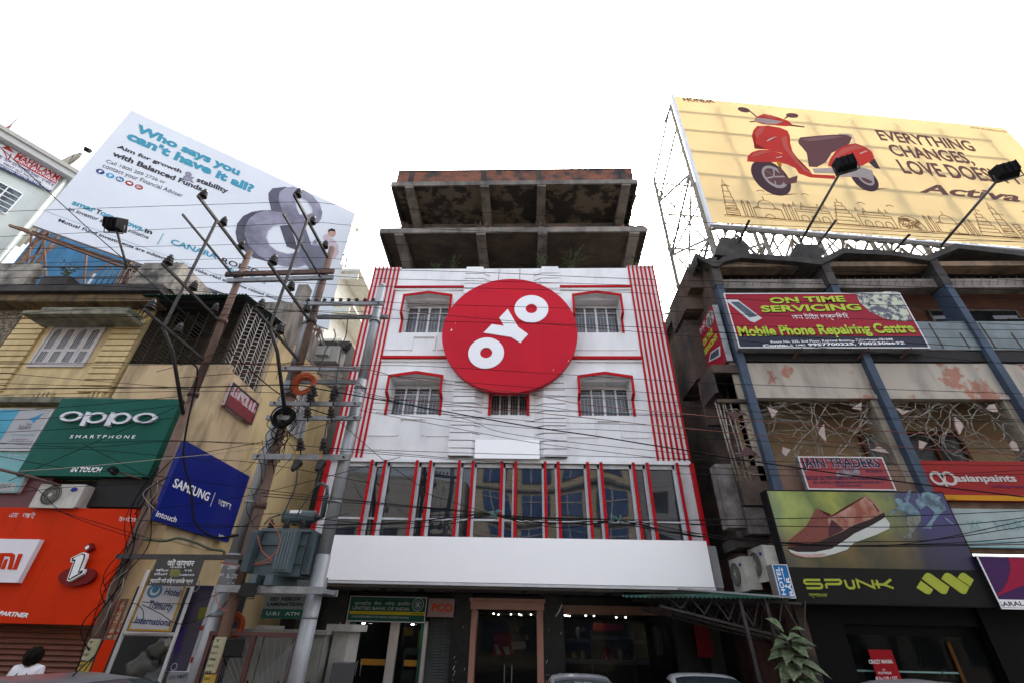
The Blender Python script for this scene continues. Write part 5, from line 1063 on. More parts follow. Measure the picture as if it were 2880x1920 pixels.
for i, q in enumerate((('C3', 960, 535, 1070, 580, 1015, 655), ('C3', 1555, 715, 1580, 915, 1495, 810, 1520, 760), ('C3', 1950, 485, 1945, 570, 1845, 550, 1870, 535), ('C3', 1120, 955, 1205, 985, 1155, 1055, 1115, 1020), ('C4', 650, 543, 690, 545, 740, 575, 825, 573, 735, 620), ('C4', 1280, 640, 1340, 680, 1380, 740, 1335, 825, 1295, 740), ('C4', 1610, 560, 1650, 510, 1700, 505, 1740, 585, 1680, 590), ('C4', 395, 985, 490, 950, 540, 975, 600, 1025, 500, 1010), ('C4', 910, 885, 995, 915, 940, 985, 910, 980), ('C4', 1860, 930, 1885, 885, 1930, 915, 1960, 1000, 1890, 990))):
    MB().poly(pf, PX(*q), -.02, .02).build('screen_plate', pk, rb_)
for q in (('C3', 510, 580, 735, 595, 620, 665), ('C3', 740, 945, 862, 1030, 640, 1062)): MB().poly(front(11.96), PX(*q), -.02, .02).build('screen_plate', M('maroon_plate', (.06, .02, .02), .6), rb_, 'dark maroon plate')
# windows at the back of the arcade
wdk = paint('brown_window_frame', (.13, .05, .02), .5)
for x0, x1, z0, z1 in ((10.07, 10.86, 6.2, 7.53), (11.3, 13.05, 6.2, 7.6)):
    f = MB(); yw = 13.5; t = .09; f.box(x0, x0+t, yw, 13.6, z0, z1).box(x1-t, x1, yw, 13.6, z0, z1).box(x0+t, x1-t, yw, 13.6, z1-t, z1)
    if x1-x0 > 1: f.box((x0+x1)/2-.05, (x0+x1)/2+.05, yw, 13.6, z0, z1-t)
    wo = f.build('window', wdk, rb_); MB().box(x0+t, x1-t, yw+.06, yw+.08, z0, z1-t).build('pane', M('cluttered_glass', (.06, .055, .05), .3, (.015, .014, .013), 6, .45, .6), wo)
for x0, x1 in ((14.0, 14.9), (15.3, 17.0)):
    f = MB(); f.box(x0, x0+.05, 13.3, 13.38, 11.4, 12.0).box(x1-.05, x1, 13.3, 13.38, 11.4, 12.0).box(x0+.05, x1-.05, 13.3, 13.38, 11.4, 11.45).box(x0+.05, x1-.05, 13.3, 13.38, 11.95, 12.0)
    wo = f.build('window', CONC, rb_); MB().box(x0+.05, x1-.05, 13.33, 13.34, 11.45, 11.95).build('pane', GLASSY, wo)
m = MB(); yy = 12.6
for k in range(40): x = 6.6+k*.27; m.bar((x, 11.95, 12.0), (x+.18, 11.9, 12.3), .012)
m.tube([(6.4, 11.92, 12.12), (18, 11.92, 12.12)], .008, 4); m.build('wire_netting', RUST, rb_)
MB().box(14.8, 16.6, 11.9, 12.5, 10.6, 10.64).build('shelf_frame', DARKSTEEL, rb_)
# black shop front below
MB().box(6.2, 30, 12.6, 12.8, 0, 2.95).build('shop_front', M('black_granite', (.005, .005, .0055), .5, spec=.08), rb_)
for x0, x1 in ((6.2, 7.1), (10.2, 11.2)): MB().box(x0, x1, 12.3, 12.598, 0, 2.95).build('shop_pillar', MATS['black_granite'], rb_)
MB().box(7.1, 10.2, 12.5, 12.52, 0, 2.3).build('shop_glass', CLG, rb_)
MB().box(7.1, 10.2, 12.4, 12.598, 2.5, 2.95).build('shop_lintel', MATS['black_granite'], rb_)
MB().hexa([(9.35, 12.45, .2), (9.42, 12.45, .2), (9.42, 12.49, .2), (9.35, 12.49, .2), (9.35, 12.45, 2.2), (9.42, 12.45, 2.2), (9.42, 12.49, 2.2), (9.35, 12.49, 2.2)]).build('yellow_strip', paint('amber_strip', (.09, .04, .006), .6), rb_)
MB().box(7.2, 9.4, 12.47, 12.49, 1.62, 1.65).build('light_strip', paint('pale_teal_strip', (.2, .35, .33), .4), rb_)
# terracotta lower side
MB().box(5.985, 5.998, 12.2, 16, 0, 4.2).build('side_plaster', M('faded_red_plaster', (.2, .1, .08), .85, (.11, .06, .05), 2, grime=.4), rb_)
# ------------------------------------------------------------------ its signs
REDP = paint('crimson_print', (.27, .014, .028), .45, .95)
pl = front(11.6); A = 'C1'; B = 'C2'
t = thing('shop_sign', 'long crimson phone repair sign with yellow green lettering in front of the open top floor', 'sign', pl.w(9, 9.3, 0))
corners = [pl.uv(pt(A, 650, 722)), pl.uv(pt(A, 830, 1290)), pl.uv(pt(B, 1025, 1245)), pl.uv(pt(B, 685, 662))]
u0, u1, v0, v1 = (corners[0][0]+corners[1][0])/2, (corners[2][0]+corners[3][0])/2, (corners[1][1]+corners[2][1])/2, (corners[0][1]+corners[3][1])/2
MB().pbox(pl, u0, u1, v0, v1, -.28, 0).build('box', GALV, t)
MB().pbox(pl, u0+.02, u1-.02, v0+.02, v1-.02, .001, .006).build('panel', REDP, t)
e = .035; MB().pbox(pl, u0, u1, v0, v0+e, .007, .02).pbox(pl, u0, u1, v1-e, v1, .007, .02).pbox(pl, u0, u0+e, v0+e, v1-e, .007, .02).pbox(pl, u1-e, u1, v0+e, v1-e, .007, .02).build('frame', paint('white_trim', (.62, .62, .62), .4), t)
MB().pbox(pl, u0+e, u1-e, v0+e, v0+.42, .007, .009).build('dark_strip', paint('slate_print', (.03, .032, .05), .5), t)
LIME = paint('lime_lettering', (.4, .5, .05), .5)
rows = [('ON TIME', pt(A, 1145, 800), pt(B, 145, 780), pt(A, 1150, 740), dict(bold=.035)), ('SERVICING', pt(A, 1055, 890), pt(B, 310, 868), pt(A, 1060, 825), dict(bold=.035)), ('Mobile Phone Repairing Centre', pt(A, 820, 1140), pt(B, 880, 1100), pt(A, 795, 1042), dict(bold=.035))]
dkr = [(r[0], (r[1][0], r[1][1]+7, r[1][2]+7), (r[2][0], r[2][1]+7, r[2][2]+7), (r[3][0], r[3][1]+7, r[3][2]+5), dict(bold=.05)) for r in rows]
lines(t, pl, BLKPLASTIC, dkr, 'lettering_shadow', d=.011)
lines(t, pl, LIME, rows, d=.016)
lines(t, pl, WTXT, [('অন টাইম ছাৰ্ভিছিং', pt(A, 1380, 965), pt(B, 180, 958), pt(A, 1385, 925), dict(bold=0)), ('Room No. 225, 2nd Floor, Kejriwal Building, Paltanbazar-781008', pt(A, 1150, 1212), pt(B, 640, 1185), pt(A, 1150, 1190), dict(bold=.015)), ('Contact us: 9957700225, 7002308692', pt(A, 1068, 1252), pt(B, 765, 1222), pt(A, 1072, 1226), dict(bold=.03))], d=.012)
def phone_pic(t, pl, body, scr):
    o = MB().poly(pl, body, .008, .012).build('printed_phone', paint('pale_phone_print', (.5, .52, .52), .4), t)
    MB().poly(pl, scr, .0125, .015).build('phone_screen', M('cracked_screen_print', (.03, .05, .07), .4, (.3, .35, .38), 14, .3, .4), o)
phone_pic(t, pl, PX(A, 678, 772, 700, 760, 800, 762, 1055, 955, 975, 1000, 930, 985), PX(A, 722, 785, 810, 783, 1010, 935, 925, 950))
q = [pl.uv(p) for p in PX(B, 245, 690, 290, 790, 400, 890, 560, 960, 700, 985, 845, 985, 690, 672)]
q = [(min(x, u1-e), y) for x, y in q]
MB().prism(pl, q, .0075, .011).build('round_photo', M('repair_bench_print', (.42, .45, .33), .5, (.06, .06, .09), 4.5, .46, .53), t)
m = MB()
for x in (8.0, 9.9, 11.1): m.bar((x, 11.55, v0-.02), (x-.15, 11.95, v0-.15), .05)
m.build('bracket', RUST, t)
# side lightbox
pl = Pl((5.9, 0, 0), (0, -1, 0)); 
q = [pl.uv(p) for p in (pt(A, 380, 1070), pt(A, 535, 820), pt(A, 690, 1410), pt(A, 480, 1475))]
t = signbox('shop_sign', 'tall crimson lightbox of the phone repair shop turned towards the alley', 'sign', pl, -13.33, -11.88, 9.1, 11.15, .18, REDP, GALV)
lines(t, pl, LIME, [('ON TIME', pt(A, 448, 1245), pt(A, 545, 1110), pt(A, 440, 1180), dict(bold=.05)), ('SERVICING', pt(A, 455, 1345), pt(A, 590, 1160), pt(A, 447, 1290), dict(bold=.05)), ])
lines(t, pl, WTXT, [('অন টাইম ছাৰ্ভিছিং', pt(A, 400, 1155), pt(A, 470, 1030), pt(A, 393, 1110))])
phone_pic(t, pl, PX(A, 520, 1310, 620, 1240, 625, 1345, 500, 1410), PX(A, 525, 1320, 605, 1265, 610, 1335, 515, 1390))
MB().poly(pl, oval(A, 512, 965, 38, 95, 8), .008, .012).build('round_photo', MATS['repair_bench_print'], t)
# helmet traders sign
pl = front(11.75); A = 'C3'; B = 'C4'
t = signbox('shop_sign', 'small worn red helmet shop sign with navy lettering above the shoe billboard', 'sign', pl, 6.97, 9.1, 5.33, 6.17, .12, M('worn_red_print', (.26, .016, .024), .5, (.23, .014, .02), 3), GALV, .03, paint('white_trim2', (.55, .53, .52), .4))
hm = M('helmet_print', (.2, .2, .22), .5, (.16, .04, .05), 5, .42, .58)
MB().poly(pl, PX(B, 50, 1190, 130, 1170, 240, 1160, 290, 1180, 290, 1250, 250, 1262, 130, 1265, 40, 1262), .007, .01).build('printed_helmet', hm, t)
NV = paint('navy_sign_lettering', (.03, .03, .06), .5)
r_ = ('JAIN TRADERS', pt(A, 1330, 1170), pt(B, 510, 1165), pt(A, 1335, 1070))
lines(t, pl, paint('pale_outline', (.45, .4, .42), .5), [(*r_, dict(bold=.055))], 'lettering_outline', d=.011)
lines(t, pl, NV, [(*r_, dict(bold=.025))], d=.014)
lines(t, pl, NV, [('DEALS IN:- ALL TYPES HELMETS & TWO WHEELER ACCESSORIES', pt(A, 1370, 1297), pt(B, 585, 1298), pt(A, 1372, 1268), dict(bold=.03)), ('ADD : SHOP NO.- 1, KEJRIWAL BHAWAN, PALTANBAZAR, GHY - 8', pt(A, 1445, 1338), pt(B, 540, 1337), pt(A, 1447, 1313), dict(bold=.02)), ('PHONE : 0361-2519785', pt(A, 1690, 1368), pt(B, 310, 1370), pt(A, 1690, 1350), dict(bold=.02)), ('জৈন ট্ৰেডাৰ্ছ', pt(B, 355, 1225), pt(B, 545, 1225), pt(B, 358, 1200))], d=.012)
# paint shop sign
pl = front(11.85); A = 'C6'
t = signbox('shop_sign', 'wide red paint shop sign with silver lettering and an amber strip along its foot', 'sign', pl, 9.97, 19, 5.14, 6.13, .2, paint('brick_red_print', (.26, .018, .016), .5, .95), None)
MB().pbox(pl, 9.99, 18.99, 5.145, 5.27, .001, .008).build('amber_strip', paint('amber_print', (.5, .22, .01), .5), t)
slv = paint('silver_lettering', (.48, .44, .42), .4)
lines(t, pl, slv, [('asianpaints', pt(A, 1130, 128), pt(A, 1805, 128), pt(A, 1135, 75), dict(bold=.03))], d=.012)
lines(t, pl, paint('violet_lettering', (.12, .015, .06), .5), [('colourworld', pt(A, 1520, 190), pt(A, 2000, 205), pt(A, 1525, 168), dict(bold=.04)), ('colours', pt(A, 1040, 325), pt(A, 1125, 330), pt(A, 1042, 315))], d=.012)
m = MB(); c1 = pl.uv(pt(A, 925, 92)); c2 = pl.uv(pt(A, 1050, 95))
for c_ in (c1, c2): m.ring(pl, c_, .185, .12, .009, .016, 28, .95)
m.poly(pl, PX(A, 845, 30, 900, 30, 945, 55, 1000, 120, 1045, 185, 1015, 180, 960, 95, 915, 50, 850, 42), .010, .018).poly(pl, PX(A, 985, 95, 1015, 60, 1010, 80, 1025, 180, 1010, 175, 985, 110), .0105, .017)
m.build('logo', slv, t)
# teal signboard wall
pl = front(11.9)
t = signbox('shop_sign', 'pale teal signboard with raised faded letters to the side of the shoe billboard', 'sign', pl, 10.35, 19, 4.08, 4.96, .2, M('pale_teal_board', (.3, .37, .36), .6, (.26, .32, .31), 1.5, grime=.15), None)
lines(t, pl, paint('teal_raised', (.2, .31, .31), .5), [('NERO', pt(A, 1585, 665), pt(A, 2050, 650), pt(A, 1560, 560), dict(bold=.02, ext=.006)), ('XC', pt(A, 1285, 672), pt(A, 1470, 670), pt(A, 1240, 560), dict(bold=.02, ext=.006))], d=.004)
m = MB().pbox(pl, 10.36, 19, 4.2, 4.22, .002, .006).pbox(pl, 10.36, 19, 4.08, 4.1, .002, .006); m.build('teal_line', paint('teal_line', (.12, .33, .36), .5), t)
# purple sign bottom right
pl = front(11.6)
t = signbox('shop_sign', 'purple and magenta store sign at the lower edge of the dark building', 'sign', pl, 10.14, 16, 2.82, 3.86, .2, paint('purple_print', (.055, .02, .085), .5), BLKPLASTIC, .022, WTXT)
MB().poly(pl, PX(A, 1700, 950, 2200, 950, 2200, 1150, 1882, 1270, 1555, 1400, 1640, 1320, 1700, 1220, 1728, 1100, 1720, 1020), .007, .01).build('magenta_shape', paint('magenta_print', (.3, .012, .045), .5), t)
MB().pbox(pl, 10.17, 15.97, 2.85, 3.0, .0105, .013).build('white_strip', WTXT, t)
lines(t, pl, BLKPLASTIC, [('SARALA STORES', pt(A, 1608, 1505), pt(A, 2300, 1480), pt(A, 1600, 1455), dict(bold=.02))], d=.015)
# shoe billboard
pl = front(11.7); A = 'C5'; B = 'C6'
t = thing('shoe_billboard', 'green and violet shoe billboard with a brown slip on shoe over a black strip', 'billboard', pl.w(8, 2.85, 0))
u0, u1 = 5.89, 10.17; z0, zm, z1 = 2.84, 3.57, 5.3
MB().pbox(pl, u0, u1, z0, z1, -.3, 0).build('box', BLKPLASTIC, t)
# printed photo: three colours running into one another over the width and height of the sheet
def photo_mat(name, stops, x0, x1, dark):
    m = bpy.data.materials.new(name); m.use_nodes = True; nt = m.node_tree; p = nt.nodes['Principled BSDF']; N = nt.nodes.new; Lk = nt.links.new
    tc = N('ShaderNodeTexCoord'); sp = N('ShaderNodeSeparateXYZ'); Lk(tc.outputs['Generated'], sp.inputs[0]); no = N('ShaderNodeTexNoise'); no.inputs['Scale'].default_value = 3; no.inputs['Detail'].default_value = 3
    mp = N('ShaderNodeMapping'); mp.inputs['Scale'].default_value = (2.5, 1, .7); Lk(tc.outputs['Generated'], mp.inputs[0]); Lk(mp.outputs[0], no.inputs[0])
    ad = N('ShaderNodeMath'); ad.operation = 'MULTIPLY_ADD'; Lk(no.outputs[0], ad.inputs[0]); ad.inputs[1].default_value = .35; Lk(sp.outputs[0], ad.inputs[2])
    sb = N('ShaderNodeMath'); sb.operation = 'SUBTRACT'; Lk(ad.outputs[0], sb.inputs[0]); sb.inputs[1].default_value = .17
    cr = N('ShaderNodeValToRGB'); Lk(sb.outputs[0], cr.inputs[0]); el = cr.color_ramp.elements
    while len(el) < len(stops): el.new(.5)
    for e_, (pos, c) in zip(el, stops): e_.position = pos; e_.color = (*c, 1)
    c2 = N('ShaderNodeValToRGB'); Lk(sp.outputs[2], c2.inputs[0]); el = c2.color_ramp.elements; el[0].position = .0; el[0].color = (*dark, 1); el[1].position = .6; el[1].color = (1, 1, 1, 1); q = el.new(.28); q.color = (dark[0]*1.8, dark[1]*1.5, dark[2]*1.5, 1)
    mx = N('ShaderNodeMixRGB'); mx.blend_type = 'MULTIPLY'; mx.inputs[0].default_value = 1; Lk(cr.outputs[0], mx.inputs[1]); Lk(c2.outputs[0], mx.inputs[2]); Lk(mx.outputs[0], p.inputs['Base Color']); p.inputs['Roughness'].default_value = .45
    return m
MB().pbox(pl, u0+.04, u1-.03, zm, z1-.03, .001, .006).build('printed_photo', photo_mat('shoe_photo_print', [(0, (.15, .2, .08)), (.1, (.27, .32, .07)), (.22, (.09, .13, .02)), (.35, (.25, .27, .03)), (.5, (.08, .11, .015)), (.62, (.17, .19, .03)), (.74, (.02, .03, .055)), (.86, (.012, .012, .11)), (1, (.02, .01, .09))], u0, u1, (.32, .22, .3)), t)
MB().pbox(pl, u0+.02, u1-.02, z0+.02, zm-.01, .001, .006).build('name_strip', paint('black_print', (.014, .0135, .012), .6), t)
LM2 = paint('olive_lime', (.36, .4, .05), .5)
def glyph_strokes(m, pl, px_lists, wd):
    for L in px_lists: m.stroke(pl, [pl.uv(p) for p in L], wd, .008, .016)
m = MB(); wd = .046
glyph_strokes(m, pl, [PX(A, 1355, 1212, 1190, 1212, 1180, 1225, 1185, 1245, 1200, 1255, 1360, 1255, 1375, 1270, 1375, 1290, 1360, 1303, 1205, 1303), PX(A, 1400, 1212, 1570, 1212, 1585, 1228, 1580, 1250, 1560, 1258, 1430, 1258, 1420, 1270, 1430, 1305), PX(A, 1625, 1212, 1650, 1285, 1675, 1303, 1720, 1303, 1732, 1285, 1712, 1212), PX(A, 1785, 1305, 1758, 1212, 1950, 1300, 1925, 1212), PX(A, 1975, 1212, 2005, 1305), PX(B, 235, 1260, 335, 1265, 410, 1208), PX(B, 335, 1265, 440, 1305)], wd)
m.build('name_letter', LM2, t)
m = MB().text(pl, 'স্পাংক', pt(A, 1235, 1395), pt(A, 1445, 1400), pt(A, 1240, 1362), d=.01, bold=.01); m.build('lettering', LM2, t)
m = MB()
for q in ((750, 1200, 790, 1145, 815, 1133, 850, 1145, 1055, 1290, 1025, 1360, 1000, 1370, 960, 1360), (965, 1200, 1000, 1145, 1030, 1133, 1065, 1145, 1275, 1290, 1240, 1360, 1215, 1370, 1175, 1355), (1145, 1190, 1175, 1145, 1205, 1133, 1235, 1145, 1322, 1210, 1285, 1285), (740, 1222, 875, 1318, 850, 1360, 825, 1372, 790, 1362, 692, 1300)): m.poly(pl, PX(B, *q), .007, .014)
m.build('ribbon_logo', LM2, t)
SHO = M('brown_leather_print', (.21, .045, .02), .4, (.36, .2, .14), 1.8, .42, .62); SHT = M('brown_weave_print', (.2, .042, .022), .45, (.1, .018, .01), 26)
a2 = lambda r, *c: PX(r, *c)
MB().poly(pl, a2(A, 1000, 850, 1010, 780, 1080, 720, 1200, 620, 1260, 520, 1310, 425, 1340, 425, 1480, 545, 1450, 600, 1450, 745, 1300, 830, 1100, 840), .008, .012).build('shoe_toe', SHT, t)
MB().poly(pl, a2(A, 1440, 520, 1660, 400, 1850, 280)+a2(B, 110, 275, 150, 290, 240, 370, 330, 480, 200, 590, 0, 620)+a2(A, 1700, 650, 1450, 745, 1450, 620), .009, .013).build('shoe_upper', SHO, t)
MB().poly(pl, a2(A, 1340, 435, 1480, 490, 1460, 515)+a2(A, 1660, 390, 1850, 285, 1830, 310, 1640, 430, 1480, 520, 1440, 515), .0135, .016).build('shoe_mouth', paint('dark_maroon_print', (.08, .015, .012), .5), t)
MB().poly(pl, a2(A, 1480, 545, 1620, 660, 1450, 745, 1448, 640), .0135, .0155).build('shoe_gusset', paint('plum_print', (.08, .03, .035), .5), t)
MB().poly(pl, a2(A, 1000, 850, 1150, 835, 1350, 790, 1600, 680)+a2(B, 0, 610, 200, 540, 330, 470, 345, 500, 330, 550, 200, 610, 0, 705)+a2(A, 1700, 775, 1500, 870, 1300, 905, 1100, 905, 1010, 880), .014, .018).build('shoe_sole', paint('dark_sole_print', (.035, .022, .02), .5), t)
MB().poly(pl, a2(A, 1005, 875, 1100, 905, 1300, 905, 1480, 870, 1680, 740)+a2(B, 0, 705, 200, 610, 345, 525, 395, 590, 390, 650, 250, 715, 0, 805)+a2(A, 1650, 880, 1500, 930, 1350, 965, 1200, 965, 1080, 940, 1020, 900), .0185, .022).build('shoe_sole_edge', paint('white_sole_print', (.5, .52, .48), .5), t)
MB().poly(pl, a2(A, 1030, 910, 1100, 925, 1250, 935, 1400, 920, 1430, 935, 1330, 963, 1200, 965, 1080, 942), .0222, .024).build('sole_red', M('red_tread_print', (.4, .14, .11), .5, (.5, .4, .37), 30), t)
MB().poly(pl, a2(B, 210, 375, 222, 370, 285, 460, 270, 462), .0135, .016).build('heel_tab', paint('tab_print', (.1, .02, .015), .5), t)
DC = M('pale_blue_print', (.16, .27, .31), .5, (.03, .06, .09), 5); DT = M('grey_trouser_print', (.2, .21, .17), .5, (.08, .085, .07), 8); 
MB().poly(pl, a2(B, 455, 345, 460, 320, 490, 310, 530, 330, 545, 360, 590, 360, 560, 320, 600, 240, 625, 215, 635, 230, 620, 300, 600, 350, 700, 430, 745, 500, 640, 495, 560, 460, 500, 440, 405, 500, 385, 490, 470, 420, 500, 395), .008, .011).build('printed_dancer', DC, t)
MB().poly(pl, a2(B, 600, 500, 740, 508, 740, 560, 700, 620, 660, 680, 640, 705, 635, 755, 540, 745, 560, 725, 600, 710, 615, 620, 585, 590, 585, 540), .0082, .0112).build('printed_trousers', DT, t)
MB().poly(pl, a2(B, 690, 215, 740, 300, 760, 250, 830, 245, 900, 270, 965, 300, 940, 330, 1000, 380, 1020, 440, 960, 480, 920, 520, 870, 590, 855, 650, 760, 645, 800, 620, 870, 530, 890, 470, 800, 390, 740, 440, 700, 400, 680, 330, 720, 310), .008, .011).build('printed_dancer', DC, t)
MB().poly(pl, a2(B, 1005, 525, 1030, 535, 1110, 600, 1060, 590, 1020, 550), .008, .011).build('printed_shoe', DC, t)
# hotel and bar sign
pl = front(11.45)
t = signbox('hotel_sign', 'small blue sign with white sideways lettering and an arrow beside the air conditioners', 'sign', pl, 5.46, 5.79, 2.93, 3.59, .3, paint('sign_blue', (.02, .16, .4), .5), M('brown_metal', (.16, .14, .13), .6), .014, ALU)
q = pl.uv(pt('C5', 880, 1375)); m = MB()
rot = Pl(pl.o, pl.v, -pl.u)
def rtext(s, uA, vA, L, hgt): m.text(rot, s, (vA, -uA), (vA+L, -uA), (vA, -uA+hgt), d=.012, bold=.02, uvin=True)
rtext('HOTEL', 5.60, 2.99, .55, .085); rtext('&', 5.67, 3.13, .07, .055); rtext('BAR', 5.765, 2.97, .38, .085)
m.pbox(pl, 5.645, 5.655, 3.25, 3.48, .008, .014).prism(pl, [(5.65, 3.53), (5.625, 3.47), (5.675, 3.47)], .008, .014)
m.build('lettering', WTXT, t)
aircon('white air conditioner on the alley wall, the higher of two, beside the blue sign', Pl((5.6, 0, 0), (0, -1, 0)), -12.84, -11.98, 3.34, 4.08, .34, 'air conditioners on the alley wall')
aircon('white air conditioner on the alley wall, the lower one nearer the hotel', Pl((5.3, 0, 0), (0, -1, 0)), -13.42, -12.57, 3.17, 3.9, .34, 'air conditioners on the alley wall')
for i, (r, hx, hy, fx, fy) in enumerate((('C0', 250, 660, -250, 1390), ('C0', 1725, 725, 1125, 1420))):
    arm_lamp('black floodlight on a long slanting rod in front of the scooter '+('picture' if i == 0 else 'slogan'), atY(r, hx, hy, 10.2), atY(r, fx, fy, 11.8) if i else atY('B7', 1415, 1385, 11.8), s=1.55, group='floodlights facing the scooter billboard', tilt=(.35, .8, .1))
# canopy over the alley
cm = corrugated(atY('B6', 1270, 235, 11.6), atY('C5', 1035, 1420, 11.3), (2.5, 14.0, 3.1), (6.0, 14.0, 3.25), .1, .016)
t = thing('alley_canopy', 'green corrugated canopy on steel trusses over the alley beside the shops', 'canopy', (4.2, 12, 0))
cm.build('sheet', M('green_roof_sheet', (.006, .055, .035), .6, (.004, .035, .024), 3, spec=.1), t)
m = MB(); p0 = atY('C5', -212, 1310, 11.55); p1 = atY('C5', 1035, 1405, 11.3); m.bar(p0, p1, .03, .035)
m.build('gutter_edge', M('dull_gutter', (.22, .23, .23), .6), t)
m = MB()
for y in (11.7, 12.6, 13.6):
    m.bar((2.7, y, 2.95), (6.0, y, 2.85), .05).bar((2.9, y, 2.75), (6.0, y, 2.1), .05)
    for k in range(6): x = 3.1+k*.5; m.bar((x, y, 2.93), (x+.25, y, 2.72-.1*k), .03).bar((x+.25, y, 2.7-.1*k), (x+.5, y, 2.9), .03)
m.bar((4.7, 11.5, .14), (4.6, 11.5, 2.9), .07).bar((5.2, 11.5, .14), (5.15, 11.5, 2.9), .06)
m.build('truss', DARKSTEEL, t)
# poster, plant and red board by the alley
pl = front(12.3)
t = signbox('sale_poster', 'red sale poster with white lettering standing in the black shoe shop window', 'poster', pl, 7.48, 7.98, 1.2, 2.03, .02, paint('scarlet_print', (.33, .01, .015), .5), None)
lines(t, pl, WTXT, [('CRAZY MANIA', pt('C7', 1190, 815), pt('C7', 1368, 812), pt('C7', 1190, 785), dict(bold=.02)), ('ALL', pt('C7', 1288, 864), pt('C7', 1310, 864), pt('C7', 1288, 853)), ('FOOTWEAR', pt('C7', 1258, 893), pt('C7', 1358, 892), pt('C7', 1258, 876)), ('@ Rs.1199 + GST', pt('C7', 1240, 938), pt('C7', 1405, 934), pt('C7', 1242, 912))], d=.006)
solo_box('red_board', 'dark red board deep in the shaded alley under the canopy', 'board', 4.35, 4.75, 14.2, 14.25, 1.75, 2.45, paint('dull_red_board', (.12, .008, .01), .6))
p = atY('C7', 680, 960, 11.3)
DIF = M('variegated_leaf', (.12, .14, .075), .7, (.035, .065, .022), 16, .42, .58)
def broad_plant(name, label, foot, top, n, leaf, seed):
    rr = random.Random(seed); foot = V(foot); t = thing(name, label, 'plant', foot); st = MB().tube([foot, foot+V((.03, 0, top*.5)), foot+V((-.03, 0, top*.95))], .03, 6, .02); st.build('stem', LG[1], t)
    lf = MB(); lf.sm = True
    for i in range(n):
        z = top*(.25+.75*i/n); a = i*2.4; el = rr.uniform(-.5, .55) + (.7 if i > n-4 else 0)
        d = V((math.cos(a)*math.cos(el), math.sin(a)*math.cos(el)*.8-.15, math.sin(el))).normalized(); s = d.cross(V((0, -.5, 1))).normalized(); nn = s.cross(d); L = leaf*rr.uniform(.75, 1.15); o = foot+V((0, 0, z)); b = len(lf.v)
        for k in range(7):
            tt = k/6; wv = math.sin(math.pi*min(tt*1.08+.02, 1))**.8*L*.27; c = o+d*(L*(.15+tt))-V((0, 0, L*.35*tt*tt))
            lf.v += [c-s*wv+nn*wv*.3, c, c+s*wv+nn*wv*.3]
        for k in range(6):
            for j in (0, 1): q = b+k*3+j; lf.f.append((q, q+1, q+4, q+3))
    lf.build('leaf_cluster', DIF, t); return t
broad_plant('leafy_plant', 'tall plant with big pale veined leaves at the corner of the black shop', (p.x-.05, 11.3, .14), 2.15, 66, .46, 3)
# ------------------------------------------------------------------ poles, cross arms and the transformer
PB_ = M('rusty_pole', (.17, .095, .065), .75, (.07, .045, .035), 3, bump=.3, stretch=(1, 1, .4)); SILV = M('silver_pole', (.33, .345, .36), .5, (.21, .22, .23), 2.5, metal=.4, stretch=(2, 2, .5), grime=.15)
INS = M('brown_porcelain', (.018, .014, .013), .45, spec=.25)
YP = 8.0
def insulator(label, p, ax=(0, 0, 1), s=1.0, group='pin insulators on the rusty arms', n=3):
    t = thing('insulator', label, 'insulator', p, group); ax = V(ax).normalized(); p = V(p)
    MB().tube([p-ax*.06*s, p+ax*.04*s], .014, 6).build('pin', DARKSTEEL, t)
    pr = [(.02, .03)]
    for k in range(n): pr += [(.03+.06*k, .085-.012*k), (.05+.06*k, .08-.012*k), (.075+.06*k, .04)]
    pr += [(.1+.06*n-.05, .035), (.11+.06*n-.05, .02)]
    MB().lathe(p, ax, [(h*s, r*s) for h, r in pr], 12).build('porcelain', INS, t)
    return t
def rusty_pole(label, xb, xt, zt, r, arms):
    t = thing('power_pole', label, 'power pole', (xb, YP, .14)); xx = lambda z: xb+(xt-xb)*z/zt
    MB().tube([(xx(z), YP, z) for z in (.14, 3, 6)], r*1.05, 12, r*.95).tube([(xx(z), YP, z) for z in (6, 8, zt)], r*.9, 12, r*.82).build('shaft', PB_, t)
    for z in (6.0, 7.75, 3.9): MB().lathe((xx(z), YP, z), (0, 0, 1), [(0, r*1.2), (.1, r*1.2)], 12).build('clamp', RUST, t)
    for z, yf, th, ins in arms:
        x = xx(z); MB().bar((x-.02, YP-.02, z), (x-.02, yf, z), .044*th, .058*th).build('cross_arm', DARKSTEEL, t)
    return t, xx
arms = [(9.62, 6.1, 1, 3), (8.95, 6.0, .7, 0), (7.77, 6.1, .85, 3), (6.8, 6.2, .8, 2)]
names = ['green sign', 'silver pole']
for i, (xb, xt, zt, r) in enumerate(((-6.42, -6.77, 9.87, .085), (-4.5, -4.76, 9.97, .085))):
    t, xx = rusty_pole('rusty steel pole with four arms, the one beside the %s' % names[i], xb, xt, zt, r, arms)
    ym = 6.75; x = xx(8); MB().bar((x, ym, 6.75), (x-.05, ym, 9.6), .04).build('hanger', DARKSTEEL, t)
    MB().tube([(x, ym, 6.78), (x+.06, ym+.35, 6.5), (x+.1, YP-.08, 5.6)], .028, 8, .036).build('strut', DARKSTEEL, t)
    k = 0
    for z, yf, th, n in arms:
        for j in range(n):
            y = yf+.1+j*.75; k += 1
            insulator('brown insulator %s the %s arm, rusty pole by the %s' % (['at the outer end of', 'halfway along', 'on the inner end of'][j], {9.62: 'top', 7.77: 'third', 6.8: 'lowest'}[z], names[i]), (xx(z)-.02, y, z+.06*th))
t = thing('cross_channel', 'rusty and galvanised channel pair bolted between the two rusty poles near the top', 'channel', (-5.7, 7.9, 8.9))
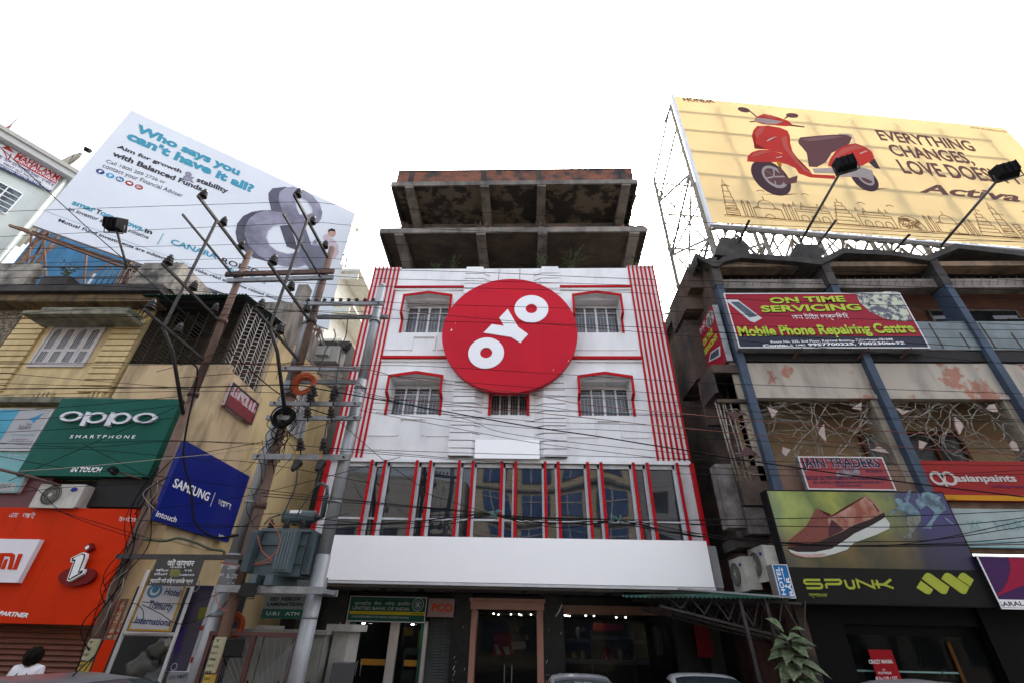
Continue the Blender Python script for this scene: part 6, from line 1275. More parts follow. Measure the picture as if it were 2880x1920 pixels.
MB().bar((-6.98, 7.86, 9.02), (-4.46, 7.86, 9.1), .06, .12).build('rusty_channel', RUST, t); MB().bar((-6.9, 7.9, 8.86), (-4.46, 7.9, 8.95), .06, .1).build('steel_channel', GALV, t)
for x in (-6.6, -6, -5.4, -4.8): MB().lathe((x, 7.83, 9.05), (0, -1, 0), [(0, .02), (.02, .02)], 6).build('bolt', GALV, t)
t = thing('sign_bar', 'dark steel bar across the rusty poles carrying the black sign', 'bar', (-5.4, 7.9, 3.1))
MB().bar((-6.62, 7.88, 3.1), (-4.36, 7.88, 3.12), .08, .07).build('bar', DARKSTEEL, t)
def silver_pole(label, x, z, r, y=YP, bands=(2.3, 4.0, 6.2, 7.8)):
    t = thing('silver_pole', label, 'power pole', (x, y, .14))
    MB().tube([(x, y, .14), (x, y, 3.2)], r*1.12, 16).tube([(x, y, 3.2), (x, y, 6.4)], r, 16).tube([(x, y, 6.4), (x, y, z)], r*.88, 16).lathe((x, y, z), (0, 0, 1), [(0, r*.88), (.1, r*.6), (.14, r*.2)], 16).build('shaft', SILV, t)
    for b in bands: MB().lathe((x, y, b), (0, 0, 1), [(0, r*1.14), (.05, r*1.14)], 16).build('band', GALV, t)
silver_pole('thick silver painted pole standing behind the rusty pole', -4.86, 9.0, .1, 8.15)
silver_pole('thick silver painted pole in front of the red stripes beside the transformer', -3.33, 8.75, .105, 8.05)
p = atX('A1', 1195, 1080, -7.85); t = thing('concrete_post', 'dark square concrete post rising from the side parapet behind the silver pole', 'post', (-7.9, p.y, 11.05))
MB().box(-8.1, -7.75, p.y-.2, p.y+.15, 11.055, p.z).build('shaft', CONC, t)
def xarm(label, x0, x1, z, y=7.87, h=.09, two=False):
    t = thing('galvanised_crossbar', label, 'crossbar', ((x0+x1)/2, y, z), 'galvanised cross arms between the silver poles')
    MB().box(x0, x1, y-.05, y, z-h/2, z+h/2).box(x0, x1, y-.004, y+.05, z+h/2+.001, z+h/2+.008).build('channel', GALV, t)
    if two: MB().box(x0+.2, x1+.05, y+.28, y+.34, z-h/2-.12, z+h/2-.12).build('rear_channel', GALV, t)
    for x in (x0+.1, x1-.1): MB().lathe((x, y-.052, z), (0, -1, 0), [(0, .02), (.03, .02)], 6).build('bolt', DARKSTEEL, t)
xz = {}
for nm, a, z, two in (('topmost galvanised cross arm strung with wire fittings', ('A1', 1160, 1232, 1890, 1228), None, True), ('long galvanised cross arm at the orange cable coil', ('A5', 1155, 903, 1870, 912), None, True), ('galvanised cross arm just above the black coil', ('A5', 1050, 1228, 1880, 1230), None, False), ('galvanised cross arm carrying round fuse insulators', ('A5', 1015, 1362, 1880, 1355), None, False), ('lowest galvanised cross arm with amber fuse links', ('A6', 1025, 337, 1910, 352), None, False)):
    p0 = atY(*a[:3], 7.87); p1 = atY(a[0], a[3], a[4], 7.87); xarm(nm, p0.x, p1.x, (p0.z+p1.z)/2, two=two, h=.1 if 'low' in nm else .085)
# small insulators on the arms
for i, (r, x, y) in enumerate((('A5', 1445, 1165), ('A5', 1650, 1165), ('A5', 1415, 1215), ('A5', 1625, 1210), ('A5', 1390, 1360), ('A5', 1608, 1360), ('A6', 1455, 285), ('A6', 1670, 285), ('A6', 1440, 385), ('A6', 1655, 385))):
    p = atY(r, x, y, 7.72); insulator('grey fuse insulator %s, nearer the %s' % (['standing above the black coil', 'hanging just above the black coil', 'on the round fuse crossbar', 'standing on the lowest crossbar', 'hanging under the lowest crossbar'][i//2], 'rusty pole' if i % 2 == 0 else 'red stripes'), p, (0, -.6, .8 if i < 8 else -.8), 1.0, 'fuse insulators on the cross arms', 3)
amb = paint('amber_fuse', (.4, .18, .02), .4)
for r, x0, y0, x1, y1, w_ in (('A6', 1402, 280, 1410, 415, 'rusty pole'), ('A6', 1635, 290, 1640, 420, 'stripes')):
    MB().tube([atY(r, x0, y0, 7.7), atY(r, x1, y1, 7.7)], .014, 6).solo('fuse_link', amb, 'thin amber fuse link on the lowest cross arm, nearer the %s' % w_, 'fuse', 'amber fuse links')
# small fittings along the topmost arm
p0 = atY('A1', 1160, 1205, 7.9); p1 = atY('A1', 1830, 1200, 7.9)
for i in range(9):
    q = p0.lerp(p1, (i+.5)/9); MB().lathe(q, (0, 0, 1), [(-.03, .03), (0, .045), (.03, .03), (.05, .045), (.08, .02)], 8).solo('shackle', INS, 'small dark shackle on the topmost galvanised cross arm', 'insulator', 'shackles along the topmost cross arm')
# pole fuse unit near the alley
c_ = atY('A5', 1590, 800, 8.6); t = thing('fuse_unit', 'pale grey box with three bushings hanging above the orange coil', 'switch box', c_-V((0, 0, .25)))
m = MB().box(c_.x-.26, c_.x+.26, 8.4, 8.8, c_.z-.2, c_.z+.18).box(c_.x-.18, c_.x+.1, 8.3, 8.399, c_.z-.1, c_.z+.1); m.build('case', M('pale_grey_case', (.36, .36, .33), .5, grime=.2), t)
for dx, ax in ((-.22, (-.3, 0, 1)), (.08, (0, 0, 1)), (.3, (.5, 0, 1))): MB().lathe(c_+V((dx, 0, .18)), ax, [(0, .07), (.03, .09), (.06, .05), (.1, .085), (.13, .045), (.18, .06), (.24, .02)], 10).build('bushing', INS, t)
# transformer
t = thing('transformer', 'blue grey oil transformer with cooling fins on a platform between the poles', 'transformer', (-3.95, 8.1, 2.72))
TG = M('blue_grey_enamel', (.07, .1, .112), .55, (.05, .075, .085), 2.5, bump=.05, grime=.3)
MB().box(-4.3, -3.56, 7.83, 8.45, 2.86, 3.5).build('tank', TG, t)
MB().boxes('flange', TG, t, (-4.34, -3.52, 7.79, 8.49, 3.502, 3.55), (-4.31, -3.55, 7.8, 7.829, 3.03, 3.09), (-4.31, -3.55, 7.8, 7.829, 3.3, 3.35))
def radiator(x0, x1, y0, y1):
    m = MB(); n = 5
    for k in range(n): x = x0+(x1-x0)*k/n; m.box(x+.004, x+(x1-x0)/n-.004, y0, y1, 2.93, 3.47)
    m.box(x0, x1, y0+.02, y1-.001, 2.9, 2.95).box(x0, x1, y0+.02, y1-.001, 3.45, 3.5); m.build('radiator', TG, t)
radiator(-3.9, -3.66, 7.6, 7.785); radiator(-4.42, -4.31, 7.65, 8.3); radiator(-3.55, -3.45, 7.84, 8.35)
MB().lathe((-4.2, 8.1, 3.79), (1, 0, 0), [(0, .06), (.02, .105), (.56, .105), (.58, .06)], 20).build('oil_drum', TG, t)
m = MB(); m.tube([(-3.62, 8.1, 3.77), (-3.5, 8.05, 3.8), (-3.47, 7.95, 4.05), (-3.44, 7.9, 4.12)], .045, 8).tube([(-3.44, 7.9, 4.12), (-3.46, 7.88, 4.25), (-3.56, 7.86, 4.3), (-3.66, 7.86, 4.24)], .03, 8); m.build('vent_pipe', TG, t)
MB().box(-4.05, -3.85, 7.985, 7.99, 3.83, 3.88).build('plate', WTXT, t)
for x in (-4.28, -4.02, -3.74): MB().lathe((x, 7.95, 3.57), (0, -.2, 1), [(0, .045), (.03, .06), (.05, .035), (.08, .055), (.1, .03), (.15, .02)], 10).build('bushing', INS, t)
for x in (-4.15, -3.9): MB().box(x-.06, x+.06, 7.6, 8.5, 2.72, 2.858).build('skid', TG, t)
t = thing('platform', 'angle iron platform holding the transformer between the two silver poles', 'platform', (-3.9, 8, 2.6))
MB().box(-4.72, -3.08, 7.68, 7.74, 2.62, 2.715).box(-4.72, -3.08, 8.3, 8.36, 2.62, 2.715).box(-3.3, -3.1, 7.744, 8.29, 2.64, 2.7).build('beam', GALV, t)
# feeder cabinets behind the fence
t = thing('switch_cabinet', 'grey green electrical switch cabinet with double doors behind brown mesh fence', 'cabinet', (-4.1, 8.6, .14))
CG = M('grey_green_cabinet', (.2, .2, .175), .55, (.16, .16, .14), 2, grime=.2)
MB().box(-4.65, -3.2, 8.5, 9.1, .14, 2.1).box(-4.7, -3.15, 8.42, 9.12, 2.101, 2.16).build('body', CG, t)
for a, b in ((-4.62, -4.17), (-4.15, -3.7), (-3.68, -3.24)):
    d_ = MB().box(a, b, 8.47, 8.498, .9, 2.05).build('door', CG, t); MB().box(b-.08, b-.05, 8.45, 8.469, 1.4, 1.5).build('handle', BLKPLASTIC, d_)
pl = front(8.468); q = MB().pbox(pl, -3.62, -3.42, 1.62, 1.74, 0, .004).build('danger_plate', paint('danger_red', (.4, .01, .02), .5), t); m = MB().text(pl, 'DANGER', (-3.6, 1.69), (-3.44, 1.69), (-3.6, 1.725), d=.006, uvin=True).text(pl, '415 V', (-3.58, 1.63), (-3.46, 1.63), (-3.58, 1.67), d=.006, uvin=True); m.build('lettering', WTXT, q)
t = thing('switch_cabinet', 'weathered pale cabinet with a lidded top beside the silver pole', 'cabinet', (-3.0, 8.9, .14))
MB().box(-3.15, -2.9, 8.7, 9.3, .14, 2.15).box(-3.25, -2.82, 8.6, 9.4, 2.151, 2.25).build('body', M('pale_cabinet', (.3, .29, .26), .6, grime=.3), t)
MB().box(-2.95, -2.7, 8.35, 8.7, 1.0, 1.75).build('meter_box', M('dark_meter_box', (.05, .05, .055), .5), t)
t = thing('mesh_fence', 'brown framed wire mesh fence in front of the switch cabinet', 'fence', (-4.1, 8.1, .14))
BF = M('maroon_frame', (.09, .03, .025), .6)
m = MB()
for x in (-4.78, -4.12, -3.45): m.box(x-.03, x+.03, 8.05, 8.1, .14, 2.07)
m.box(-4.81, -3.42, 8.04, 8.11, 2.07, 2.12); m.build('frame', BF, t)
m = MB()
for k in range(26):
    x = -4.75+k*.055*1.1; 
    for s in (1, -1):
        x0 = -4.78+k*.11; m.bar((max(-4.78, min(-3.45, x0)), 8.08, .6), (max(-4.78, min(-3.45, x0+s*1.45)), 8.08, 2.05), .004)
m.build('mesh', GALV, t)
# coils of cable
def coil(label, r, x, y, Y, R, th, mat, n=6, sq=1.0, tilt=0):
    c = atY(r, x, y, Y); m = MB(); rr = random.Random(int(x))
    for k in range(n):
        q = R*(1-.05*k)+rr.uniform(-.01, .01); oy = rr.uniform(-.05, .05); ox, oz = rr.uniform(-.02, .02), rr.uniform(-.02, .02)
        m.tube([c+V((math.cos(a)*q+ox, oy+.03*math.sin(a*2), math.sin(a)*q*sq+oz)) for a in [2*math.pi*j/28 for j in range(29)]], th, 5)
    return m.solo('cable_coil', mat, label, 'cable coil')
ORC = paint('orange_cable', (.32, .06, .025), .5)
coil('coil of orange cable hung on the rusty pole high above the street', 'A5', 1365, 1048, 7.75, .215, .016, ORC, 8)
coil('coil of black cable hung on the rusty pole under the orange coil', 'A5', 1160, 1352, 7.75, .205, .014, BLKPLASTIC, 7)
coil('coil of faded orange cable low on the rusty pole beside the mesh fence', 'A7', 985, 950, 8.2, .185, .016, ORC, 8, 1.15)
# small flood lamps low on the pole
arm_lamp('square black lamp on the rusty pole above the orange coil near the pavement', atY('A7', 1165, 530, 7.6), atY('A7', 1080, 640, 7.95), s=.55, tilt=(.5, -.8, -.2))
arm_lamp('square black lamp tilted down in front of the mesh fence', atY('A7', 1030, 1160, 7.6), atY('A7', 990, 1080, 7.9), s=.6, tilt=(.3, -.9, -.3))
# ------------------------------------------------------------------ street signs on and behind the poles
def pxsign(name, label, cat, Y, r, bl, tr, dep, face, side=None, edge=0, em=None):
    pl = front(Y); a = pl.uv((r, *bl)); b = pl.uv((r, *tr)); return pl, signbox(name, label, cat, pl, a[0], b[0], a[1], b[1], dep, face, side, edge, em)
A = 'A7'
pl, t = pxsign('stand_sign', 'black painted tin sign with white Assamese lettering hung on the steel bar', 'sign', 7.8, A, (45, 490), (685, 200), .01, M('black_tin', (.028, .027, .026), .6, (.04, .038, .035), 4, grime=.2))
lines(t, pl, WTXT, [('অট আস্থান', pt(A, 268, 272), pt(A, 562, 275), pt(A, 275, 218), dict(bold=0.008)), ('কাৰ্যালয় ষ্টেণ্ড', pt(A, 305, 296), pt(A, 435, 297), pt(A, 305, 282)), ('ৰেজি নং-১২৩', pt(A, 150, 335), pt(A, 285, 335), pt(A, 155, 312)), ('স্থাপিত-১৯৭৪ চন', pt(A, 130, 376), pt(A, 272, 378), pt(A, 135, 354)), ('ফোন নং-', pt(A, 460, 335), pt(A, 550, 336), pt(A, 462, 315)), ('৮২৫৪৮৭৭৭৭', pt(A, 415, 382), pt(A, 572, 385), pt(A, 420, 362)), ('গুৱাহাটী অট ৰিক্সা মালিক সন্থা', pt(A, 80, 458), pt(A, 552, 468), pt(A, 90, 415), dict(bold=0))], d=.004)
MB().poly(pl, PX(A, 315, 318, 345, 308, 400, 312, 420, 325, 415, 385, 390, 392, 320, 392, 300, 378), .001, .004).build('badge', M('olive_badge', (.2, .2, .03), .6, (.1, .1, .03), 12), t)
pl, t = pxsign('tin_notice', 'rusting grey tin notice with flaked red and white lettering beside the rusty pole', 'sign', 7.8, A, (790, 568), (1065, 205), .01, M('scraped_tin', (.12, .125, .13), .55, (.07, .07, .075), 6, grime=.3))
lines(t, pl, M('flaked_white', (.5, .5, .5), .6, (.12, .12, .12), 18, .45, .5), [('POST  GUWAHATI', pt(A, 868, 305), pt(A, 1058, 312), pt(A, 870, 255), dict(bold=.02)), ('M.L.  XEROX', pt(A, 845, 400), pt(A, 1040, 415), pt(A, 848, 350)), ('NO. 2058', pt(A, 930, 470), pt(A, 1015, 475), pt(A, 932, 445)), ('P.S.', pt(A, 930, 530), pt(A, 975, 533), pt(A, 932, 500))], d=.004)
MB().poly(pl, PX(A, 862, 228, 1060, 262, 1060, 272, 862, 240), .001, .004).build('red_stroke', paint('flaked_red', (.3, .02, .03), .6), t)
pl, t = pxsign('hotel_board', 'white hotel signboard with blue hand painted lettering and an ochre border', 'signboard', 8.15, A, (-165, 985), (545, 330), .03, M('old_white_board', (.45, .45, .47), .55, (.38, .38, .4), 2, grime=.15), None, .022, paint('ochre_border', (.4, .22, .03), .5))
NB = paint('navy_hand_lettering', (.03, .045, .13), .5)
lines(t, pl, NB, [('Hotel', pt(A, 240, 590), pt(A, 405, 612), pt(A, 245, 512), dict(bold=.02)), ('Trimurty', pt(A, 55, 740), pt(A, 325, 765), pt(A, 60, 650), dict(bold=.02)), ('International', pt('A4', 1480, 905), pt(A, 322, 936), pt('A4', 1492, 830), dict(bold=.02))], d=.004)
m = MB(); u = pl.uv(pt(A, 140, 550)); m.ring(pl, u, .12, .08, .001, .005, 20, .8); m.disc(pl, (u[0], u[1]+.02), .05, .001, .004, 12); m.build('emblem', paint('blue_emblem', (.05, .16, .26), .5), t)
t = thing('tube_stand', 'white tubular frame around the hotel signboard', 'stand', (-5.8, 8.2, .14)); m = MB()
q0 = atY('A4', 1610, 250, 8.25); q1 = atY('A4', 1230, 1490, 8.25); q2 = atY(A, 520, 520, 8.25); q3 = atY(A, 230, 1530, 8.25)
for x in ((q0.x+q1.x)/2, (q2.x+q3.x)/2): m.tube([(x, 8.25, .14), (x, 8.25, 2.95)], .028, 8)
for z in (2.06, .9): m.tube([((q0.x+q1.x)/2, 8.25, z), ((q2.x+q3.x)/2, 8.25, z)], .028, 8)
m.build('tube', paint('white_tube', (.5, .49, .48), .5), t)
t = thing('sack_backdrop', 'added black panel darkening the view behind the heap of plastic sacks', 'panel', (-5.6, 9, .14)); MB().box(-6.95, -4.95, 9.0, 9.06, .14, 2.75).build('panel', BLACK, t)  # added panel; its black stands in for the dark space behind the sacks
# bulging plastic sacks in the frame
SK = M('grey_plastic_sack', (.06, .062, .052), .45, (.03, .031, .027), 4, bump=.5, bscale=9)
for i, (x, z, s) in enumerate(((-5.9, 1.6, .3), (-5.6, 1.45, .3), (-5.75, 1.85, .22), (-5.45, 1.75, .24), (-6.0, 1.2, .32), (-5.55, 1.1, .33))):
    rr = random.Random(i+60); bm = bmesh.new(); bmesh.ops.create_icosphere(bm, subdivisions=3, radius=1)
    for v in bm.verts:
        n = v.co.normalized(); k = 1+.16*math.sin(n.x*5+i)*math.sin(n.z*6+i*2)+.1*math.sin(n.y*9+n.x*7)
        v.co = V((n.x*s*.9*k, n.y*s*.6*k, n.z*s*.75*k))
    bm.verts.ensure_lookup_table(); m = MB(); m.v = [V((x, 8.5, z))+v.co for v in bm.verts]; m.f = [tuple(v.index for v in f.verts) for f in bm.faces]; m.sm = True; bm.free()
    o = m.solo('plastic_sack', SK, 'bulging grey plastic sack in the heap under the hotel signboard', 'sack', 'sacks heaped under the hotel signboard'); o.data.polygons.foreach_set('use_smooth', [True]*len(o.data.polygons))
pl, t = pxsign('hotel_hoarding', 'tall dark violet panel beside the white hotel signboard', 'sign', 8.35, A, (240, 1440), (800, 490), .1, M('dark_violet_print', (.02, .018, .035), .4, (.03, .02, .06), 2), ALU)
MB().poly(pl, PX(A, 640, 730, 720, 730, 690, 850, 610, 890, 625, 790), .007, .01).build('green_shape', paint('dull_lime_print', (.13, .14, .02), .5), t)
MB().poly(pl, PX(A, 390, 960, 480, 940, 430, 1230, 350, 1250), .007, .01).build('violet_shape', paint('violet_print', (.05, .025, .12), .5), t)
MB().poly(pl, PX(A, 645, 940, 700, 920, 690, 980, 640, 990), .007, .01).poly(pl, PX(A, 545, 1280, 620, 1270, 570, 1350, 530, 1340), .007, .01).build('red_shape', paint('dull_red_print', (.25, .03, .02), .5), t)
m = MB(); u = pl.uv(pt(A, 598, 500)); m.ring(pl, u, .06, .045, .007, .01, 16, 1.4); u = pl.uv(pt(A, 355, 1385)); m.ring(pl, u, .05, .038, .007, .01, 16); m.build('emblem', paint('grey_emblem', (.3, .3, .32), .5), t)
pl, t = pxsign('hotel_hoarding', 'grey panel with dark hotel lettering at the foot of the violet panel', 'sign', 8.3, A, (230, 1640), (580, 1440), .1, paint('grey_panel_print', (.22, .23, .24), .5), ALU)
lines(t, pl, paint('dark_lettering', (.02, .02, .03), .5), [('HOTEL TRIMURTY INTER', pt(A, 290, 1528), pt(A, 575, 1495), pt(A, 290, 1490), dict(bold=.02))], d=.008)
pl, t = pxsign('bar_sign', 'narrow tan sign with red lettering and arrow strapped to the rusty pole', 'sign', 7.7, 'A4', (1150, 1085), (1425, 640), .06, M('tan_sign', (.36, .24, .14), .6, (.28, .18, .1), 3, grime=.2), None, .02, M('brown_edge', (.08, .045, .03), .6))
A = 'A4'; lines(t, pl, paint('brown_red_lettering', (.25, .025, .015), .5), [('HOTEL', pt(A, 1262, 708), pt(A, 1405, 705), pt(A, 1270, 640)), ('BAR', pt(A, 1255, 792), pt(A, 1350, 790), pt(A, 1265, 728)), ('P.C.O', pt(A, 1220, 880), pt(A, 1340, 878), pt(A, 1230, 815)), ('XEROX', pt(A, 1188, 968), pt(A, 1332, 968), pt(A, 1205, 903))], d=.004)
MB().poly(pl, PX(A, 1170, 1015, 1270, 1010, 1285, 992, 1312, 1015, 1280, 1035, 1268, 1025, 1170, 1040), .001, .005).build('arrow', MATS['brown_red_lettering'], t)
A = 'A7'; pl, t = pxsign('copy_shop_sign', 'grey and green copy shop sign behind the transformer platform', 'sign', 9.0, A, (1300, 850), (1810, 590), .15, paint('grey_copy_print', (.13, .14, .13), .5), None)
MB().poly(pl, PX(A, 1330, 745, 1800, 755, 1792, 858, 1302, 850), .001, .004).build('green_strip', paint('dark_green_strip', (.015, .06, .045), .5), t)
lines(t, pl, BLKPLASTIC, [('ISD XEROX', pt(A, 1415, 655), pt(A, 1750, 655), pt(A, 1420, 618), dict(bold=.03)), ('LAMINATION', pt(A, 1375, 712), pt(A, 1765, 715), pt(A, 1380, 675), dict(bold=.03))], d=.006)
lines(t, pl, paint('dull_letters', (.28, .3, .28), .5), [('U.B.I   ATM', pt(A, 1365, 815), pt(A, 1730, 820), pt(A, 1370, 778), dict(bold=.03))], d=.008)
pl, t = pxsign('copy_shop_sign', 'upright grey sign with black letters partly behind the silver pole', 'sign', 8.9, A, (1700, 545), (2030, 400), .1, paint('pale_copy_print', (.2, .2, .19), .5), None)
lines(t, pl, BLKPLASTIC, [('ARE', pt(A, 1715, 525), pt(A, 1820, 530), pt(A, 1718, 490), dict(bold=.03)), ('N', pt(A, 1865, 470), pt(A, 1890, 470), pt(A, 1865, 430))], d=.006)
pl, t = pxsign('small_notice', 'small white notice with red and grey writing above the mesh fence', 'notice', 8.6, A, (1245, 1020), (1570, 935), .01, paint('dirty_white_print', (.3, .29, .28), .6), None)
lines(t, pl, paint('red_small_lettering', (.3, .03, .03), .5), [('ভোটাৰ', pt(A, 1280, 955), pt(A, 1310, 955), pt(A, 1282, 940))], d=.003); lines(t, pl, gt, [('মাহেকীয়া', pt(A, 1270, 990), pt(A, 1355, 992), pt(A, 1272, 965))], d=.003)
# bills pasted round the pole feet
def bill(label, pole_x, z0, z1, mat, txt, y=YP, r=.094):
    m = MB(); n = 10; a0, a1 = R_(200), R_(335)
    for k in range(n):
        p = a0+(a1-a0)*k/n; q = a0+(a1-a0)*(k+1)/n
        m.quad((pole_x+math.cos(p)*r, y+math.sin(p)*r, z0), (pole_x+math.cos(q)*r, y+math.sin(q)*r, z0), (pole_x+math.cos(q)*r, y+math.sin(q)*r, z1), (pole_x+math.cos(p)*r, y+math.sin(p)*r, z1))
    t = thing('paper_bill', label, 'bill', (pole_x, y, z0)); m.build('sheet', mat, t); pl = front(y-r-.002); tm = MB(); z = z1-.06
    for s in txt: tm.text(pl, s, (pole_x-.045, z), (pole_x+.045, z), (pole_x-.045, z+.03), d=0, uvin=True); z -= .075
    tm.build('lettering', BLKPLASTIC, t)
CB = M('cream_paper', (.42, .39, .26), .8, (.36, .33, .2), 6); YB = M('yellow_paper', (.45, .3, .05), .8, (.38, .25, .04), 5)
bill('pale cream paper bill wrapped round the rusty pole by the orange sign', -6.46, 1.72, 1.99, CB, ['T', 'WORK', 'DANCE', '98640'], r=.099); bill('yellow paper bill low on the rusty pole by the orange sign', -6.45, 1.42, 1.71, YB, ['BEST', 'OFFER', 'CALL'], r=.099)
bill('long cream paper bill down the rusty pole beside the mesh fence', -4.56, 1.62, 2.05, CB, ['T', 'WORKS', 'DANCE', 'FIRM', '1810', '0839'], r=.099); bill('small yellow bill near the foot of the rusty pole by the fence', -4.55, 1.4, 1.6, YB, ['SALE', 'NOW'], r=.099)
# ------------------------------------------------------------------ vehicles
def loft(stn, rings, s0, s1, r0, r1, off=0.0):
    """skin between car stations s0..s1 over ring points r0..r1, pushed out by off"""
    m = MB(); m.sm = True; k = r1-r0+1
    cen = [V((0, s[0], .8)) for s in stn]
    for i in range(s0, s1+1):
        for j in range(r0, r1+1):
            p = rings[i][j]; a = rings[i][max(j-1, 0)]; b = rings[i][min(j+1, len(rings[i])-1)]; c = rings[max(i-1, 0)][j]; d = rings[min(i+1, len(rings)-1)][j]
            n = (b-a).cross(d-c); n = n.normalized() if n.length > 1e-6 else V((0, 0, 1))
            if n.dot(p-V((0, p.y, .7))) < 0: n = -n
            m.v.append(p+n*off)
    for i in range(s1-s0):
        for j in range(k-1): a = i*k+j; m.f.append((a, a+1, a+k+1, a+k))
    return m
def car(name, label, loc, rz, paint_, W=.8, hgt=1.53, L=3.7, group=None, text=None, estate=False):
    t = thing(name, label, 'car', loc, group); OFF[t] = V((0, 0, 0)); h = hgt/1.53
    st = [(0, .55, .6, .74), (.03, .8, .84, .74), (.12, .95*h, 1.0*h, .72), (.42 if not estate else .3, 1.0*h, 1.4*h, .62), (.62, 1.0*h, 1.5*h, .6), (1.2, .98*h, 1.535*h, .61), (1.75, .97*h, 1.5*h, .6), (2.15, .96*h, 1.4*h, .6), (2.75, .94*h, 1.0*h, .66), (3.3, .86*h, .9*h, .68), (3.62, .7, .74, .66), (L, .45, .5, .6)]
    rings = []
    for y, zb, zt, wt in st:
        w_ = W*(1 if .1 < y < L-.5 else .95); wt = wt*W/.8; d = zt-zb
        half = [(w_*.93, .22), (w_, .4), (w_*1.01, .62 if zb > .62 else zb-.02), (w_, zb), (wt+(w_-wt)*.2 if d > .2 else w_*.97, zb+d*.75), (wt*.95, zt-.03*min(1, d*4)), (wt*.7, zt), (wt*.35, zt+.012*min(1, d*4))]
        rings.append([V((x, y, z)) for x, z in half]+[V((0, y, zt+.015*min(1, d*4)))]+[V((-x, y, z)) for x, z in half[::-1]])
    n = len(rings[0]); bd = loft(st, rings, 0, len(st)-1, 0, n-1)
    for e in (0, len(st)-1): bd.f.append(tuple(range(e*n, e*n+n)) if e else tuple(range(n))[::-1])
    bd.build('body', paint_, t)
    gm_ = M('car_window_glass', (.02, .025, .03), .06, spec=.6)
    loft(st, rings, 2, 4, 5, n-6, .006).build('rear_window', gm_, t); loft(st, rings, 7, 8, 5, n-6, .006).build('windscreen', gm_, t)
    for a, b in ((3, 4), (n-5, n-4)): loft(st, rings, 3, 7, a, b, .006).build('side_window', gm_, t)
    rub = M('tyre_rubber', (.02, .02, .02), .85)
    for x in (-W*.92, W*.92):
        for y in (.62, L-.75):
            s = 1 if x > 0 else -1; wo = MB().lathe((x-s*.1, y, .29), (s, 0, 0), [(0, .2), (0, .28), (.03, .295), (.14, .295), (.17, .27), (.165, .18)], 20).build('wheel', rub, t); MB().lathe((x+s*.06, y, .29), (s, 0, 0), [(0, .17), (.012, .17), (.02, .05)], 14).build('rim', GALV, wo)
    for x in (-W*.8, W*.8):
        MB().box(x-.11, x+.11, -.01, .05, .72, .9).build('tail_lamp', paint('tail_red', (.3, .01, .01), .2), t); MB().box(x-.12, x+.12, L-.12, L-.02, .55, .68).build('headlight', paint('clear_lamp', (.6, .6, .6), .1), t)
        MB().lathe((x*1.32, 2.25, 1.0*h), (0, 1, 0), [(0, .05), (.02, .08), (.08, .08), (.1, .03)], 10).build('mirror', paint_, t)
    MB().box(-.26, .26, -.03, .0, .42, .53).build('number_plate', WTXT, t)
    if text:
        m = MB(); p = rings[3][8]; q = rings[4][8]; pl = Pl(rings[3][8]+V((0, -.012, 0)), (1, 0, 0), (q-p)); m.text(pl, text, (-.17, .0), (.17, .0), (-.17, .045), d=.01, uvin=True); m.build('lettering', paint('sticker_grey', (.3, .32, .33), .5), t)
    MB().tube([(0, 1.0, 1.53*h), (.0, .85, 1.68*h)], .006, 5).build('aerial', BLKPLASTIC, t)
    t.rotation_euler = (0, 0, rz); return t
SLV = M('silver_car_paint', (.42, .43, .46), .3, (.4, .41, .44), 2, metal=.3, coat=.6); WCP = M('white_car_paint', (.6, .62, .61), .3, (.57, .59, .58), 2, coat=.6)
car('hatchback_car', 'silver hatchback parked nose in before the pink doorway', (1.12, 11.0, .14), 0, SLV, .8, 1.31, text='Police Bazar')
car('hatchback_car', 'white car parked beside the silver one at the alley canopy', (3.55, 11.0, .14), R_(-8), WCP, .85, 1.38)
car('dark_car', 'grey car whose roof shows at the foot of the black shoe shop', (7.2, 8.6, .006), R_(80), M('grey_car_paint', (.2, .2, .21), .3, coat=.6), .8, 1.68)
car('dark_car', 'dark glossy car roof in front of the orange phone shop', (-3.15, 4.95, .006), R_(86), M('dark_car_paint', (.075, .078, .085), .3, (.06, .063, .07), 2, coat=.5), .85, 1.77)
# ------------------------------------------------------------------ person
def skinned(name, pts, edges, rad, mat, parent, sub=2):
    me = bpy.data.meshes.new(name); off = OFF[parent]; me.from_pydata([tuple(V(p)) for p in pts], edges, []); o = bpy.data.objects.new(name, me); COL.objects.link(o)
    sk = o.modifiers.new('s', 'SKIN'); sk.use_smooth_shade = True; o.modifiers.new('d', 'SUBSURF').levels = sub
    for v, r in zip(me.skin_vertices[0].data, rad): v.radius = (r, r*.8) if isinstance(r, float) else r
    me.skin_vertices[0].data[0].use_root = True
    bpy.context.view_layer.update(); m2 = bpy.data.meshes.new_from_object(o.evaluated_get(bpy.context.evaluated_depsgraph_get()))
    bpy.data.objects.remove(o); m2.name = name; m2.materials.clear(); m2.materials.append(mat); m2.polygons.foreach_set('use_smooth', [True]*len(m2.polygons))
    q = bpy.data.objects.new(name, m2); COL.objects.link(q); q.parent = parent; OFF[q] = off; return q
px_ = -8.18
t = thing('person', 'person with dark hair in a white shirt with two dark straps before the rusty shutter', 'person', (px_, 8.95, .1))
SKN = M('brown_skin', (.2, .1, .06), .55)
t.rotation_euler = (0, 0, R_(190))
P = [(0, 0, .95), (0, 0, 1.15), (0, 0, 1.34), (0, .01, 1.46), (0, -.02, 1.54), (0, -.03, 1.6), (0, -.02, 1.68), (.17, 0, 1.42), (.24, .02, 1.1), (.25, -.06, .86), (.25, -.1, .77), (-.17, 0, 1.42), (-.24, .02, 1.1), (-.25, -.06, .86), (-.25, -.1, .77), (.1, 0, .88), (.11, -.02, .48), (.11, .02, .08), (.12, -.13, .04), (-.1, 0, .88), (-.11, -.02, .48), (-.11, .02, .08), (-.12, -.13, .04)]
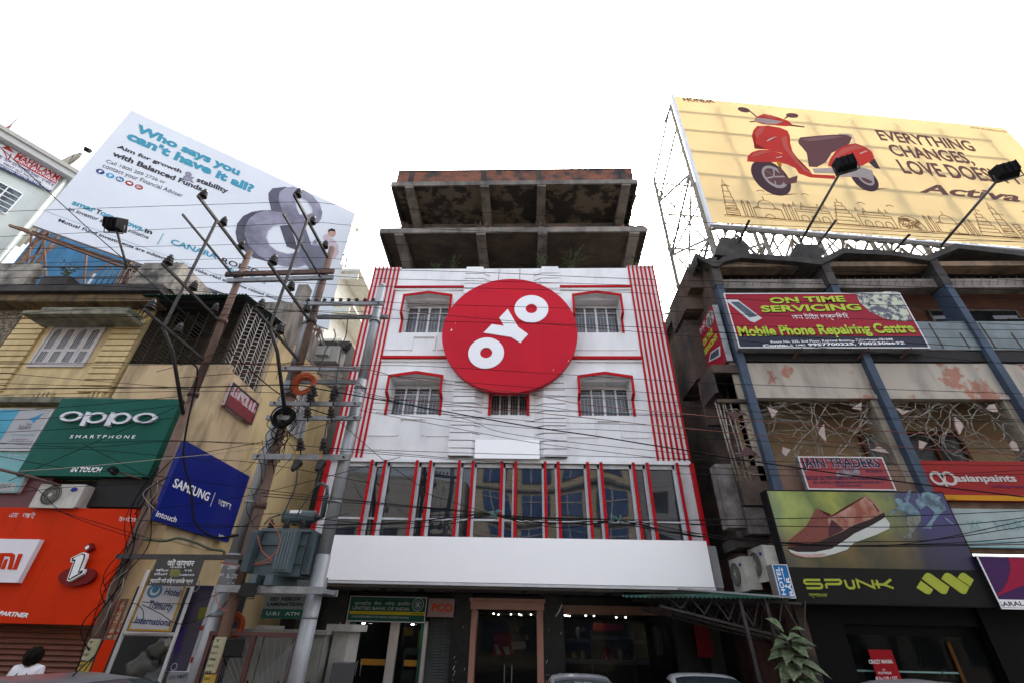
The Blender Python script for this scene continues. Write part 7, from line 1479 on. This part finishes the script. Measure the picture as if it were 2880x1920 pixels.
E_ = [(0, 1), (1, 2), (2, 3), (3, 4), (4, 5), (5, 6), (2, 7), (7, 8), (8, 9), (9, 10), (2, 11), (11, 12), (12, 13), (13, 14), (0, 15), (15, 16), (16, 17), (17, 18), (0, 19), (19, 20), (20, 21), (21, 22)]
Rr = [(.15, .1), (.14, .1), (.16, .11), .07, (.1, .12), (.11, .13), (.09, .11), .06, .045, .033, .03, .06, .045, .033, .03, .085, .06, .042, .04, .085, .06, .042, .04]
skinned('body', P, E_, Rr, SKN, t)
m = MB()
for s in (1, -1):
    for k, (dx, L) in enumerate(((-.022, .075), (-.007, .085), (.008, .08), (.022, .065))): m.tube([(s*.25+dx, -.1, .76), (s*.25+dx, -.115, .76-L*.6), (s*.25+dx*.9, -.13, .76-L)], .009, 6, .007)
    m.tube([(s*.225, -.11, .78), (s*.215, -.135, .74)], .01, 6, .008)
m.v = [v+OFF[t] for v in m.v]; m.build('finger', SKN, t)
SHP = [(0, 0, .9), (0, 0, 1.15), (0, 0, 1.34), (0, .01, 1.5), (.18, 0, 1.43), (.23, .02, 1.15), (-.18, 0, 1.43), (-.23, .02, 1.15)]
skinned('shirt', SHP, [(0, 1), (1, 2), (2, 3), (2, 4), (4, 5), (2, 6), (6, 7)], [(.175, .13), (.17, .125), (.185, .13), (.085, .085), .085, .07, .085, .07], M('white_shirt', (.7, .7, .74), .8, (.62, .62, .66), 8), t)
skinned('trousers', [(0, 0, .96), (.1, 0, .86), (.115, -.02, .48), (.115, .02, .1), (-.1, 0, .86), (-.115, -.02, .48), (-.115, .02, .1)], [(0, 1), (1, 2), (2, 3), (0, 4), (4, 5), (5, 6)], [(.17, .12), .1, .075, .06, .1, .075, .06], M('dark_trousers', (.03, .03, .04), .8), t)
bm = bmesh.new(); bmesh.ops.create_icosphere(bm, subdivisions=4, radius=1); rr = random.Random(2); m = MB(); m.sm = True
for v in bm.verts:
    n = v.co.normalized(); k = 1+.05*math.sin(n.x*9+n.z*4)+.04*math.sin(n.y*13)+rr.uniform(-.015, .015); v.co = V((n.x*.122*k, n.y*.135*k+.015, n.z*.14*k+1.6))
m.v = [v.co+OFF[t] for v in bm.verts]; m.f = [tuple(v.index for v in f.verts) for f in bm.faces if not (f.calc_center_median().y < -.05 and f.calc_center_median().z < 1.62)]; bm.free()
o = m.build('hair', M('black_hair', (.008, .007, .006), .8, spec=.08), t); o.data.polygons.foreach_set('use_smooth', [True]*len(o.data.polygons))
m = MB()
for s in (1, -1): m.tube([V((s*.05, -.1, 1.42))+OFF[t], V((s*.075, -.135, 1.3))+OFF[t], V((s*.085, -.13, 1.05))+OFF[t]], .012, 6).tube([V((s*.05, .06, 1.43))+OFF[t], V((s*.09, .12, 1.3))+OFF[t], V((s*.1, .125, 1.1))+OFF[t]], .012, 6)
m.build('strap', BLKPLASTIC, t)
m = MB()
for s in (1, -1): m.lathe(V((s*.032, -.105, 1.61))+OFF[t], (0, -1, 0), [(0, .012), (.006, .01)], 8)
m.build('eye', WTXT, t)
MB().tube([V((0, -.1, 1.61))+OFF[t], V((0, -.125, 1.57))+OFF[t]], .01, 6, .016).build('nose', SKN, t)
MB().tube([V((-.028, -.098, 1.535))+OFF[t], V((0, -.106, 1.533))+OFF[t], V((.028, -.098, 1.535))+OFF[t]], .007, 6).build('mouth', M('lip', (.16, .06, .05), .5), t)
# ------------------------------------------------------------------ overhead wires
def smooth(pts, n=6):
    o = []
    for i in range(len(pts)-1):
        p0, p1, p2, p3 = pts[max(i-1, 0)], pts[i], pts[i+1], pts[min(i+2, len(pts)-1)]
        for k in range(n):
            s = k/n; o.append(.5*((2*p1)+(p2-p0)*s+(2*p0-5*p1+4*p2-p3)*s*s+(3*p1-p0-3*p2+p3)*s**3))
    return o+[pts[-1]]
RW = paint('red_brown_wire', (.13, .025, .02), .5)
REDW = [0]
def wire(label, Y, px, r=.0075, mat=None, group=None, cat='wire', name='overhead_wire', n=6):
    pts = [atY(*p[:3], p[3] if len(p) > 3 else Y) for p in px]
    return MB().tube(smooth(pts, n), r, 5).solo(name, mat or WIRE, label, cat, group)
LG_ = 'dark overhead wires strung along the street'
def g(*c): return PX('G', *c)
WL = {'high': ['topmost thin wire over the street, grazing both billboards', 'thin wire over the street just below the topmost one', 'third thin wire over the street, crossing the giant ampersand', 'fourth thin wire over the street, above the green corrugated canopy'], 'mid0': ['grazing the top of the white hotel parapet', 'just under the hotel parapet over the round sign', 'across the upper red bands of the hotel', 'through the higher white ring letter', 'between the upper windows over the middle white letter', 'slanting from the upper hotel windows to the phone repair sign', 'across the foot of the round sign'], 'mid1': ['sloping from the rusty pole over the lower arched windows', 'across the middle window under the round sign', 'level across the middle of the lower windows', 'level across the sills of the lower windows', 'just below the lower window sills', 'sloping under the lower windows towards the iron screen', 'sloping onto the small blank board', 'level beside the small blank board', 'lowest on the white wall above the glass band', 'from the galvanised crossbars past the small blank board', 'dropping steeply over the glass band to the tied cables'], 'low': ['entering highest by the transformer', 'second from the top at the transformer', 'rising from the transformer top to the teal cord', 'lowest at the transformer', 'sagging deepest between the two cords', 'running level from the teal cord', 'passing straight over the shoe toe', 'passing straight over the shoe sole', 'dropping from the pale cord to the alley'], 'lft': ['over the shuttered window top', 'across the window hood', 'under the shuttered window', 'above the green sign top', 'on the green sign top edge', 'just below the green sign top edge', 'rising over the upper letters of the green sign', 'rising over the silver logo', 'under the silver logo', 'through the small spaced lettering and on past the hotel', 'level under the small spaced lettering', 'sagging below the small spaced lettering', 'crossing the green sign foot towards the tied cables', 'climbing steeply across the travel sign', 'over the grimy air conditioner', 'looping over the orange sign top', 'sagging over the orange sign corner', 'dropping from the small lettering to the pole', 'below the blue sign lettering', 'across the foot of the blue sign', 'from the blue sign up to the crossbars', 'from the orange sign to the transformer'], 'rgt': ['over the lower text of the phone repair sign', 'over the phone repair lettering', 'at the top of the iron screen', 'higher through the iron screen', 'halfway through the iron screen', 'low through the iron screen', 'on the top edge of the helmet sign', 'through the foot of the helmet sign', 'through the helmet sign lettering', 'along the foot of the scooter billboard'], 'jmp': ['right of the orange coil up to the crossbar', 'from the orange coil to the pale fuse box', 'from the crossbar down to the fuse box bushing', 'from the inner hanging fuse to the oil drum', 'from the outer hanging fuse to the oil drum', 'from the stripes down to the outer fuse', 'short, between rusty pole and oil drum', 'from the round fuse straight down'], 'orr': ['in front of the transformer tank', 'looping left of the transformer tank', 'behind the tin notice'], 'lps': ['from the silver pole to the blue sign corner', 'arching over the second rusty pole', 'in a small loop beside the silver pole foot', 'short, along the silver pole', 'down the rusty pole past the bars', 'level across the hotel signboard', 'drooping over the hotel signboard to the tin notice', 'curled at the white tube', 'rising over the orange coil', 'slanting over the balcony wall']}
WI = {}
def nx(k, pre=''):
    WI[k] = WI.get(k, -1)+1; return pre+WL[k][WI[k]]
for y, c in ((6.2, (-40, 488, 490, 470, 705, 465, 849, 476, 1444, 504, 1878, 523, 2400, 549)), (6.9, (-40, 546, 530, 520, 728, 512, 849, 520, 1500, 545, 2100, 551, 2400, 558)), (7.6, (-40, 574, 558, 562, 752, 556, 849, 560, 1120, 572, 1500, 595, 2400, 648)),
             (7.9, (-40, 608, 300, 600, 700, 592, 860, 600, 1440, 612, 2400, 636))):
    wire(nx('high'), y, g(*c), .0052, group='high wires over the street')
for y, c in ((6.3, (-40, 623, 410, 618, 640, 616, 860, 620, 1105, 626, 1430, 640, 1900, 653, 2400, 669)), (7, (-40, 640, 400, 634, 700, 630, 860, 640, 1440, 655, 2400, 690)), (7.1, (-40, 656, 440, 650, 660, 649, 850, 658, 1100, 662, 1440, 672, 1545, 680, 1750, 690, 2060, 702, 2400, 714)), (7.8, (-40, 693, 470, 686, 690, 681, 850, 692, 1010, 700, 1440, 712, 1900, 730, 2400, 748)),
             (6.4, (-40, 733, 500, 724, 705, 716, 880, 730, 1010, 738, 1330, 746, 1545, 755, 1640, 762, 2130, 790, 2400, 803)), (7.2, (-40, 652, 300, 660, 700, 690, 1000, 722, 1440, 760, 2400, 842)), (7.9, (-40, 834, 430, 833, 690, 836, 850, 838, 1010, 842, 1440, 868, 1660, 880, 2400, 905))):
    wire(nx('mid0', 'thin dark wire '), y, g(*c), .0052, group='wires crossing the hotel front')
B, C, E3 = 'B1', 'B2', 'B1'
for c in ((('B1', 340, 865, 1463, 960), ('B2', 620, 970, 1100, 1000, 1516, 1030)), (('B1', 0, 960, 1463, 1012), ('B2', 700, 1040, 1516, 1085)), (('B1', 340, 1050, 1463, 1090), ('B2', 640, 1140, 1516, 1170)), (('B1', 330, 1075, 1000, 1105, 1463, 1120), ('B2', 800, 1155, 1516, 1185)), (('B1', 300, 1120, 1463, 1205), ('B2', 240, 1215, 1140, 1240, 1516, 1272)), (('B1', 360, 1145, 1463, 1260), ('B2', 700, 1270, 1516, 1320)),
          (('B1', 240, 1130, 880, 1250, 1380, 1345), ('B2', 500, 1400, 1170, 1480)), (('B1', 0, 1410, 1080, 1445), ('B2', 310, 1458, 1170, 1480, 1516, 1495)), (('B1', 0, 1422, 900, 1490), ('B2', 0, 1520, 1000, 1530)), (('B1', -200, 900, 300, 1020, 1000, 1190), ('B2', 0, 1285, 500, 1360, 1170, 1430, 1516, 1470)), (('B1', 100, 1220, 420, 1500, 700, 1700), ('B3', 1150, 480, 1600, 625, 1800, 690))):
    wire(nx('mid1', 'thin dark wire '), 7.9, [p for q in c for p in PX(q[0], *q[1:])], .0052, group='wires crossing the hotel front')
RLAB = iter(['higher of two thin reddish wires crossing the hotel front', 'lower of two thin reddish wires crossing the hotel front'])
for c in ((('A5', 640, 855, 1829, 900), ('B1', 600, 900, 1463, 1010), ('B2', 620, 1085, 1120, 1135, 1516, 1172), ('C4', 0, 745, 2100, 900)), (('A5', 200, 985, 1200, 925, 1829, 1020), ('B1', 400, 1030), ('B2', 600, 1180), ('C3', 0, 750, 2016, 930), ('C4', 2100, 1050))):
    wire(next(RLAB), 7.5, [p for q in c for p in PX(q[0], *q[1:])], .007, RW, group='reddish wires')
wire('thick black cable sloping down over the hotel front to the shoe billboard', 7.4, PX('D0', -60, 870, 880, 862, 1330, 852)+PX('B1', 0, 985, 650, 1100, 1463, 1245)+PX('B2', 720, 1320, 1150, 1390, 1516, 1445)+PX('C3', 640, 1080, 2016, 1275)+PX('C6', 1900, 300), .011, cat='cable', name='overhead_cable')
# bunch before the glass band
for c in ((('B3', -600, 470, 0, 520, 1500, 650, 1830, 690), ('B4', 500, 735, 1120, 750, 1450, 850, 2165, 940), ('C5', 1000, 800, 1900, 790), ('C6', 900, 770, 1900, 620)), (('B3', -600, 500, 0, 545, 900, 610, 1780, 692), ('B4', 0, 745, 600, 750, 1120, 752, 1800, 905, 2165, 938), ('C5', 1300, 830), ('C6', 1000, 810, 1900, 740)), (('B3', -300, 790, 0, 800, 900, 770, 1500, 715, 1780, 692), ('B4', 300, 770, 800, 790, 1120, 755, 1600, 860, 2165, 915), ('C5', 900, 830), ('C6', 1250, 820, 1900, 790)),
          (('B3', -300, 800, 0, 830, 600, 855, 1400, 785, 1780, 695), ('B4', 300, 780, 1120, 752)), (('B3', 0, 805, 700, 790, 1300, 730, 1780, 690), ('B4', 60, 765, 500, 830, 800, 800, 1100, 762)), (('B3', 1150, 700, 1830, 690), ('B4', 0, 715, 1120, 745, 1500, 800, 2165, 920), ('C6', 0, 840, 1900, 820)),
          (('B4', 0, 725, 700, 742, 2165, 752), ('C5', 0, 550, 2038, 515), ('C6', 1900, 450)), (('B4', 0, 740, 700, 760, 2165, 800), ('C5', 0, 605, 2038, 630), ('C6', 1260, 595, 1900, 525)), (('B4', 900, 770, 1400, 830, 2165, 945), ('C5', 600, 770, 1500, 840), ('C6', 700, 800, 1900, 555))):
    wire(nx('low', 'dark cable of the tied bunch, '), 7.2, [p for q in c for p in PX(q[0], *q[1:])], .0058, group='bunched cables before the glass band')
for r, x, y, lb in (('B3', 1835, 695, 'teal cord binding the sagging cables by the fin'), ('B4', 1110, 750, 'pale cord binding the sagging cables nearer the alley')):
    c = atY(r, x, y, 7.15); m = MB(); rr = random.Random(int(x))
    for k in range(7): a = c+V((rr.uniform(-.07, .07), 0, rr.uniform(-.03, .03))); m.tube([a, a+V((rr.uniform(-.06, .06), -.02, rr.uniform(.02, .06))), a+V((rr.uniform(-.12, .12), 0, rr.uniform(-.08, .04)))], .01, 5)
    m.solo('cable_tie', paint('teal_cord', (.1, .2, .2), .6), lb, 'cord')
# service wires on the left
for y, c in ((7.8, (('D0', -60, 540, 600, 500, 1700, 520),)), (7.8, (('D0', -60, 468, 700, 462, 1640, 545),)), (7.8, (('D0', -60, 755, 600, 760, 1400, 752),)), (7.8, (('D0', -60, 792, 880, 870),)), (7.8, (('D0', -60, 842, 880, 872),)), (7.8, (('D0', -60, 900, 880, 880, 1340, 890),)), (7.8, (('D2', -60, 98, 440, 60, 840, 20),)), (7.8, (('D2', -60, 135, 400, 110, 830, 60),)), (7.8, (('D2', -60, 190, 400, 165, 800, 120),)), (7.8, (('D2', -60, 232, 400, 255, 790, 228, 1400, 250, 2352, 330),)), (7.8, (('D2', -60, 240, 400, 235, 790, 225, 1200, 245),)), (7.8, (('D2', -60, 262, 350, 262, 800, 300, 1200, 330, 1700, 420),)),
             (7.8, (('D2', -60, 285, 300, 350, 700, 385, 1240, 455, 2260, 565),)), (7.8, (('D2', 40, 410, 420, 240, 880, 40),)), (7.8, (('D2', -60, 480, 300, 440, 700, 420),)), (7.8, (('D2', -60, 450, 150, 440, 300, 560, 640, 680),)), (7.8, (('D2', 240, 540, 640, 660, 700, 680),)), (7.8, (('D2', 380, 240, 560, 330, 760, 440),)), (7.8, (('D2', 700, 540, 1180, 470, 1840, 300),)), (7.8, (('D2', 640, 590, 1240, 620, 1600, 560),)), (7.8, (('D2', 820, 300, 1300, 210, 1640, 100),)), (7.8, (('D2', 700, 610, 1100, 620, 1240, 560, 1760, 610, 2260, 568),))):
    wire(nx('lft', 'dark service wire '), y, [p for q in c for p in PX(q[0], *q[1:])], .0054, group='service wires fanning out from the rusty pole')
for c in ((('C1', 0, 1090, 2016, 1140), ('C2', 2100, 1170)), (('C1', 0, 1010, 800, 1030, 2016, 1060), ('C2', 2100, 1075)), (('C3', 0, 470, 2016, 540), ('C4', 2100, 560)), (('C3', 0, 520, 2016, 660), ('C4', 2100, 690)), (('C3', 0, 630, 800, 660, 2016, 650), ('C4', 2100, 670)), (('C3', 0, 860, 900, 890, 2016, 970), ('C4', 2100, 965)), (('C3', 0, 1085, 1200, 1110, 2016, 1130), ('C4', 2100, 1150)), (('C3', 0, 1235, 900, 1250, 2016, 1265), ('C4', 2100, 1240)), (('C3', 0, 1150, 800, 1185, 2016, 1190), ('C4', 1300, 1230, 2100, 1190)), (('B7', 620, 1235, 1880, 1300), ('C0', 1200, 1340, 1950, 1380))):
    wire(nx('rgt', 'thin dark wire '), 8.2, [p for q in c for p in PX(q[0], *q[1:])], .0052, group='wires crossing the old building')
wire('long black cable slanting past the pale building to the yellow roof corner', 8.5, PX('A0', -40, 285, 0, 320, 530, 810, 740, 1000, 1180, 1380, 1300, 1500)+PX('A5', 600, 680, 1140, 1140, 1600, 1330), .012, cat='cable', name='overhead_cable')
wire('thick black cable looping down in front of the blue sign', 7.75, PX('A5', 60, 480, 130, 680, 330, 850, 375, 960)+PX('A6', 410, 60, 380, 350, 450, 650, 470, 900, 560, 1020, 700, 1080, 880, 1058), .017, cat='cable', name='hanging_cable')
wire('pale thin cord stretched across the green sign to the silver pole', 7.6, PX('A3', 180, 665, 800, 620, 1829, 520)+PX('A6', 600, 320, 1090, 255), .006, paint('pale_cord', (.3, .28, .24), .6), cat='cord', name='cord')
wire('mossy cable sagging under the blue sign', 9.0, PX('A6', 0, 1090, 200, 1110, 330, 1085, 480, 1120, 620, 1180, 750, 1205, 730, 1260), .025, M('mossy_cable', (.06, .07, .04), .8), cat='cable', name='hanging_cable')
for i, c in enumerate((('A5', 1650, 1100, 1655, 1000, 1700, 700, 1740, 600, 1760, 420), ('A5', 1480, 950, 1500, 900, 1560, 720, 1640, 620, 1630, 540), ('A5', 1520, 690, 1470, 510, 1440, 420, 1370, 280), ('A6', 1425, 430, 1410, 600, 1340, 770, 1290, 890), ('A6', 1645, 440, 1600, 590, 1480, 770, 1410, 900), ('A6', 1700, 0, 1680, 130, 1668, 260), ('A6', 1120, 960, 1180, 900, 1270, 870), ('A5', 1570, 1560, 1575, 1450, 1580, 1380))):
    wire(nx('jmp', 'grey jumper lead '), 7.75, PX(*c), .012, paint('grey_lead', (.05, .055, .06), .4), group='jumper leads at the transformer', cat='cable', name='jumper_lead')
for i, c in enumerate((('A6', 1150, 900, 1250, 1030, 1265, 1150, 1180, 1260, 1020, 1330), ('A6', 1060, 1060, 1100, 1200, 1185, 1290, 1050, 1330), ('A7', 810, 560, 820, 650, 870, 740, 950, 760))):
    wire(nx('orr', 'thin loose orange wire '), 7.6, PX(*c), .006, paint('orange_wire', (.4, .1, .05), .5), group='loose orange wires', cat='wire', name='loose_wire')
for i, c in enumerate((('A6', 1110, 260, 1000, 420, 880, 510), ('A6', 1180, 170, 1300, 180, 1390, 260, 1380, 330, 1220, 510), ('A6', 970, 740, 960, 830, 1000, 920, 1010, 960), ('A6', 1000, 640, 1050, 790), ('A6', 1100, 180, 1130, 480, 1060, 640, 1010, 700), ('A7', 0, 670, 300, 690, 560, 680, 900, 560), ('A7', 0, 700, 200, 800, 430, 915, 800, 790, 950, 650), ('A4', 1440, 890, 1560, 890, 1580, 780, 1520, 700, 1440, 690), ('A5', 1100, 1000, 1130, 900, 1200, 850, 1290, 830), ('A5', 0, 930, 250, 860, 600, 750, 900, 700))):
    wire(nx('lps', 'loose black wire '), 7.75, PX(*c), .0052, group='loose loops of wire at the poles', cat='wire', name='loose_wire')
# tangle of old cable down the first pole
m = MB(); rr = random.Random(9)
for k in range(13):
    z = rr.uniform(2.2, 4.8); x = -6.5-.06*(z-2)/3; L = rr.uniform(.5, 1.6); dx = rr.uniform(-.16, .3)
    m.tube(smooth([V((x+rr.uniform(-.12, .2), 7.9+rr.uniform(-.06, .1), z)), V((x+dx, 7.84, z-L*.4)), V((x+dx*1.3+rr.uniform(-.08, .08), 7.84, z-L*.7)), V((x+rr.uniform(-.1, .15), 7.88, z-L))], 5), rr.choice([.006, .008, .01]), 5)
m.solo('cable_tangle', WIRE, 'tangled mass of old cables hanging down the rusty pole beside the orange sign', 'cable tangle')
m = MB()
for k in range(6):
    z = rr.uniform(2.4, 4.6); x = -6.45; m.tube(smooth([V((x+rr.uniform(-.1, .15), 7.83, z)), V((x+rr.uniform(-.15, .2), 7.8, z-.2)), V((x+rr.uniform(-.1, .2), 7.83, z-.45))], 5), .008, 5)
m.solo('cable_tangle', paint('pale_wire', (.2, .19, .17), .8), 'loose ends of pale wire in the tangle on the rusty pole', 'cable tangle')
m = MB()
for k in range(14):
    x = rr.uniform(-4.66, -4.4); z = rr.uniform(5.0, 6.2); m.tube(smooth([V((x, 7.9, z)), V((x+rr.uniform(-.3, .2), 7.85, z-.25)), V((x+rr.uniform(-.2, .2), 7.85, z-.5)), V((x+rr.uniform(-.1, .1), 7.9, z-.8))], 5), .008, 5)
m.solo('cable_tangle', WIRE, 'knot of thin black wires on the second rusty pole behind the coils', 'cable tangle')
